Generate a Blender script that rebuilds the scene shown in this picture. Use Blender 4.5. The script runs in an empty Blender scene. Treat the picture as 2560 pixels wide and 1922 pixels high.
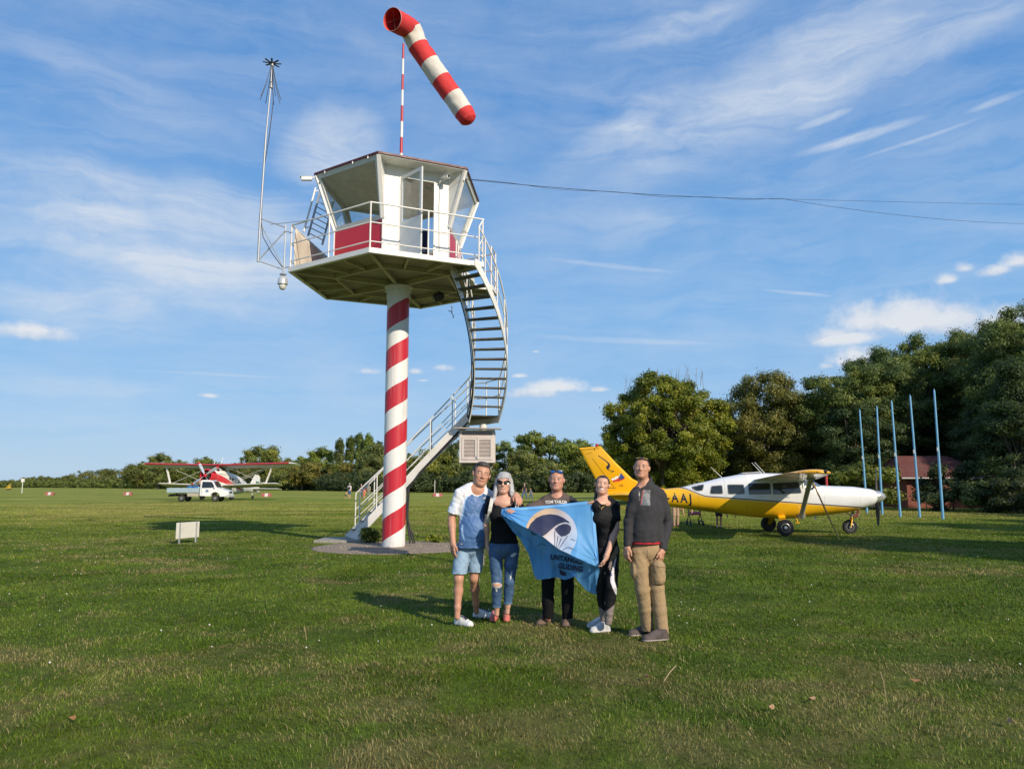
import bpy, bmesh, math, random
import numpy as np
from mathutils import Vector, Matrix, noise as mnoise
from mathutils.bvhtree import BVHTree

R = math.radians
PI = math.pi
SC = bpy.context.scene
COL = SC.collection

# ------------------------------------------------------------------ camera
CAM_H, FPX, HOR = 1.53, 1920.0, 1214.0
PITCH = math.atan((HOR - 961) / FPX)
cd = bpy.data.cameras.new("Camera")
cam = bpy.data.objects.new("Camera", cd)
COL.objects.link(cam)
cam.location = (0, 0, CAM_H)
cam.rotation_euler = (PI / 2 + PITCH, 0, 0)
cd.sensor_width = 36.0
cd.lens = 36.0 * FPX / 2560.0
cd.clip_start = 0.05
cd.clip_end = 6000
SC.camera = cam

# ------------------------------------------------------------------ light
SUN_EL, SUN_DIR = R(30.0), Vector((0.61, -0.79, 0)).normalized()
SKY_STRENGTH = 0.1
sun_vec = Vector((SUN_DIR.x * math.cos(SUN_EL), SUN_DIR.y * math.cos(SUN_EL), math.sin(SUN_EL)))
sd = bpy.data.lights.new("Sun", 'SUN')
sun = bpy.data.objects.new("Sun", sd)
COL.objects.link(sun)
sd.energy = 4.7
sd.angle = R(0.53)
sd.color = (1.0, 0.87, 0.69)
sun.rotation_euler = sun_vec.to_track_quat('Z', 'Y').to_euler()
sun.location = (30, -30, 40)
SC.view_settings.view_transform = 'Standard'
SC.view_settings.look = 'None'
SC.view_settings.exposure = 0.0
SC.view_settings.gamma = 1.0


# survey helpers: a sighting (in photo pixels) and a distance give a point on the airfield
def sight(u, v):
    xc, yc = (u - 1280) / FPX, (961 - v) / FPX
    return Vector((xc, math.cos(PITCH) - yc * math.sin(PITCH), math.sin(PITCH) + yc * math.cos(PITCH)))


def at(u, v, D):
    d = sight(u, v)
    return d * (D / d.y) + Vector((0, 0, CAM_H))


def ground_at(u, v):
    d = sight(u, v)
    return d * (-CAM_H / d.z) + Vector((0, 0, CAM_H))


# ------------------------------------------------------------------ node helper
class NT:
    def __init__(s, tree):
        s.t = tree
        s.n = tree.nodes
        s.l = tree.links

    def node(s, typ, ins=None, **kw):
        n = s.n.new(typ)
        for k, v in kw.items():
            setattr(n, k, v)
        for k, v in (ins or {}).items():
            if isinstance(v, bpy.types.NodeSocket):
                s.l.new(v, n.inputs[k])
            else:
                n.inputs[k].default_value = v
        return n

    def math(s, op, a, b=0.0, c=0.0, clamp=False):
        return s.node('ShaderNodeMath', {0: a, 1: b, 2: c}, operation=op, use_clamp=clamp).outputs[0]

    def mix(s, f, a, b, mode='MIX'):
        n = s.node('ShaderNodeMix', data_type='RGBA', blend_type=mode)
        for i, v in ((0, f), (6, a), (7, b)):
            if isinstance(v, bpy.types.NodeSocket):
                s.l.new(v, n.inputs[i])
            else:
                n.inputs[i].default_value = v if i == 0 else (tuple(v) + (1,))[:4]
        return n.outputs[2]

    def ramp(s, f, stops, interp='LINEAR'):
        n = s.node('ShaderNodeValToRGB', {0: f})
        cr = n.color_ramp
        cr.interpolation = interp
        while len(cr.elements) < len(stops):
            cr.elements.new(0.5)
        for e, (p, c) in zip(cr.elements, stops):
            e.position = p
            e.color = (tuple(c) + (1,))[:4] if hasattr(c, '__len__') else (c, c, c, 1)
        return n.outputs[0]

    def noise(s, vec, scale, detail=4, rough=0.55, dist=0.0, out=0):
        return s.node('ShaderNodeTexNoise', {'Vector': vec, 'Scale': scale, 'Detail': detail, 'Roughness': rough,
                                             'Distortion': dist}).outputs[out]

    def maprange(s, v, a, b, c=0.0, d=1.0, smooth=False):
        return s.node('ShaderNodeMapRange', {0: v, 1: a, 2: b, 3: c, 4: d},
                      interpolation_type='SMOOTHSTEP' if smooth else 'LINEAR').outputs[0]


# ------------------------------------------------------------------ world
W = bpy.data.worlds.new("World")
SC.world = W
W.use_nodes = True
W.node_tree.nodes.clear()
w = NT(W.node_tree)
wout = w.node('ShaderNodeOutputWorld')
bg = w.node('ShaderNodeBackground')
bg.inputs[1].default_value = SKY_STRENGTH
w.l.new(bg.outputs[0], wout.inputs[0])
sky = w.node('ShaderNodeTexSky', sky_type='NISHITA')
sky.sun_disc = False
sky.sun_elevation = SUN_EL
sky.sun_rotation = math.atan2(SUN_DIR.x, SUN_DIR.y)
sky.air_density = 1.0
sky.dust_density = 0.6
sky.ozone_density = 2.0
skyc = w.node('ShaderNodeHueSaturation', {'Hue': 0.5, 'Saturation': 0.95, 'Value': 1.3, 'Color': sky.outputs[0]}).outputs[0]
gen = w.node('ShaderNodeTexCoord').outputs['Generated']
sx = w.node('ShaderNodeSeparateXYZ', {0: gen})
clear = w.ramp(w.maprange(sx.outputs[2], 0.0, 0.8), [(0.0, (4.3, 6.1, 8.0)), (0.10, (3.05, 5.4, 8.3)), (0.28, (1.75, 4.35, 8.1)), (0.55, (1.05, 3.1, 6.9)), (1.0, (.8, 2.4, 5.7))])
skyc = w.mix(0.9, skyc, clear)       # autumn air: bluer towards the horizon than the plain sky model
azn = w.math('ARCTAN2', sx.outputs[0], sx.outputs[1])
eln = w.math('ARCSINE', sx.outputs[2])
ae = w.node('ShaderNodeCombineXYZ', {0: azn, 1: eln, 2: 0.0}).outputs[0]


def azel(u, v):
    d = sight(u, v).normalized()
    return math.atan2(d.x, d.y), math.asin(d.z)


def ell(vec, az, el, ra, re, rot=0.0):
    m = w.node('ShaderNodeMapping', {'Vector': vec, 'Location': (az, el, 0), 'Rotation': (0, 0, rot), 'Scale': (ra, re, 1)},
               vector_type='TEXTURE').outputs[0]
    return m


PXR = 1 / 2050.0     # radians per photo pixel, roughly
wob = w.noise(ae, 5.0, 5, 0.6, 0.0, 1)
wv = w.node('ShaderNodeVectorMath', {0: wob, 1: (0.5, 0.5, 0.5)}, operation='SUBTRACT').outputs[0]
wv = w.node('ShaderNodeVectorMath', {0: wv, 3: 0.07}, operation='SCALE').outputs[0]
aew = w.node('ShaderNodeVectorMath', {0: ae, 1: wv}, operation='ADD').outputs[0]
cov = None
cirrus = [  # centre u,v, half-length, half-width, tilt (deg, + = rising to the right), strength, wobble
    (1950, 215, 950, 190, 17, .66, 1), (1560, 330, 420, 110, 24, .6, 1), (2350, 110, 420, 120, 15, .5, 1),
    (430, 620, 620, 250, -8, .95, 1), (250, 740, 460, 180, 0, .6, 1), (830, 370, 230, 170, 25, .9, 1), (640, 560, 420, 150, -15, .7, 1), (60, 560, 260, 160, 0, .5, 1),
    (330, 220, 520, 90, -14, .42, 1), (1720, 45, 420, 60, 8, .6, 1), (1500, 560, 560, 150, -4, .38, 1),
    (2050, 300, 130, 18, 9, .8, .3), (2150, 342, 230, 21, 6, .85, .3), (2290, 352, 260, 9, 8, .5, .2),
    (2490, 257, 110, 14, 8, .6, .3), (1530, 665, 330, 13, -8, .45, .25), (1990, 732, 150, 8, -10, .6, .15),
    (1560, 852, 420, 16, -4, .5, .2), (1700, 800, 560, 40, -7, .25, .5), (300, 480, 460, 30, -7, .65, .4),
    (120, 572, 170, 10, -3, .45, .3), (520, 935, 420, 8, 0, .4, .2), (180, 960, 420, 46, 0, .45, .7),
    (2150, 560, 500, 120, -3, .2, 1), (780, 760, 420, 120, -6, .35, 1), (1000, 60, 600, 120, -10, .22, 1),
]
for (u, v, ru, rv, tilt, st, wb) in cirrus:
    a, e = azel(u, v)
    src = aew if wb >= 1 else w.node('ShaderNodeVectorMath', {0: ae, 1: w.node('ShaderNodeVectorMath', {0: wv, 3: wb * .5}, operation='SCALE').outputs[0]}, operation='ADD').outputs[0]
    ln = w.node('ShaderNodeVectorMath', {0: ell(src, a, e, ru * PXR, rv * PXR, R(tilt))}, operation='LENGTH').outputs['Value']
    k = w.maprange(ln, 1.0, 0.15, 0.0, st, True)
    cov = k if cov is None else w.math('MAXIMUM', cov, k)


# fibrous texture: noise stretched along two wind directions
def fibre(rot, sc_long, sc_short, detail):
    m = w.node('ShaderNodeMapping', {'Vector': aew, 'Rotation': (0, 0, R(rot)), 'Scale': (sc_long, sc_short, 1)}).outputs[0]
    return w.noise(m, 1.0, detail, 0.62, 0.6)


f1 = fibre(-20, 5, 30, 8)
f2 = fibre(12, 4, 26, 8)
f3 = w.noise(aew, 9, 8, 0.6, 0.3)
right = w.maprange(azn, -0.2, 0.15, 0, 1, True)
fb = w.node('ShaderNodeMix', {0: right, 2: f2, 3: f1}).outputs[0]
fb = w.math('ADD', w.math('MULTIPLY', fb, 0.7), w.math('MULTIPLY', f3, 0.3))
tex = w.maprange(fb, 0.34, 0.64, 0.22, 1.35)
base = w.maprange(fb, 0.38, 0.72, 0.04, 0.40)
cir = w.math('MULTIPLY', cov, tex)
cir = w.math('MAXIMUM', cir, base)
cir = w.math('MULTIPLY', cir, w.maprange(eln, -0.02, 0.10, 0.25, 1.0), clamp=True)
cloud_white = (6.7, 7.4, 8.4)
col = w.mix(w.math('MULTIPLY', cir, 0.92), skyc, cloud_white)
# small fair-weather cumulus
cum = [(85, 836, 92, 36), (40, 830, 50, 20), (2180, 810, 130, 70), (2270, 800, 130, 84), (2390, 812, 130, 66), (2110, 845, 110, 46), (2480, 812, 110, 52),
       (2375, 700, 44, 30), (2412, 672, 40, 30), (2490, 680, 70, 28), (2545, 655, 60, 46), (2070, 916, 34, 20), (2140, 900, 90, 44), (2065, 952, 56, 22), (2130, 960, 60, 22),
       (1110, 922, 44, 20), (1385, 970, 100, 32), (1330, 985, 90, 26), (1500, 975, 48, 18), (1300, 940, 40, 14), (1040, 930, 34, 18), (925, 930, 44, 18), (1060, 952, 24, 9), (520, 990, 46, 12), (1340, 880, 18, 8)]
cn = w.noise(ae, 34, 7, 0.62)
cn2 = w.noise(ae, 12, 3, 0.5)
dens, shade = None, None
for (u, v, ru, rv) in cum:
    a, e = azel(u, v)
    m = ell(ae, a, e, ru * 1.0 * PXR, rv * 0.95 * PXR)
    s = w.node('ShaderNodeSeparateXYZ', {0: m})
    yy = w.math('MULTIPLY', s.outputs[1], w.maprange(s.outputs[1], -0.02, 0.02, 1.9, 1.0))     # flat base
    ln = w.math('SQRT', w.math('ADD', w.math('MULTIPLY', s.outputs[0], s.outputs[0]), w.math('MULTIPLY', yy, yy)))
    k = w.math('SUBTRACT', 1.0 if ru > 75 else .72, ln)
    sh = w.math('MULTIPLY', w.math('ADD', s.outputs[1], 0.5), w.math('GREATER_THAN', k, -0.6))
    dens = k if dens is None else w.math('MAXIMUM', dens, k)
    shade = sh if shade is None else w.math('MAXIMUM', shade, sh)
dens = w.math('ADD', dens, w.math('MULTIPLY', w.math('SUBTRACT', cn, 0.5), 1.25))
mask = w.maprange(dens, -0.05, 0.75, 0, 0.72, True)
sh = w.math('ADD', shade, w.math('MULTIPLY', w.math('SUBTRACT', cn, 0.5), 2.2))
ccol = w.ramp(w.maprange(sh, -0.1, 1.0), [(0.0, (4.9, 6.0, 7.7)), (0.5, (6.8, 7.2, 8.0)), (1.0, (9.2, 8.9, 8.6))])
col = w.mix(mask, col, ccol)
w.l.new(col, bg.inputs[0])

# ------------------------------------------------------------------ materials
MATS = {}


def M(name, col, rough=0.6, metal=0.0, var=0.12, scale=6.0, bump=0.0, bscale=40.0, spec=0.5, dirt=None, dirt_amt=0.0, coat=0.0, trans=0.0):
    """painted / cloth / plain surface with a little procedural unevenness"""
    if name in MATS:
        return MATS[name]
    m = bpy.data.materials.new(name)
    m.use_nodes = True
    t = NT(m.node_tree)
    b = t.n['Principled BSDF']
    co = t.node('ShaderNodeTexCoord').outputs['Object']
    n1 = t.noise(co, scale, 5, 0.6)
    c = t.mix(t.maprange(n1, 0.3, 0.7), tuple(x * (1 - var) for x in col), tuple(min(x * (1 + var), 1.0) for x in col))
    if dirt is not None:
        n2 = t.noise(co, scale * 0.6, 8, 0.7)
        c = t.mix(t.math('MULTIPLY', t.maprange(n2, 0.5, 0.72), dirt_amt), c, dirt)
    t.l.new(c, b.inputs['Base Color'])
    t.l.new(t.maprange(n1, 0.3, 0.7, max(rough - 0.07, 0.02), min(rough + 0.07, 1)), b.inputs['Roughness'])
    b.inputs['Metallic'].default_value = metal
    b.inputs['Specular IOR Level'].default_value = spec
    b.inputs['Coat Weight'].default_value = coat
    if trans:
        b.inputs['Subsurface Weight'].default_value = trans
        b.inputs['Subsurface Radius'].default_value = (0.012, 0.005, 0.003)
    if bump:
        bn = t.node('ShaderNodeBump', {'Strength': bump, 'Distance': 0.01, 'Height': t.noise(co, bscale, 4, 0.6)})
        t.l.new(bn.outputs[0], b.inputs['Normal'])
    MATS[name] = m
    return m


def glass_mat(name, tint=(0.8, 0.9, 0.95), clear=0.8, rough=0.03):
    if name in MATS:
        return MATS[name]
    m = bpy.data.materials.new(name)
    m.use_nodes = True
    t = NT(m.node_tree)
    t.n.clear()
    o = t.node('ShaderNodeOutputMaterial')
    tr = t.node('ShaderNodeBsdfTransparent', {0: tint + (1,)})
    gl = t.node('ShaderNodeBsdfGlossy', {'Color': (1, 1, 1, 1), 'Roughness': rough})
    bf = t.node('ShaderNodeNewGeometry').outputs['Backfacing']
    fr = t.node('ShaderNodeFresnel', {0: t.maprange(bf, 0, 1, 1.5, 1 / 1.5)})
    df = t.node('ShaderNodeBsdfDiffuse', {0: (0.08, 0.1, 0.11, 1)})
    co = t.node('ShaderNodeTexCoord').outputs['Object']
    mx0 = t.node('ShaderNodeMixShader', {0: t.maprange(t.noise(co, 3, 4), 0.3, 0.7, 1 - clear - .03, 1 - clear + .03), 1: tr.outputs[0], 2: df.outputs[0]})
    mx = t.node('ShaderNodeMixShader', {0: fr.outputs[0], 1: mx0.outputs[0], 2: gl.outputs[0]})
    t.l.new(mx.outputs[0], o.inputs[0])
    MATS[name] = m
    return m


# ------------------------------------------------------------------ mesh helpers
class MB:
    def __init__(s):
        s.v, s.f, s.m = [], [], []

    def add(s, vs, fs, mi=0):
        o = len(s.v)
        s.v += [tuple(v) for v in vs]
        s.f += [tuple(i + o for i in f) for f in fs]
        s.m += [mi] * len(fs)
        return s

    def box(s, lo, hi, mi=0, mat=None):
        x0, y0, z0 = lo
        x1, y1, z1 = hi
        vs = [(x0, y0, z0), (x1, y0, z0), (x1, y1, z0), (x0, y1, z0), (x0, y0, z1), (x1, y0, z1), (x1, y1, z1), (x0, y1, z1)]
        if mat is not None:
            vs = [mat @ Vector(v) for v in vs]
        return s.add(vs, [(0, 3, 2, 1), (4, 5, 6, 7), (0, 1, 5, 4), (1, 2, 6, 5), (2, 3, 7, 6), (3, 0, 4, 7)], mi)

    def beam(s, a, b, wd, ht, up=(0, 0, 1), mi=0):
        a, b, up = Vector(a), Vector(b), Vector(up)
        d = (b - a).normalized()
        x = d.cross(up).normalized() * wd / 2
        y = x.cross(d).normalized() * ht / 2
        vs = [a - x - y, a + x - y, a + x + y, a - x + y, b - x - y, b + x - y, b + x + y, b - x + y]
        return s.add(vs, [(0, 3, 2, 1), (4, 5, 6, 7), (0, 1, 5, 4), (1, 2, 6, 5), (2, 3, 7, 6), (3, 0, 4, 7)][::1], mi)

    def loft(s, rings, cap0=True, cap1=True, mi=0, closed=False):
        n = len(rings[0])
        vs = [v for r in rings for v in r]
        fs = []
        k = len(rings)
        for i in range(k if closed else k - 1):
            for j in range(n):
                a, b = i * n + j, i * n + (j + 1) % n
                c, d = ((i + 1) % k) * n + (j + 1) % n, ((i + 1) % k) * n + j
                fs.append((a, b, c, d))
        if not closed:
            if cap0:
                fs.append(tuple(range(n - 1, -1, -1)))
            if cap1:
                fs.append(tuple((k - 1) * n + j for j in range(n)))
        return s.add(vs, fs, mi)

    def tube(s, pts, r, n=8, mi=0, caps=True):
        pts = [Vector(p) for p in pts]
        rs = r if hasattr(r, '__len__') else [r] * len(pts)
        ref = None
        rings = []
        for i, p in enumerate(pts):
            d = (pts[min(i + 1, len(pts) - 1)] - pts[max(i - 1, 0)]).normalized()
            if ref is None:
                ref = d.cross(Vector((0, 0, 1)) if abs(d.z) < 0.9 else Vector((1, 0, 0))).normalized()
            ref = (ref - d * ref.dot(d)).normalized()
            y = d.cross(ref)
            rings.append([p + (ref * math.cos(t) + y * math.sin(t)) * rs[i] for t in [2 * PI * j / n for j in range(n)]])
        return s.loft(rings, caps, caps, mi)

    def lathe(s, prof, c=(0, 0, 0), n=24, mi=0, axis=None):
        """prof: (radius, height) pairs; axis: matrix"""
        rings = []
        for r, z in prof:
            ring = [Vector((max(r, 1e-4) * math.cos(2 * PI * j / n), max(r, 1e-4) * math.sin(2 * PI * j / n), z)) for j in range(n)]
            if axis is not None:
                ring = [axis @ v for v in ring]
            rings.append([v + Vector(c) for v in ring])
        return s.loft(rings, True, True, mi)

    def grid(s, rows, mi=0):
        n = len(rows[0])
        vs = [v for r in rows for v in r]
        fs = [(i * n + j, i * n + j + 1, (i + 1) * n + j + 1, (i + 1) * n + j) for i in range(len(rows) - 1) for j in range(n - 1)]
        return s.add(vs, fs, mi)

    def prism(s, poly, off, mi=0):
        """poly: 3d outline, extruded by off"""
        n = len(poly)
        off = Vector(off)
        vs = [Vector(p) for p in poly] + [Vector(p) + off for p in poly]
        fs = [tuple(range(n)), tuple(range(2 * n - 1, n - 1, -1))] + [((i + 1) % n, i, n + i, n + (i + 1) % n) for i in range(n)]
        return s.add(vs, fs, mi)


def new_mesh(name, v, f, mats, midx=None, smooth=None):
    me = bpy.data.meshes.new(name)
    me.from_pydata([tuple(x) for x in v], [], f)
    for m in mats:
        me.materials.append(m)
    if midx is not None and len(mats) > 1:
        me.polygons.foreach_set('material_index', np.array(midx, dtype=np.int32))
    me.update()
    return me


def fix_normals(me):
    bm = bmesh.new()
    bm.from_mesh(me)
    bmesh.ops.recalc_face_normals(bm, faces=bm.faces)
    bm.to_mesh(me)
    bm.free()


def tag(o, label=None, cat=None, group=None, kind=None):
    if label:
        o['label'] = label
    if cat:
        o['category'] = cat
    if group:
        o['group'] = group
    if kind:
        o['kind'] = kind
    return o


def root_loc(p):
    v = Vector((0, 0, 0))
    while p is not None:
        v += Vector(p.location)
        p = p.parent
    return v


def put(name, me, parent=None, local=False):
    o = bpy.data.objects.new(name, me)
    COL.objects.link(o)
    if parent is not None:
        o.parent = parent
        if not local:
            L = root_loc(parent)
            me.transform(Matrix.Translation(-L))
    return o


def obj(name, mb, mats, parent=None, smooth=None, bevel=0.0, local=False, origin=None):
    """link a mesh builder as ONE object; world coordinates unless local; smooth = crease angle in degrees"""
    if not isinstance(mats, (list, tuple)):
        mats = [mats]
    me = new_mesh(name, mb.v, mb.f, mats, mb.m)
    fix_normals(me)
    if smooth is not None:
        me.polygons.foreach_set('use_smooth', np.ones(len(me.polygons), dtype=bool))
        if smooth < 180:
            me.set_sharp_from_angle(angle=R(smooth))
    o = put(name, me, parent, local)
    if parent is None and origin is not None:
        me.transform(Matrix.Translation(-Vector(origin)))
        o.location = origin
    if bevel:
        bv = o.modifiers.new('bevel', 'BEVEL')
        bv.width = bevel
        bv.segments = 2
        bv.limit_method = 'ANGLE'
        bv.angle_limit = R(40)
    return o


def thing(name, label, cat, loc=(0, 0, 0), rz=0.0, group=None):
    o = bpy.data.objects.new(name, None)
    o.empty_display_size = 0.2
    COL.objects.link(o)
    o.location = loc
    o.rotation_euler = (0, 0, rz)
    return tag(o, label, cat, group)


def text_mesh(body, size, extrude=0.0, spacing=1.0, shear=0.0, offset=0.0):
    cu = bpy.data.curves.new('txt', 'FONT')
    cu.body = body
    cu.size = size
    cu.extrude = extrude
    cu.space_character = spacing
    cu.shear = shear
    cu.offset = offset
    cu.align_x = 'CENTER'
    cu.align_y = 'CENTER'
    cu.resolution_u = 3
    o = bpy.data.objects.new('txt', cu)
    COL.objects.link(o)
    dg = bpy.context.evaluated_depsgraph_get()
    me = bpy.data.meshes.new_from_object(o.evaluated_get(dg))
    bpy.data.objects.remove(o)
    bpy.data.curves.remove(cu)
    return me


def text_mb(body, size, fn, mi=0, sx=1.0, cuts=0, **kw):
    """lettering mapped onto a surface by fn(x, y) -> point"""
    me = text_mesh(body, size, **kw)
    bm = bmesh.new()
    bm.from_mesh(me)
    bmesh.ops.triangulate(bm, faces=bm.faces)
    for _ in range(cuts):
        bmesh.ops.subdivide_edges(bm, edges=[e for e in bm.edges if e.calc_length() > size * .12], cuts=1)
        bmesh.ops.triangulate(bm, faces=bm.faces)
    vs = [fn(v.co.x * sx, v.co.y) for v in bm.verts]
    bm.verts.index_update()
    fs = [tuple(v.index for v in f.verts) for f in bm.faces]
    bm.free()
    bpy.data.meshes.remove(me)
    return MB().add(vs, fs, mi)


# ------------------------------------------------------------------ ground
DISC_C, DISC_R = Vector((-2.95, 19.6, 0)), 2.08


def lawn_colour(t, pos, blade=None):
    """green / dry patches of the airfield lawn, from world position"""
    p = t.node('ShaderNodeMapping', {'Vector': pos, 'Scale': (1, 1, 0)}).outputs[0]
    big = t.noise(p, 0.16, 4, 0.6, 0.3)
    mid = t.noise(p, 0.9, 5, 0.65, 0.5)
    fine = t.noise(p, 7.0, 4, 0.6)
    far = t.math('ADD', t.math('MULTIPLY', t.noise(p, 0.055, 3, 0.55), 0.45), t.math('ADD', t.math('MULTIPLY', t.noise(p, 0.30, 4, 0.6), 0.4), t.math('MULTIPLY', t.noise(t.node('ShaderNodeMapping', {'Vector': pos, 'Scale': (0.025, 0.12, 0)}).outputs[0], 1.0, 3, 0.6), 0.15)))
    s = t.node('ShaderNodeSeparateXYZ', {0: pos})
    farm = t.maprange(s.outputs[1], 14, 45, 0, 1, True)
    near = t.maprange(s.outputs[1], 4.5, 10.5, 1, 0, True)
    g = t.math('ADD', t.math('MULTIPLY', big, 0.40), t.math('ADD', t.math('MULTIPLY', mid, 0.46), t.math('MULTIPLY', fine, 0.14)))
    g = t.node('ShaderNodeMix', {0: farm, 2: g, 3: t.math('ADD', t.math('MULTIPLY', far, 0.75), t.math('MULTIPLY', mid, 0.25))}).outputs[0]
    green = t.ramp(t.maprange(t.noise(p, 0.55, 5, 0.6, 0.4), 0.34, 0.66), [(0, (0.062, 0.118, 0.007)), (0.5, (0.108, 0.178, 0.012)), (1, (0.170, 0.235, 0.022))])
    streak = t.noise(t.node('ShaderNodeMapping', {'Vector': pos, 'Scale': (0.05, 0.42, 0)}).outputs[0], 1.0, 4, 0.65)
    dryc = t.mix(mid, (0.190, 0.180, 0.055), (0.27, 0.225, 0.085))
    thr = t.math('ADD', t.math('MULTIPLY', near, 0.062), t.math('MULTIPLY', farm, 0.045))
    dry = t.maprange(t.math('ADD', g, thr), 0.50, 0.63, 0.0, 0.85, True)
    c = t.mix(dry, green, dryc)
    fargreen = t.mix(t.maprange(far, 0.40, 0.60), (0.165, 0.225, 0.024), (0.37, 0.345, 0.075))
    sk = t.maprange(streak, 0.32, 0.68, 0.66, 1.32)
    fargreen = t.mix(1.0, fargreen, t.node('ShaderNodeCombineColor', {0: sk, 1: sk, 2: sk}).outputs[0], 'MULTIPLY')
    tuf = t.maprange(t.math('ADD', t.math('MULTIPLY', t.noise(p, 3.2, 4, 0.7, 0.6), .6), t.math('MULTIPLY', t.noise(p, 11.0, 3, 0.6), .4)), 0.36, 0.64, 0.60, 1.16)
    c = t.mix(1.0, c, t.node('ShaderNodeCombineColor', {0: tuf, 1: tuf, 2: tuf}).outputs[0], 'MULTIPLY')
    return t.mix(t.math('MULTIPLY', farm, 0.8), c, fargreen), dry, farm


def ground_mat():
    m = bpy.data.materials.new('lawn_soil')
    m.use_nodes = True
    t = NT(m.node_tree)
    b = t.n['Principled BSDF']
    pos = t.node('ShaderNodeNewGeometry').outputs['Position']
    c, dry, farm = lawn_colour(t, pos)
    s = t.node('ShaderNodeSeparateXYZ', {0: pos})
    near = t.maprange(s.outputs[1], 9, 60, 0.62, 1.0, True)       # bare thatch shows between the modelled blades
    n = t.noise(pos, 60, 3, 0.7)
    mott = t.maprange(t.noise(t.node('ShaderNodeMapping', {'Vector': pos, 'Scale': (1, .35, 1)}).outputs[0], 9, 6, 0.75), 0.3, 0.7, 0.62, 1.3)
    c = t.mix(1.0, c, t.node('ShaderNodeCombineColor', {0: mott, 1: mott, 2: mott}).outputs[0], 'MULTIPLY')
    c = t.mix(near, t.mix(n, (0.056, 0.074, 0.015), (0.135, 0.132, 0.045)), c)
    t.l.new(c, b.inputs['Base Color'])
    b.inputs['Roughness'].default_value = 0.95
    b.inputs['Specular IOR Level'].default_value = 0.1
    bn = t.node('ShaderNodeBump', {'Strength': 0.9, 'Distance': 0.05, 'Height': t.noise(pos, 14, 6, 0.75)})
    t.l.new(bn.outputs[0], b.inputs['Normal'])
    return m


def make_ground():
    xs = [-2500, -900, -300, -100, -40, -12, 0, 12, 40, 100, 300, 900, 2500]
    ys = [-400, -100, -30, 0, 5, 10, 15, 20, 30, 45, 70, 110, 200, 400, 900, 2500]
    mb = MB().grid([[(x, y, 0) for x in xs] for y in ys])
    tag(obj('lawn', mb, ground_mat()), kind='structure')


make_ground()


def blade_mat():
    m = bpy.data.materials.new('grass_blade')
    m.use_nodes = True
    t = NT(m.node_tree)
    t.n.clear()
    o = t.node('ShaderNodeOutputMaterial')
    pos = t.node('ShaderNodeNewGeometry').outputs['Position']
    c, dry, farm = lawn_colour(t, pos)
    rnd = t.node('ShaderNodeAttribute', attribute_name='rnd').outputs['Fac']
    hgt = t.node('ShaderNodeAttribute', attribute_name='hgt').outputs['Fac']
    straw = t.math('GREATER_THAN', rnd, t.maprange(dry, 0.0, 0.85, 0.95, 0.50))
    c = t.mix(straw, c, t.mix(rnd, (0.16, 0.135, 0.045), (0.34, 0.28, 0.125)))
    v = t.maprange(t.math('FRACT', t.math('MULTIPLY', rnd, 7.31)), 0, 1, 0.72, 1.40)
    c = t.mix(1.0, c, t.node('ShaderNodeCombineColor', {0: v, 1: v, 2: v}).outputs[0], 'MULTIPLY')
    df = t.node('ShaderNodeBsdfPrincipled', {'Base Color': c, 'Roughness': 0.55, 'Specular IOR Level': 0.25})
    tl = t.node('ShaderNodeBsdfTranslucent', {'Color': t.mix(1.0, c, (0.9, 1.0, 0.5), 'MULTIPLY')})
    mx = t.node('ShaderNodeMixShader', {0: 0.3, 1: df.outputs[0], 2: tl.outputs[0]})
    t.l.new(mx.outputs[0], o.inputs[0])
    return m


def mesh_np(name, verts, loop_idx, loop_start, loop_total, mats, attrs=None, midx=None):
    me = bpy.data.meshes.new(name)
    me.vertices.add(len(verts))
    me.vertices.foreach_set('co', np.ascontiguousarray(verts, dtype=np.float32).ravel())
    me.loops.add(len(loop_idx))
    me.loops.foreach_set('vertex_index', np.ascontiguousarray(loop_idx, dtype=np.int32))
    me.polygons.add(len(loop_start))
    me.polygons.foreach_set('loop_start', np.ascontiguousarray(loop_start, dtype=np.int32))
    for m in mats:
        me.materials.append(m)
    if midx is not None:
        me.polygons.foreach_set('material_index', np.ascontiguousarray(midx, dtype=np.int32))
    for k, v in (attrs or {}).items():
        a = me.attributes.new(k, 'FLOAT', 'POINT')
        a.data.foreach_set('value', np.ascontiguousarray(v, dtype=np.float32))
    me.update(calc_edges=True)
    return me


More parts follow.
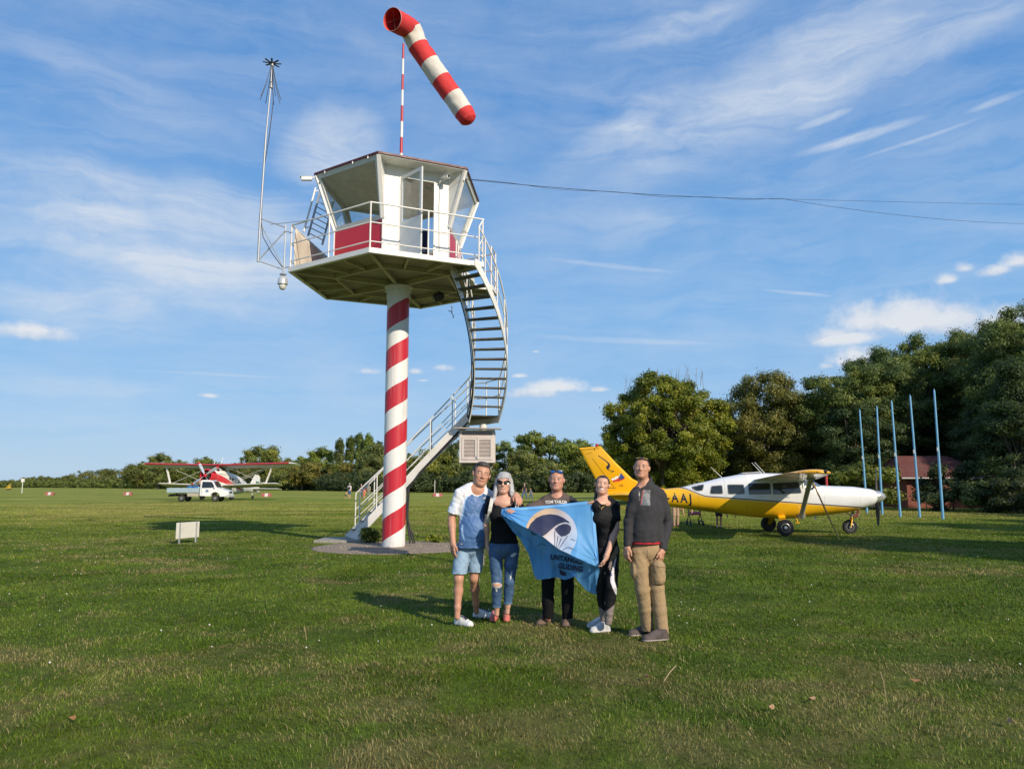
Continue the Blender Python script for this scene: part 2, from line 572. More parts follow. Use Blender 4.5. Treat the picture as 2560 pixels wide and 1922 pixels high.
def make_grass():
    rg = np.random.default_rng(5)

    def smooth_noise(x, y, sc, seed):
        r2 = np.random.default_rng(seed)
        tab = r2.random((64, 64))
        xi, yi = x * sc, y * sc
        x0, y0 = np.floor(xi).astype(int), np.floor(yi).astype(int)
        fx, fy = xi - x0, yi - y0
        fx, fy = fx * fx * (3 - 2 * fx), fy * fy * (3 - 2 * fy)
        g = lambda a, b: tab[a % 64, b % 64]
        return (g(x0, y0) * (1 - fx) + g(x0 + 1, y0) * fx) * (1 - fy) + (g(x0, y0 + 1) * (1 - fx) + g(x0 + 1, y0 + 1) * fx) * fy

    dd = np.linspace(3.0, 85, 1500)
    rho = np.minimum(1, (6.5 / dd) ** 1.55) * dd
    cdf = np.cumsum(rho)
    cdf /= cdf[-1]
    n = 980000
    d = np.interp(rg.random(n), cdf, dd)
    a = rg.uniform(-0.80, 0.80, n)
    x, y = d * np.sin(a), d * np.cos(a)
    keep = np.hypot(x - DISC_C.x, y - DISC_C.y) > DISC_R - .02 + rg.random(n) * .12
    tuft = smooth_noise(x, y, 2.3, 3) * .6 + smooth_noise(x, y, 7, 4) * .4
    keep &= rg.random(n) < 0.45 + 0.75 * tuft
    keep &= rg.random(n) < np.clip((85 - d) / 40, 0, 1)
    x, y, d, tuft = x[keep], y[keep], d[keep], tuft[keep]
    n = len(x)
    h = (0.016 + 0.026 * tuft ** 1.5) * rg.uniform(.55, 1.35, n)
    tall = rg.random(n) < 0.004
    h[tall] *= 2.0
    wd = 0.0021 * (np.maximum(d, 4) / 4.5) ** 0.85 * rg.uniform(.7, 1.4, n)
    h *= (np.maximum(d, 8) / 8) ** 0.15
    ang = rg.uniform(0, 2 * PI, n)
    flow = 6 * smooth_noise(x, y, 1.1, 9)
    la = np.where(rg.random(n) < .5, flow, rg.uniform(0, 2 * PI, n))
    lean = rg.uniform(0.25, 1.25, n) * h
    px, py = np.cos(ang) * wd, np.sin(ang) * wd
    lx, ly = np.cos(la) * lean, np.sin(la) * lean
    V = np.empty((n, 5, 3))
    z0 = np.zeros(n) - .004
    V[:, 0] = np.stack([x - px, y - py, z0], -1)
    V[:, 1] = np.stack([x + px, y + py, z0], -1)
    V[:, 2] = np.stack([x + px * .75 + lx * .35, y + py * .75 + ly * .35, h * .6], -1)
    V[:, 3] = np.stack([x - px * .75 + lx * .35, y - py * .75 + ly * .35, h * .6], -1)
    V[:, 4] = np.stack([x + lx, y + ly, h * .95], -1)
    base = (np.arange(n) * 5)[:, None]
    li = (base + np.array([0, 1, 2, 3, 3, 2, 4])).ravel()
    ls = (np.arange(n)[:, None] * 7 + np.array([0, 4])).ravel()
    rnd = np.repeat(rg.random(n), 5)
    me = mesh_np('grass', V.reshape(-1, 3), li, ls, None, [blade_mat()], {'rnd': rnd, 'hgt': np.tile([0, 0, .6, .6, 1], n)})
    tag(put('grass', me), kind='stuff')


make_grass()
# ================================================================== CONTROL TOWER
C0 = Vector((-2.97, 19.6, 0))
WHITE = M('white_paint', (0.80, 0.78, 0.74), 0.45, var=0.03, scale=2.5, dirt=(0.46, 0.36, 0.24), dirt_amt=0.38)
WHITE2 = M('white_panel', (0.80, 0.79, 0.76), 0.4, var=0.03, scale=1.5, dirt=(0.52, 0.45, 0.35), dirt_amt=0.32)
CREAM = M('cream_steel', (0.56, 0.49, 0.39), 0.6, var=0.12, scale=3, dirt=(0.22, 0.18, 0.11), dirt_amt=0.45)
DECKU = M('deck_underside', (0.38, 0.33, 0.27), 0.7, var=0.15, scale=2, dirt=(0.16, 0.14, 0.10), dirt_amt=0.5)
RED = M('red_paint', (0.56, 0.025, 0.040), 0.4, var=0.05, scale=2)
DKRED = M('roof_edge', (0.10, 0.018, 0.02), 0.5)
GREY = M('grey_steel', (0.36, 0.38, 0.40), 0.45, metal=0.3)
ALU = M('aluminium', (0.40, 0.42, 0.45), 0.45, metal=0.4)
BLACK = M('black_rubber', (0.018, 0.018, 0.02), 0.55)
DARK = M('dark_tread', (0.10, 0.095, 0.085), 0.8, var=0.4, scale=18, dirt=(0.25, 0.23, 0.2), dirt_amt=0.6)
PANE = glass_mat('window_glass', (0.93, 0.97, 0.98), 0.96)
SCREEN = M('ceiling_board', (0.78, 0.77, 0.72), 0.7)


def stripe_mat(name, lead, z_red, frac, c1, c2, axis_c, helix=True):
    """painted bands: helical round an upright pole, or plain rings"""
    m = bpy.data.materials.new(name)
    m.use_nodes = True
    t = NT(m.node_tree)
    b = t.n['Principled BSDF']
    pos = t.node('ShaderNodeNewGeometry').outputs['Position']
    s = t.node('ShaderNodeSeparateXYZ', {0: pos})
    k = t.math('DIVIDE', t.math('SUBTRACT', s.outputs[2], z_red), lead)
    if helix:
        an = t.math('ARCTAN2', t.math('SUBTRACT', s.outputs[1], axis_c.y), t.math('SUBTRACT', s.outputs[0], axis_c.x))
        k = t.math('SUBTRACT', k, t.math('DIVIDE', t.math('ADD', an, PI / 2), 2 * PI))
    k = t.math('ADD', k, t.math('MULTIPLY', t.math('SUBTRACT', t.noise(pos, 9, 3), 0.5), 0.012))
    k = t.math('FRACT', t.math('ADD', k, 20.0))
    isred = t.math('LESS_THAN', k, frac)
    n = t.noise(pos, 2.2, 6, 0.65)
    ca = t.mix(t.maprange(n, 0.3, 0.7), tuple(v * .93 for v in c1), c1)
    cb = t.mix(t.maprange(n, 0.45, 0.75), c2, tuple(v * .88 for v in c2))
    c = t.mix(isred, cb, ca)
    # rain streaks and mud splash near the foot
    st = t.noise(t.node('ShaderNodeMapping', {'Vector': pos, 'Scale': (14, 14, .7)}).outputs[0], 1.0, 4)
    c = t.mix(t.math('MULTIPLY', t.maprange(st, 0.52, 0.72), 0.30), c, (0.35, 0.3, 0.25))
    mud = t.math('MULTIPLY', t.maprange(s.outputs[2], 0.02, 0.35, 0.4, 0.0), t.maprange(t.noise(pos, 12, 5), .4, .65))
    c = t.mix(mud, c, (0.30, 0.25, 0.18))
    t.l.new(c, b.inputs['Base Color'])
    b.inputs['Roughness'].default_value = 0.42
    return m


def hexpt(k, r, z, c=C0, a0=-95.2):
    a = R(a0 + 60 * k)
    return Vector((c.x + r * math.cos(a), c.y + r * math.sin(a), z))


def cyl(th_deg, r, z):
    return Vector((C0.x + r * math.cos(R(th_deg)), C0.y + r * math.sin(R(th_deg)), z))


ZD, ZF, RB0 = 6.87, 6.75, 1.7        # deck top, fascia bottom
tower = thing('control_tower', 'white airfield control cabin on a red and white spiral striped column with curved outside stairs', 'control tower', C0)

# column
mb = MB().lathe([(0.29, -0.05), (0.29, 0.12), (0.287, 6.58), (0.287, 6.66)], C0, 64)
obj('column', mb, stripe_mat('barber_stripe', 1.065, 0.316, 0.515, (0.55, 0.022, 0.040), (0.80, 0.79, 0.77), C0), tower, smooth=40)
cm = MB()
cm.lathe([(0.30, 6.36), (0.302, 6.36), (0.302, 6.64), (0.36, 6.645), (0.36, 6.67), (0.1, 6.67)], C0, 48)
for k in range(12):
    a = 360 / 12 * k + 8
    cm.beam(cyl(a, 0.30, 6.56), cyl(a, 0.345, 6.56), 0.05, 0.05)
obj('column_head', cm, WHITE, tower, smooth=30)

# deck with its stair opening on the right
opening = [cyl(t, 1.98, 0) for t in np.linspace(-35, 12, 9)] + [cyl(12.5, 2.50, 0)]
outline = [hexpt(0, 2.8, 0), hexpt(1, 2.8, 0)] + opening + [hexpt(k, 2.8, 0) for k in (2, 3, 4, 5)]
mb = MB().prism([p + Vector((0, 0, ZD - .012)) for p in outline], (0, 0, .012), 0)
obj('deck', mb, M('deck_plate', (0.40, 0.38, 0.30), 0.7, var=0.2, scale=3), tower)
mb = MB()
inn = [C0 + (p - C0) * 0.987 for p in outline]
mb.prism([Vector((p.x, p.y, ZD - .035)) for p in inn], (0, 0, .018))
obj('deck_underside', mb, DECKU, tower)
fas = MB()
n = len(outline)
for i in range(n):
    a, b = outline[i], outline[(i + 1) % n]
    d = (b - a).normalized()
    fas.beam((a.x, a.y, (ZD + ZF) / 2 + .002), (b.x, b.y, (ZD + ZF) / 2 + .002), 0.03, ZD - ZF)
    nrm = Vector((d.y, -d.x, 0))
    q = -nrm * 0.045
    fas.beam(Vector((a.x, a.y, ZF + .006)) + q, Vector((b.x, b.y, ZF + .006)) + q, 0.075, 0.010)
obj('fascia', fas, WHITE, tower)
jo = MB()
for k in range(6):
    a, b = hexpt(k, 0.28, 6.755), hexpt(k, 2.76, 6.795)
    jo.beam(a, b, 0.02, 0.13)
    jo.beam(a - Vector((0, 0, .07)), b - Vector((0, 0, .05)), 0.085, 0.012)
    # two rings of joists between the radial beams, and short struts to the rim
    for f, hh in ((0.60, 0.11),):
        p, q = hexpt(k, 2.76 * f, 6.78), hexpt(k + 1, 2.76 * f, 6.78)
        jo.beam(p, q, 0.018, hh)
        jo.beam(p - Vector((0, 0, .055)), q - Vector((0, 0, .055)), 0.06, 0.010)
    for s in (0.33, 0.67):
        p = hexpt(k, 2.76 * .6, 6.79).lerp(hexpt(k + 1, 2.76 * .6, 6.79), s)
        q = hexpt(k, 2.74, 6.79).lerp(hexpt(k + 1, 2.74, 6.79), s)
        if k == 1:
            continue
        jo.beam(p, q, 0.016, 0.09)
        jo.beam(p - Vector((0, 0, .045)), q - Vector((0, 0, .045)), 0.055, 0.010)
obj('floor_beams', jo, CREAM, tower)

obj('cabin_floor', MB().prism([hexpt(k, RB0 - .06, ZD + .002) for k in range(6)], (0, 0, .006)), M('cabin_floor', (.72, .69, .62), .6), tower)
# cabin: red parapets, outward leaning windows, recessed door wall
RB, RR, ZS, ZR = 1.70, 2.20, 7.98, 9.34
cab = MB()
par = MB()
win_sides = [5, 1, 2, 3, 4]
for k in win_sides:
    a, b = hexpt(k, RB, ZD + .004), hexpt(k + 1, RB, ZD + .004)
    ins = (C0 - (a + b) / 2)
    ins.z = 0
    ins = ins.normalized() * 0.05
    obj('parapet', MB().prism([a, b, b + Vector((0, 0, ZS - ZD - .03)), a + Vector((0, 0, ZS - ZD - .03))], ins), RED, tower)
for kk in range(6):
    a = hexpt(kk, RB + .006, ZD + .006)
    obj('corner_trim', MB().beam(a, a + Vector((0, 0, ZS - ZD - .03)), 0.03, 0.03, up=(1, 0, 0)), WHITE, tower)


def wquad(k, s0, s1, t0, t1, off=0.0):
    """rectangle on the leaning window plane of side k; s along, t up"""
    al, bl = hexpt(k, RB, ZS), hexpt(k + 1, RB, ZS)
    ah, bh = hexpt(k, RR, ZR), hexpt(k + 1, RR, ZR)
    nrm = (bl - al).cross(ah - al).normalized()
    f = lambda s, t: al.lerp(bl, s).lerp(ah.lerp(bh, s), t) + nrm * off
    return [f(s0, t0), f(s1, t0), f(s1, t1), f(s0, t1)], nrm


for k in win_sides:
    fr = MB()
    for q in ((0, 1, -0.03, 0.045), (0, 1, 0.93, 1.0), (0, 0.055, 0.045, 0.93), (0.945, 1, 0.045, 0.93)):
        pl, nr = wquad(k, *q, off=0.02)
        fr.prism(pl, nr * -0.07)
    wf = obj('window', fr, M('window_frame_paint', (0.62, 0.62, 0.59), 0.5, var=0.05), tower)
    pl, nr = wquad(k, 0.055, 0.945, 0.045, 0.93, off=-0.01)
    obj('pane', MB().prism(pl, nr * -0.006), PANE, wf)
# white corner posts
for k in range(6):
    a, b = hexpt(k, RB + .012, ZS - .03), hexpt(k, RR + .012, ZR)
    obj('corner_post', MB().beam(a, b, 0.09, 0.07, up=(b - C0).normalized()), WHITE, tower)
# roof
rf = MB()
rf.prism([hexpt(k, 2.27, ZR + .012) for k in range(6)], (0, 0, 0.05))
roof = obj('roof', rf, DKRED, tower)
obj('roof_top', MB().loft([[hexpt(k, 2.24, ZR + .063) for k in range(6)], [hexpt(k, .1, ZR + .13) for k in range(6)]]), M('roof_felt', (.12, .05, .05), .8), roof)
obj('ceiling', MB().prism([hexpt(k, 2.235, ZR - .012) for k in range(6)], (0, 0, 0.02)), SCREEN, tower)
for s in (.18, .62, .85):
    p = hexpt(5, 2.275, ZR - .02).lerp(hexpt(6, 2.275, ZR - .02), s)
    obj('roof_lug', MB().lathe([(.018, -.03), (.018, .03)], p, 8), GREY, roof)

# door wall (side 0-1), upright
b0, b1 = hexpt(0, RB, ZD + .004), hexpt(1, RB, ZD + .004)
ux = (b1 - b0).normalized()
un = Vector((ux.y, -ux.x, 0))           # outwards
WL = (b1 - b0).length
DL, DR, DT = 0.43, 1.31, 9.08


def wal(s, z, o=0.0):
    return Vector((b0.x, b0.y, 0)) + ux * s + un * o + Vector((0, 0, z))


dw = MB()
for (s0, s1, z0, z1) in ((0.0, DL, ZD + .004, 9.33), (DR, WL, ZD + .004, 9.33), (DL, DR, DT, 9.33)):
    dw.prism([wal(s0, z0), wal(s1, z0), wal(s1, z1), wal(s0, z1)], un * -0.06)
# triangular cheeks closing the overhang at both ends
for k, s in ((0, 0.0), (1, WL)):
    tri = [hexpt(k, RB, ZS), hexpt(k, RR, ZR - .01), hexpt(k, RB, ZR - .01)]
    dw.prism(tri, ux * (0.025 if k == 0 else -0.025))
obj('door_wall', dw, WHITE2, tower)
jm = MB()
for s in (DL, DR):
    jm.beam(wal(s, ZD + .01, .008), wal(s, DT, .008), 0.05, 0.03, up=un)
jm.beam(wal(DL - .02, DT, .009), wal(DR + .02, DT, .009), 0.03, 0.05)
jm.beam(wal(0.0, 7.78, .004), wal(DL, 7.78, .004), 0.012, 0.02)
jm.beam(wal(DR, 7.78, .004), wal(WL, 7.78, .004), 0.012, 0.02)
obj('door_frame', jm, WHITE, tower)
# open door leaf, hinged on the left jamb
DA = R(72)
dx = (ux * math.cos(DA) + un * math.sin(DA)).normalized()
dn = Vector((dx.y, -dx.x, 0))
DWID = DR - DL - .02
hp = wal(DL + .01, 0, .03)


def leaf(s, z, o=0.0):
    return hp + dx * s + dn * o + Vector((0, 0, z))


lf = MB()
z0, z1 = ZD + .03, 9.06
zm = z0 + 0.98
for (s0, s1, za, zb) in ((0, .075, zm, z1), (DWID - .075, DWID, zm, z1), (.075, DWID - .075, z1 - .09, z1), (0, DWID, z0, zm)):
    lf.prism([leaf(s0, za, .02), leaf(s1, za, .02), leaf(s1, zb, .02), leaf(s0, zb, .02)], dn * -0.04)
door = obj('door', lf, M('door_paint', (0.66, 0.68, 0.68), 0.45, var=0.03), tower)
obj('pane', MB().prism([leaf(.075, zm), leaf(DWID - .075, zm), leaf(DWID - .075, z1 - .09), leaf(.075, z1 - .09)], dn * .006), PANE, door)
hd = MB()
hd.beam(leaf(DWID - .04, zm - .02, .03), leaf(DWID - .04, zm + .16, .03), .03, .012, up=dn)
for o in (.055, -.055):
    hd.tube([leaf(DWID - .04, zm + .1, 0), leaf(DWID - .04, zm + .1, o), leaf(DWID - .15, zm + .1, o)], .010, 6)
obj('handle', hd, ALU, door)
for z in (z0 + .2, z1 - .3):
    obj('hinge', MB().lathe([(.014, 0), (.014, .11)], leaf(-.01, z, .02), 8), GREY, door)
# small things inside: bench, dark chair, lamp
ib = MB()
for k in (5, 4):
    a, b = hexpt(k, RB - .35, 7.62), hexpt(k + 1, RB - .35, 7.62)
    ib.beam(a, b, 0.5, 0.03)
obj('work_bench', ib, M('bench_top', (.30, .27, .22), .5), tower)
ob_c = C0 + Vector((.62, -.75, 0))
chair = thing('office_chair', 'dark blue office chair just inside the open cabin door', 'chair', (ob_c.x, ob_c.y, ZD))
mb = MB().lathe([(.02, .46), (.23, .47), (.24, .52), (.2, .56), (.02, .57)], (ob_c.x, ob_c.y, ZD), 20)
NAVY = M('navy_cloth', (.018, .026, .075), .85, var=.2)
obj('seat', mb, NAVY, chair, smooth=50)
mb = MB()
mb.loft([[ob_c + Vector((.17 * a + .02, .19 + .03 * abs(a) + y, ZD + z)) for a, y in ((-1, 0), (-.5, -.02), (.5, -.02), (1, 0), (1, .05), (-1, .05))] for z in (.62, .8, 1.05, 1.15)])
obj('backrest', mb, NAVY, chair, smooth=60)
mb = MB().lathe([(.03, .05), (.03, .47)], (ob_c.x, ob_c.y, ZD), 10)
for k in range(5):
    a = 2 * PI * k / 5
    mb.beam((ob_c.x, ob_c.y, ZD + .06), (ob_c.x + .27 * math.cos(a), ob_c.y + .27 * math.sin(a), ZD + .04), .04, .03)
obj('base', mb, BLACK, chair)
obj('ceiling_lamp', MB().lathe([(.02, 9.26), (.13, 9.265), (.14, 9.30), (.14, 9.325)], (-2.3, 19.5, 0), 20), WHITE, tower, smooth=40)

# railing round the deck
rl = MB()
RRr = 2.765


def rail_run(pts, heights=(1.08, .61, .16), r=(.021, .016, .016), mbx=None):
    for h, rr in zip(heights, r):
        (mbx or rl).tube([p + Vector((0, 0, h)) for p in pts], rr, 8)


loop = [hexpt(k, RRr, ZD) for k in (1, 0, 5, 4, 3, 2)] + [cyl(13, 2.47, ZD)]
rail_run(loop)
posts = list(loop)
for i in range(len(loop) - 2):
    posts.append(loop[i].lerp(loop[i + 1], .5))
for p in posts:
    rl.tube([p, p + Vector((0, 0, 1.08))], .020, 8)
obj('railing', rl, WHITE, tower, smooth=50)

# curved stair: helix about the column, then a straight flight to the ground
RI, RO, TH0, DTH, Z0, RISE = 2.004, 2.844, -37.4, 4.296, 6.568, 0.2254
NT_ = 14
th_end = TH0 + DTH * NT_


def helix(i, r, dz=0.0):
    return cyl(TH0 + DTH * i, r, Z0 - RISE * i + dz)


st = MB()
for r in (RI, RO):
    for o in (0,):
        rings = []
        for i in np.linspace(-1.25, NT_ + .3, 36):
            p = helix(i, r)
            rad = Vector((math.cos(R(TH0 + DTH * i)), math.sin(R(TH0 + DTH * i)), 0)) * 0.012
            top, bot = .10, -.15
            if i < 0:
                top = min(top, ZD + .0 - p.z)
            rings.append([p - rad + Vector((0, 0, bot)), p + rad + Vector((0, 0, bot)), p + rad + Vector((0, 0, top)), p - rad + Vector((0, 0, top))])
        st.loft(rings)
LZ = Z0 - RISE * NT_          # landing height
# lower flight
N0, F0 = Vector((-1.22, 20.93, LZ)), Vector((-1.16, 21.75, LZ))
N1, F1 = Vector((-4.42, 21.42, 0.08)), Vector((-4.70, 22.15, 0.08))


def bent(nb, fx):
    return nb


for a, b in ((N0, N1), (F0, F1)):
    d = (b - a)
    hz = Vector((d.x, d.y, 0)).normalized()
    wv_ = Vector((-hz.y, hz.x, 0)) * 0.012
    up = Vector((0, 0, .13))
    dn_ = Vector((0, 0, -.17))
    st.loft([[a - wv_ + dn_, a + wv_ + dn_, a + wv_ + up, a - wv_ + up],
             [b - wv_ - Vector((0, 0, .02)) - hz * .18, b + wv_ - Vector((0, 0, .02)) - hz * .18, b + wv_ + Vector((0, 0, .05)) + hz * .05, b - wv_ + Vector((0, 0, .05)) + hz * .05]])
# landing rim
LI, LO = helix(NT_ + .2, RI), helix(NT_ + .2, RO)
for a, b in ((LI, N0), (LO, Vector((-.72, 21.4, LZ))), (Vector((-.72, 21.4, LZ)), F0), (N0, F0)):
    st.beam(Vector((a.x, a.y, LZ - .09)), Vector((b.x, b.y, LZ - .09)), .024, .2)
stairs = obj('staircase', st, WHITE, tower, smooth=30)
for i in range(NT_):
    th = TH0 + DTH * i
    tr = MB()
    ring = []
    for dth in (-2.5, 2.3):
        ring.append([cyl(th + dth, RI + .013, Z0 - RISE * i - .035), cyl(th + dth, RO - .013, Z0 - RISE * i - .035),
                     cyl(th + dth, RO - .013, Z0 - RISE * i), cyl(th + dth, RI + .013, Z0 - RISE * i)])
    tr.loft(ring)
    obj('tread', tr, DARK, stairs)
obj('landing', MB().prism([LI + Vector((0, 0, -.03 - LI.z + LZ)), LO + Vector((0, 0, -.03 - LO.z + LZ)), Vector((-.73, 21.4, LZ - .03)), F0 - Vector((0, 0, .03)), N0 - Vector((0, 0, .03))], (0, 0, .026)), DARK, stairs)
nlow = 14
for i in range(1, nlow):
    t = i / nlow
    a, b = N0.lerp(N1, t), F0.lerp(F1, t)
    d = (N1 - N0)
    hz = Vector((d.x, d.y, 0)).normalized() * .12
    tr = MB().prism([a - hz + Vector((0, .014, -.02)), a + hz + Vector((0, .014, -.02)), b + hz + Vector((0, -.014, -.02)), b - hz + Vector((0, -.014, -.02))], (0, 0, .03))
    obj('tread', tr, DARK, stairs)
sr = MB()
for r, first in ((RI, 0), (RO, -.6)):
    its = np.linspace(first, NT_, 40)
    for h, rr in ((.98, .020), (.52, .014)):
        pts = [helix(i, r, h) for i in its]
        if r == RO:
            pts = [hexpt(1, 2.79, ZD + (1.08 if h > .6 else .61))] + pts
        sr.tube(pts, rr, 8)
    for i in np.arange(0.5, NT_ + .1, 2.7):
        sr.tube([helix(i, r, -.02), helix(i, r, .98)], .016, 8)
    sr.tube([helix(first, r, -.02), helix(first, r, .98)], .018, 8)
for a, b, side in ((N0, N1, 0), (F0, F1, 1)):
    for h, rr in ((1.0, .020), (.55, .014), (.28, .012)):
        pts = [(LI if side == 0 else Vector((-.72, 21.4, LZ))) + Vector((0, 0, h + (LZ - LI.z if side == 0 else 0))), a + Vector((0, 0, h))] + [a.lerp(b, t) + Vector((0, 0, h)) for t in (.5, .93)]
        sr.tube(pts, rr, 8)
    for t in (0, .13, .32, .55, .78, .93):
        p = a.lerp(b, t)
        sr.tube([p, p + Vector((0, 0, 1.0))], .016, 8)
pp = Vector((-.72, 21.4, LZ))
for p in (pp, LO):
    sr.tube([Vector((p.x, p.y, LZ)), Vector((p.x, p.y, LZ + 1.0))], .016, 8)
sr.tube([LO + Vector((0, 0, LZ - LO.z + 1)), pp + Vector((0, 0, 1))], .018, 8)
sr.tube([LO + Vector((0, 0, LZ - LO.z + .55)), pp + Vector((0, 0, .55))], .014, 8)
obj('handrail', sr, WHITE, stairs, smooth=50)
obj('support_post', MB().lathe([(.10, -.02), (.10, LZ - .2)], (-.79, 21.0, 0), 20), WHITE, stairs, smooth=40)
# black cables clipped along the inner stringer, down to the ground by the column
cb = MB()
for o, r in ((.03, .022), (.075, .016)):
    cb.tube([helix(i, RI - o, -.03) for i in np.linspace(-.8, NT_, 30)] + [Vector((-1.15, 20.6 - o, LZ - .16))] +
            [N0.lerp(N1, t) + Vector((0, -.03 - o * .6, -.14 - o)) for t in (.08, .25, .4)] +
            [Vector((-2.74 - o, 20.85, 1.45)), Vector((-2.76 - o, 20.8, .7)), Vector((-2.70 + o, 20.7, .25)), Vector((-2.62 + o, 20.6, -.02))], r, 6)
cb.tube([Vector((-2.80, 20.86, 1.5)), Vector((-2.79, 20.8, .6)), Vector((-2.68, 20.65, -.02))], .03, 6)
obj('cable', cb, BLACK, stairs, smooth=60)

# roof ladder on the far left side
la = MB()
lA, lB = at(640 + 900 * .1445, 480 + 760 * .1445, 19.75), at(640 + 1120 * .1445, 480 - 5, 20.05)
lC = lA + Vector((.28, .42, -.06))
lD = lB + Vector((.28, .42, -.06))
la.beam(lA, lB, .05, .03, up=(0, 1, 0))
la.beam(lC - Vector((0, 0, .05)), lD, .05, .03, up=(0, 1, 0))
for k in range(9):
    t = .06 + k * .115
    la.tube([lA.lerp(lB, t), lC.lerp(lD, t)], .013, 6)
ladder = obj('roof_ladder', la, GREY, tower)
hr = MB()
h0, h1 = at(640 + 825 * .1445, 480 + 690 * .1445, 19.5), at(640 + 1030 * .1445, 470, 19.8)
hr.tube([h0, h1], .026, 8)
hr.tube([h0 + Vector((.0, 0, .08)), lA + Vector((0, 0, .25))], .016, 6)
hr.tube([h1 - Vector((0, 0, .1)), lB], .016, 6)
obj('grab_rail', hr, WHITE, ladder, smooth=50)
# lamp and hook below the deck
fl = MB()
fp = Vector((-1.95, 20.1, 6.55))
fl.beam(fp + Vector((0, 0, .2)), fp, .04, .04, up=(1, 0, 0))
fl.lathe([(.05, -.16), (.11, -.14), (.13, .0), (.10, .1), (.03, .14)], fp, 16, axis=Matrix.Rotation(R(70), 3, 'Y'))
obj('flood_lamp', fl, M('lamp_dark', (.035, .033, .03), .5), tower, smooth=40)
hk = MB().tube([(-1.75, 21.9, 6.75), (-1.75, 21.9, 6.5), (-1.70, 21.9, 6.42), (-1.72, 21.9, 6.36)], .015, 6)
hk.tube([(-1.75, 21.9, 6.55), (-1.85, 21.9, 6.58)], .012, 6)
obj('hook', hk, GREY, tower)

# canvas wind break tied to the left railing
cv = MB()
pA, pD = hexpt(5, 2.735, ZD), hexpt(4, 2.735, ZD)
rows = []
for i in range(25):
    t = i / 24
    row = []
    for j in range(9):
        z = .04 + .98 * j / 8
        bulge = .03 * math.sin(t * 26) * (1 - .5 * j / 8) + .02 * math.sin(t * 9 + j)
        row.append(pA.lerp(pD, .02 + .96 * t) + Vector((.03 + bulge * .5, 0, z)))
    rows.append(row)
cv.grid(rows)
canvas = obj('canvas_screen', cv, M('canvas_cloth', (.66, .60, .50), .9, var=.1, scale=4, bump=.3), smooth=180, origin=pA)
sm = canvas.modifiers.new('thick', 'SOLIDIFY')
sm.thickness = .006
tag(canvas, 'cream canvas sheet tied inside the left railing of the tower deck', 'canvas')

# windsock on the roof
ws = thing('windsock', 'red and white banded windsock drooping from a striped pole on the cabin roof', 'windsock', (C0.x, C0.y, ZR + .12))
wp = MB()
PT = 13.5
wp.tube([C0 + Vector((0, 0, ZR + .08)), C0 + Vector((0, 0, 10.35)), C0 + Vector((0, 0, PT))], [.055, .042, .028], 16)
obj('pole', wp, stripe_mat('pole_bands', 0.90, 9.45, 0.5, (.52, .03, .045), (.78, .77, .74), C0, helix=False), ws, smooth=50)
cl = MB()
cl.lathe([(.07, 9.47), (.11, 9.48), (.11, 9.52), (.06, 9.54), (.06, 9.6)], C0, 12)
for k in range(4):
    a = 90 * k + 20
    cl.beam(cyl(a, .05, 9.5) , cyl(a, .16, 9.5), .05, .06)
obj('pole_clamp', cl, M('rust_red', (.22, .05, .04), .7, var=.3, scale=30), ws)
K2 = 700 / 2212
ctr = [(1203, 155, 19.25), (1245, 177, 19.45), (1290, 200, 19.62), (1330, 222, 19.78), (1352, 238, 19.84), (1378, 300, 19.9), (1405, 365, 19.93), (1450, 430, 19.96), (1497, 497, 19.98), (1543, 564, 20), (1588, 630, 20.02), (1634, 694, 20.03), (1680, 757, 20.04), (1724, 821, 20.05), (1767, 885, 20.05), (1788, 920, 20.05), (1806, 950, 20.05), (1817, 968, 20.05), (1822, 977, 20.05)]
hw = [.300, .298, .295, .29, .29, .286, .284, .282, .280, .280, .279, .277, .276, .276, .272, .262, .225, .13, .02]
pts = [at(600 + x * K2, y * K2, d) for x, y, d in ctr]
nrg = []
for i in range(len(pts)):
    nrg.append((pts[min(i + 1, len(pts) - 1)] - pts[max(i - 1, 0)]).normalized())
nrg[4] = ((pts[5] - pts[3]).normalized() * .5 + nrg[4]).normalized()
seg = [(0, 4, 0), (4, 6, 1), (6, 8, 0), (8, 10, 1), (10, 12, 0), (12, 14, 1), (14, 18, 0)]
sk = MB()
NS = 40
allr, allm = [], []
rng = random.Random(4)
for (i0, i1, mi) in seg:
    steps = 9 if i1 < 18 else 14
    for q in range(steps):
        f = i0 + (i1 - i0) * q / steps
        allr.append(f)
        allm.append(mi)
allr.append(18.0)
rings = []
up0 = None
for f in allr:
    i = min(int(f), 17)
    t = f - i
    c = pts[i].lerp(pts[i + 1], t)
    d = nrg[i].lerp(nrg[i + 1], t).normalized()
    r = hw[i] * (1 - t) + hw[i + 1] * t
    u = (Vector((0, 0, 1)) - d * d.z).normalized()
    v = d.cross(u)
    ring = []
    seam = min(abs(f - s) for s in (4, 6, 8, 10, 12, 14))
    for j in range(NS):
        a = 2 * PI * j / NS
        pk = math.exp(-(seam / .35) ** 2) * .008 * math.sin(a * 17 + i)
        wr = (.016 * mnoise.noise(Vector((math.cos(a) * 1.6, math.sin(a) * 1.6, f * 1.5))) + .011 * mnoise.noise(Vector((math.cos(a) * 5, math.sin(a) * 5, f * 2.5)))) * min(1, f / 4)
        if 3.9 < f < 6.3:
            wr += .012 * math.sin(a * 6 + f * 2.4) * (1 - abs(f - 5) / 1.4)
        rr = r + pk + wr
        ring.append(c + (u * math.cos(a) + v * math.sin(a)) * rr)
    rings.append(ring)
n0 = len(rings)
for q in range(n0 - 1):
    sk.loft([rings[q], rings[q + 1]], False, q == n0 - 2, allm[q])
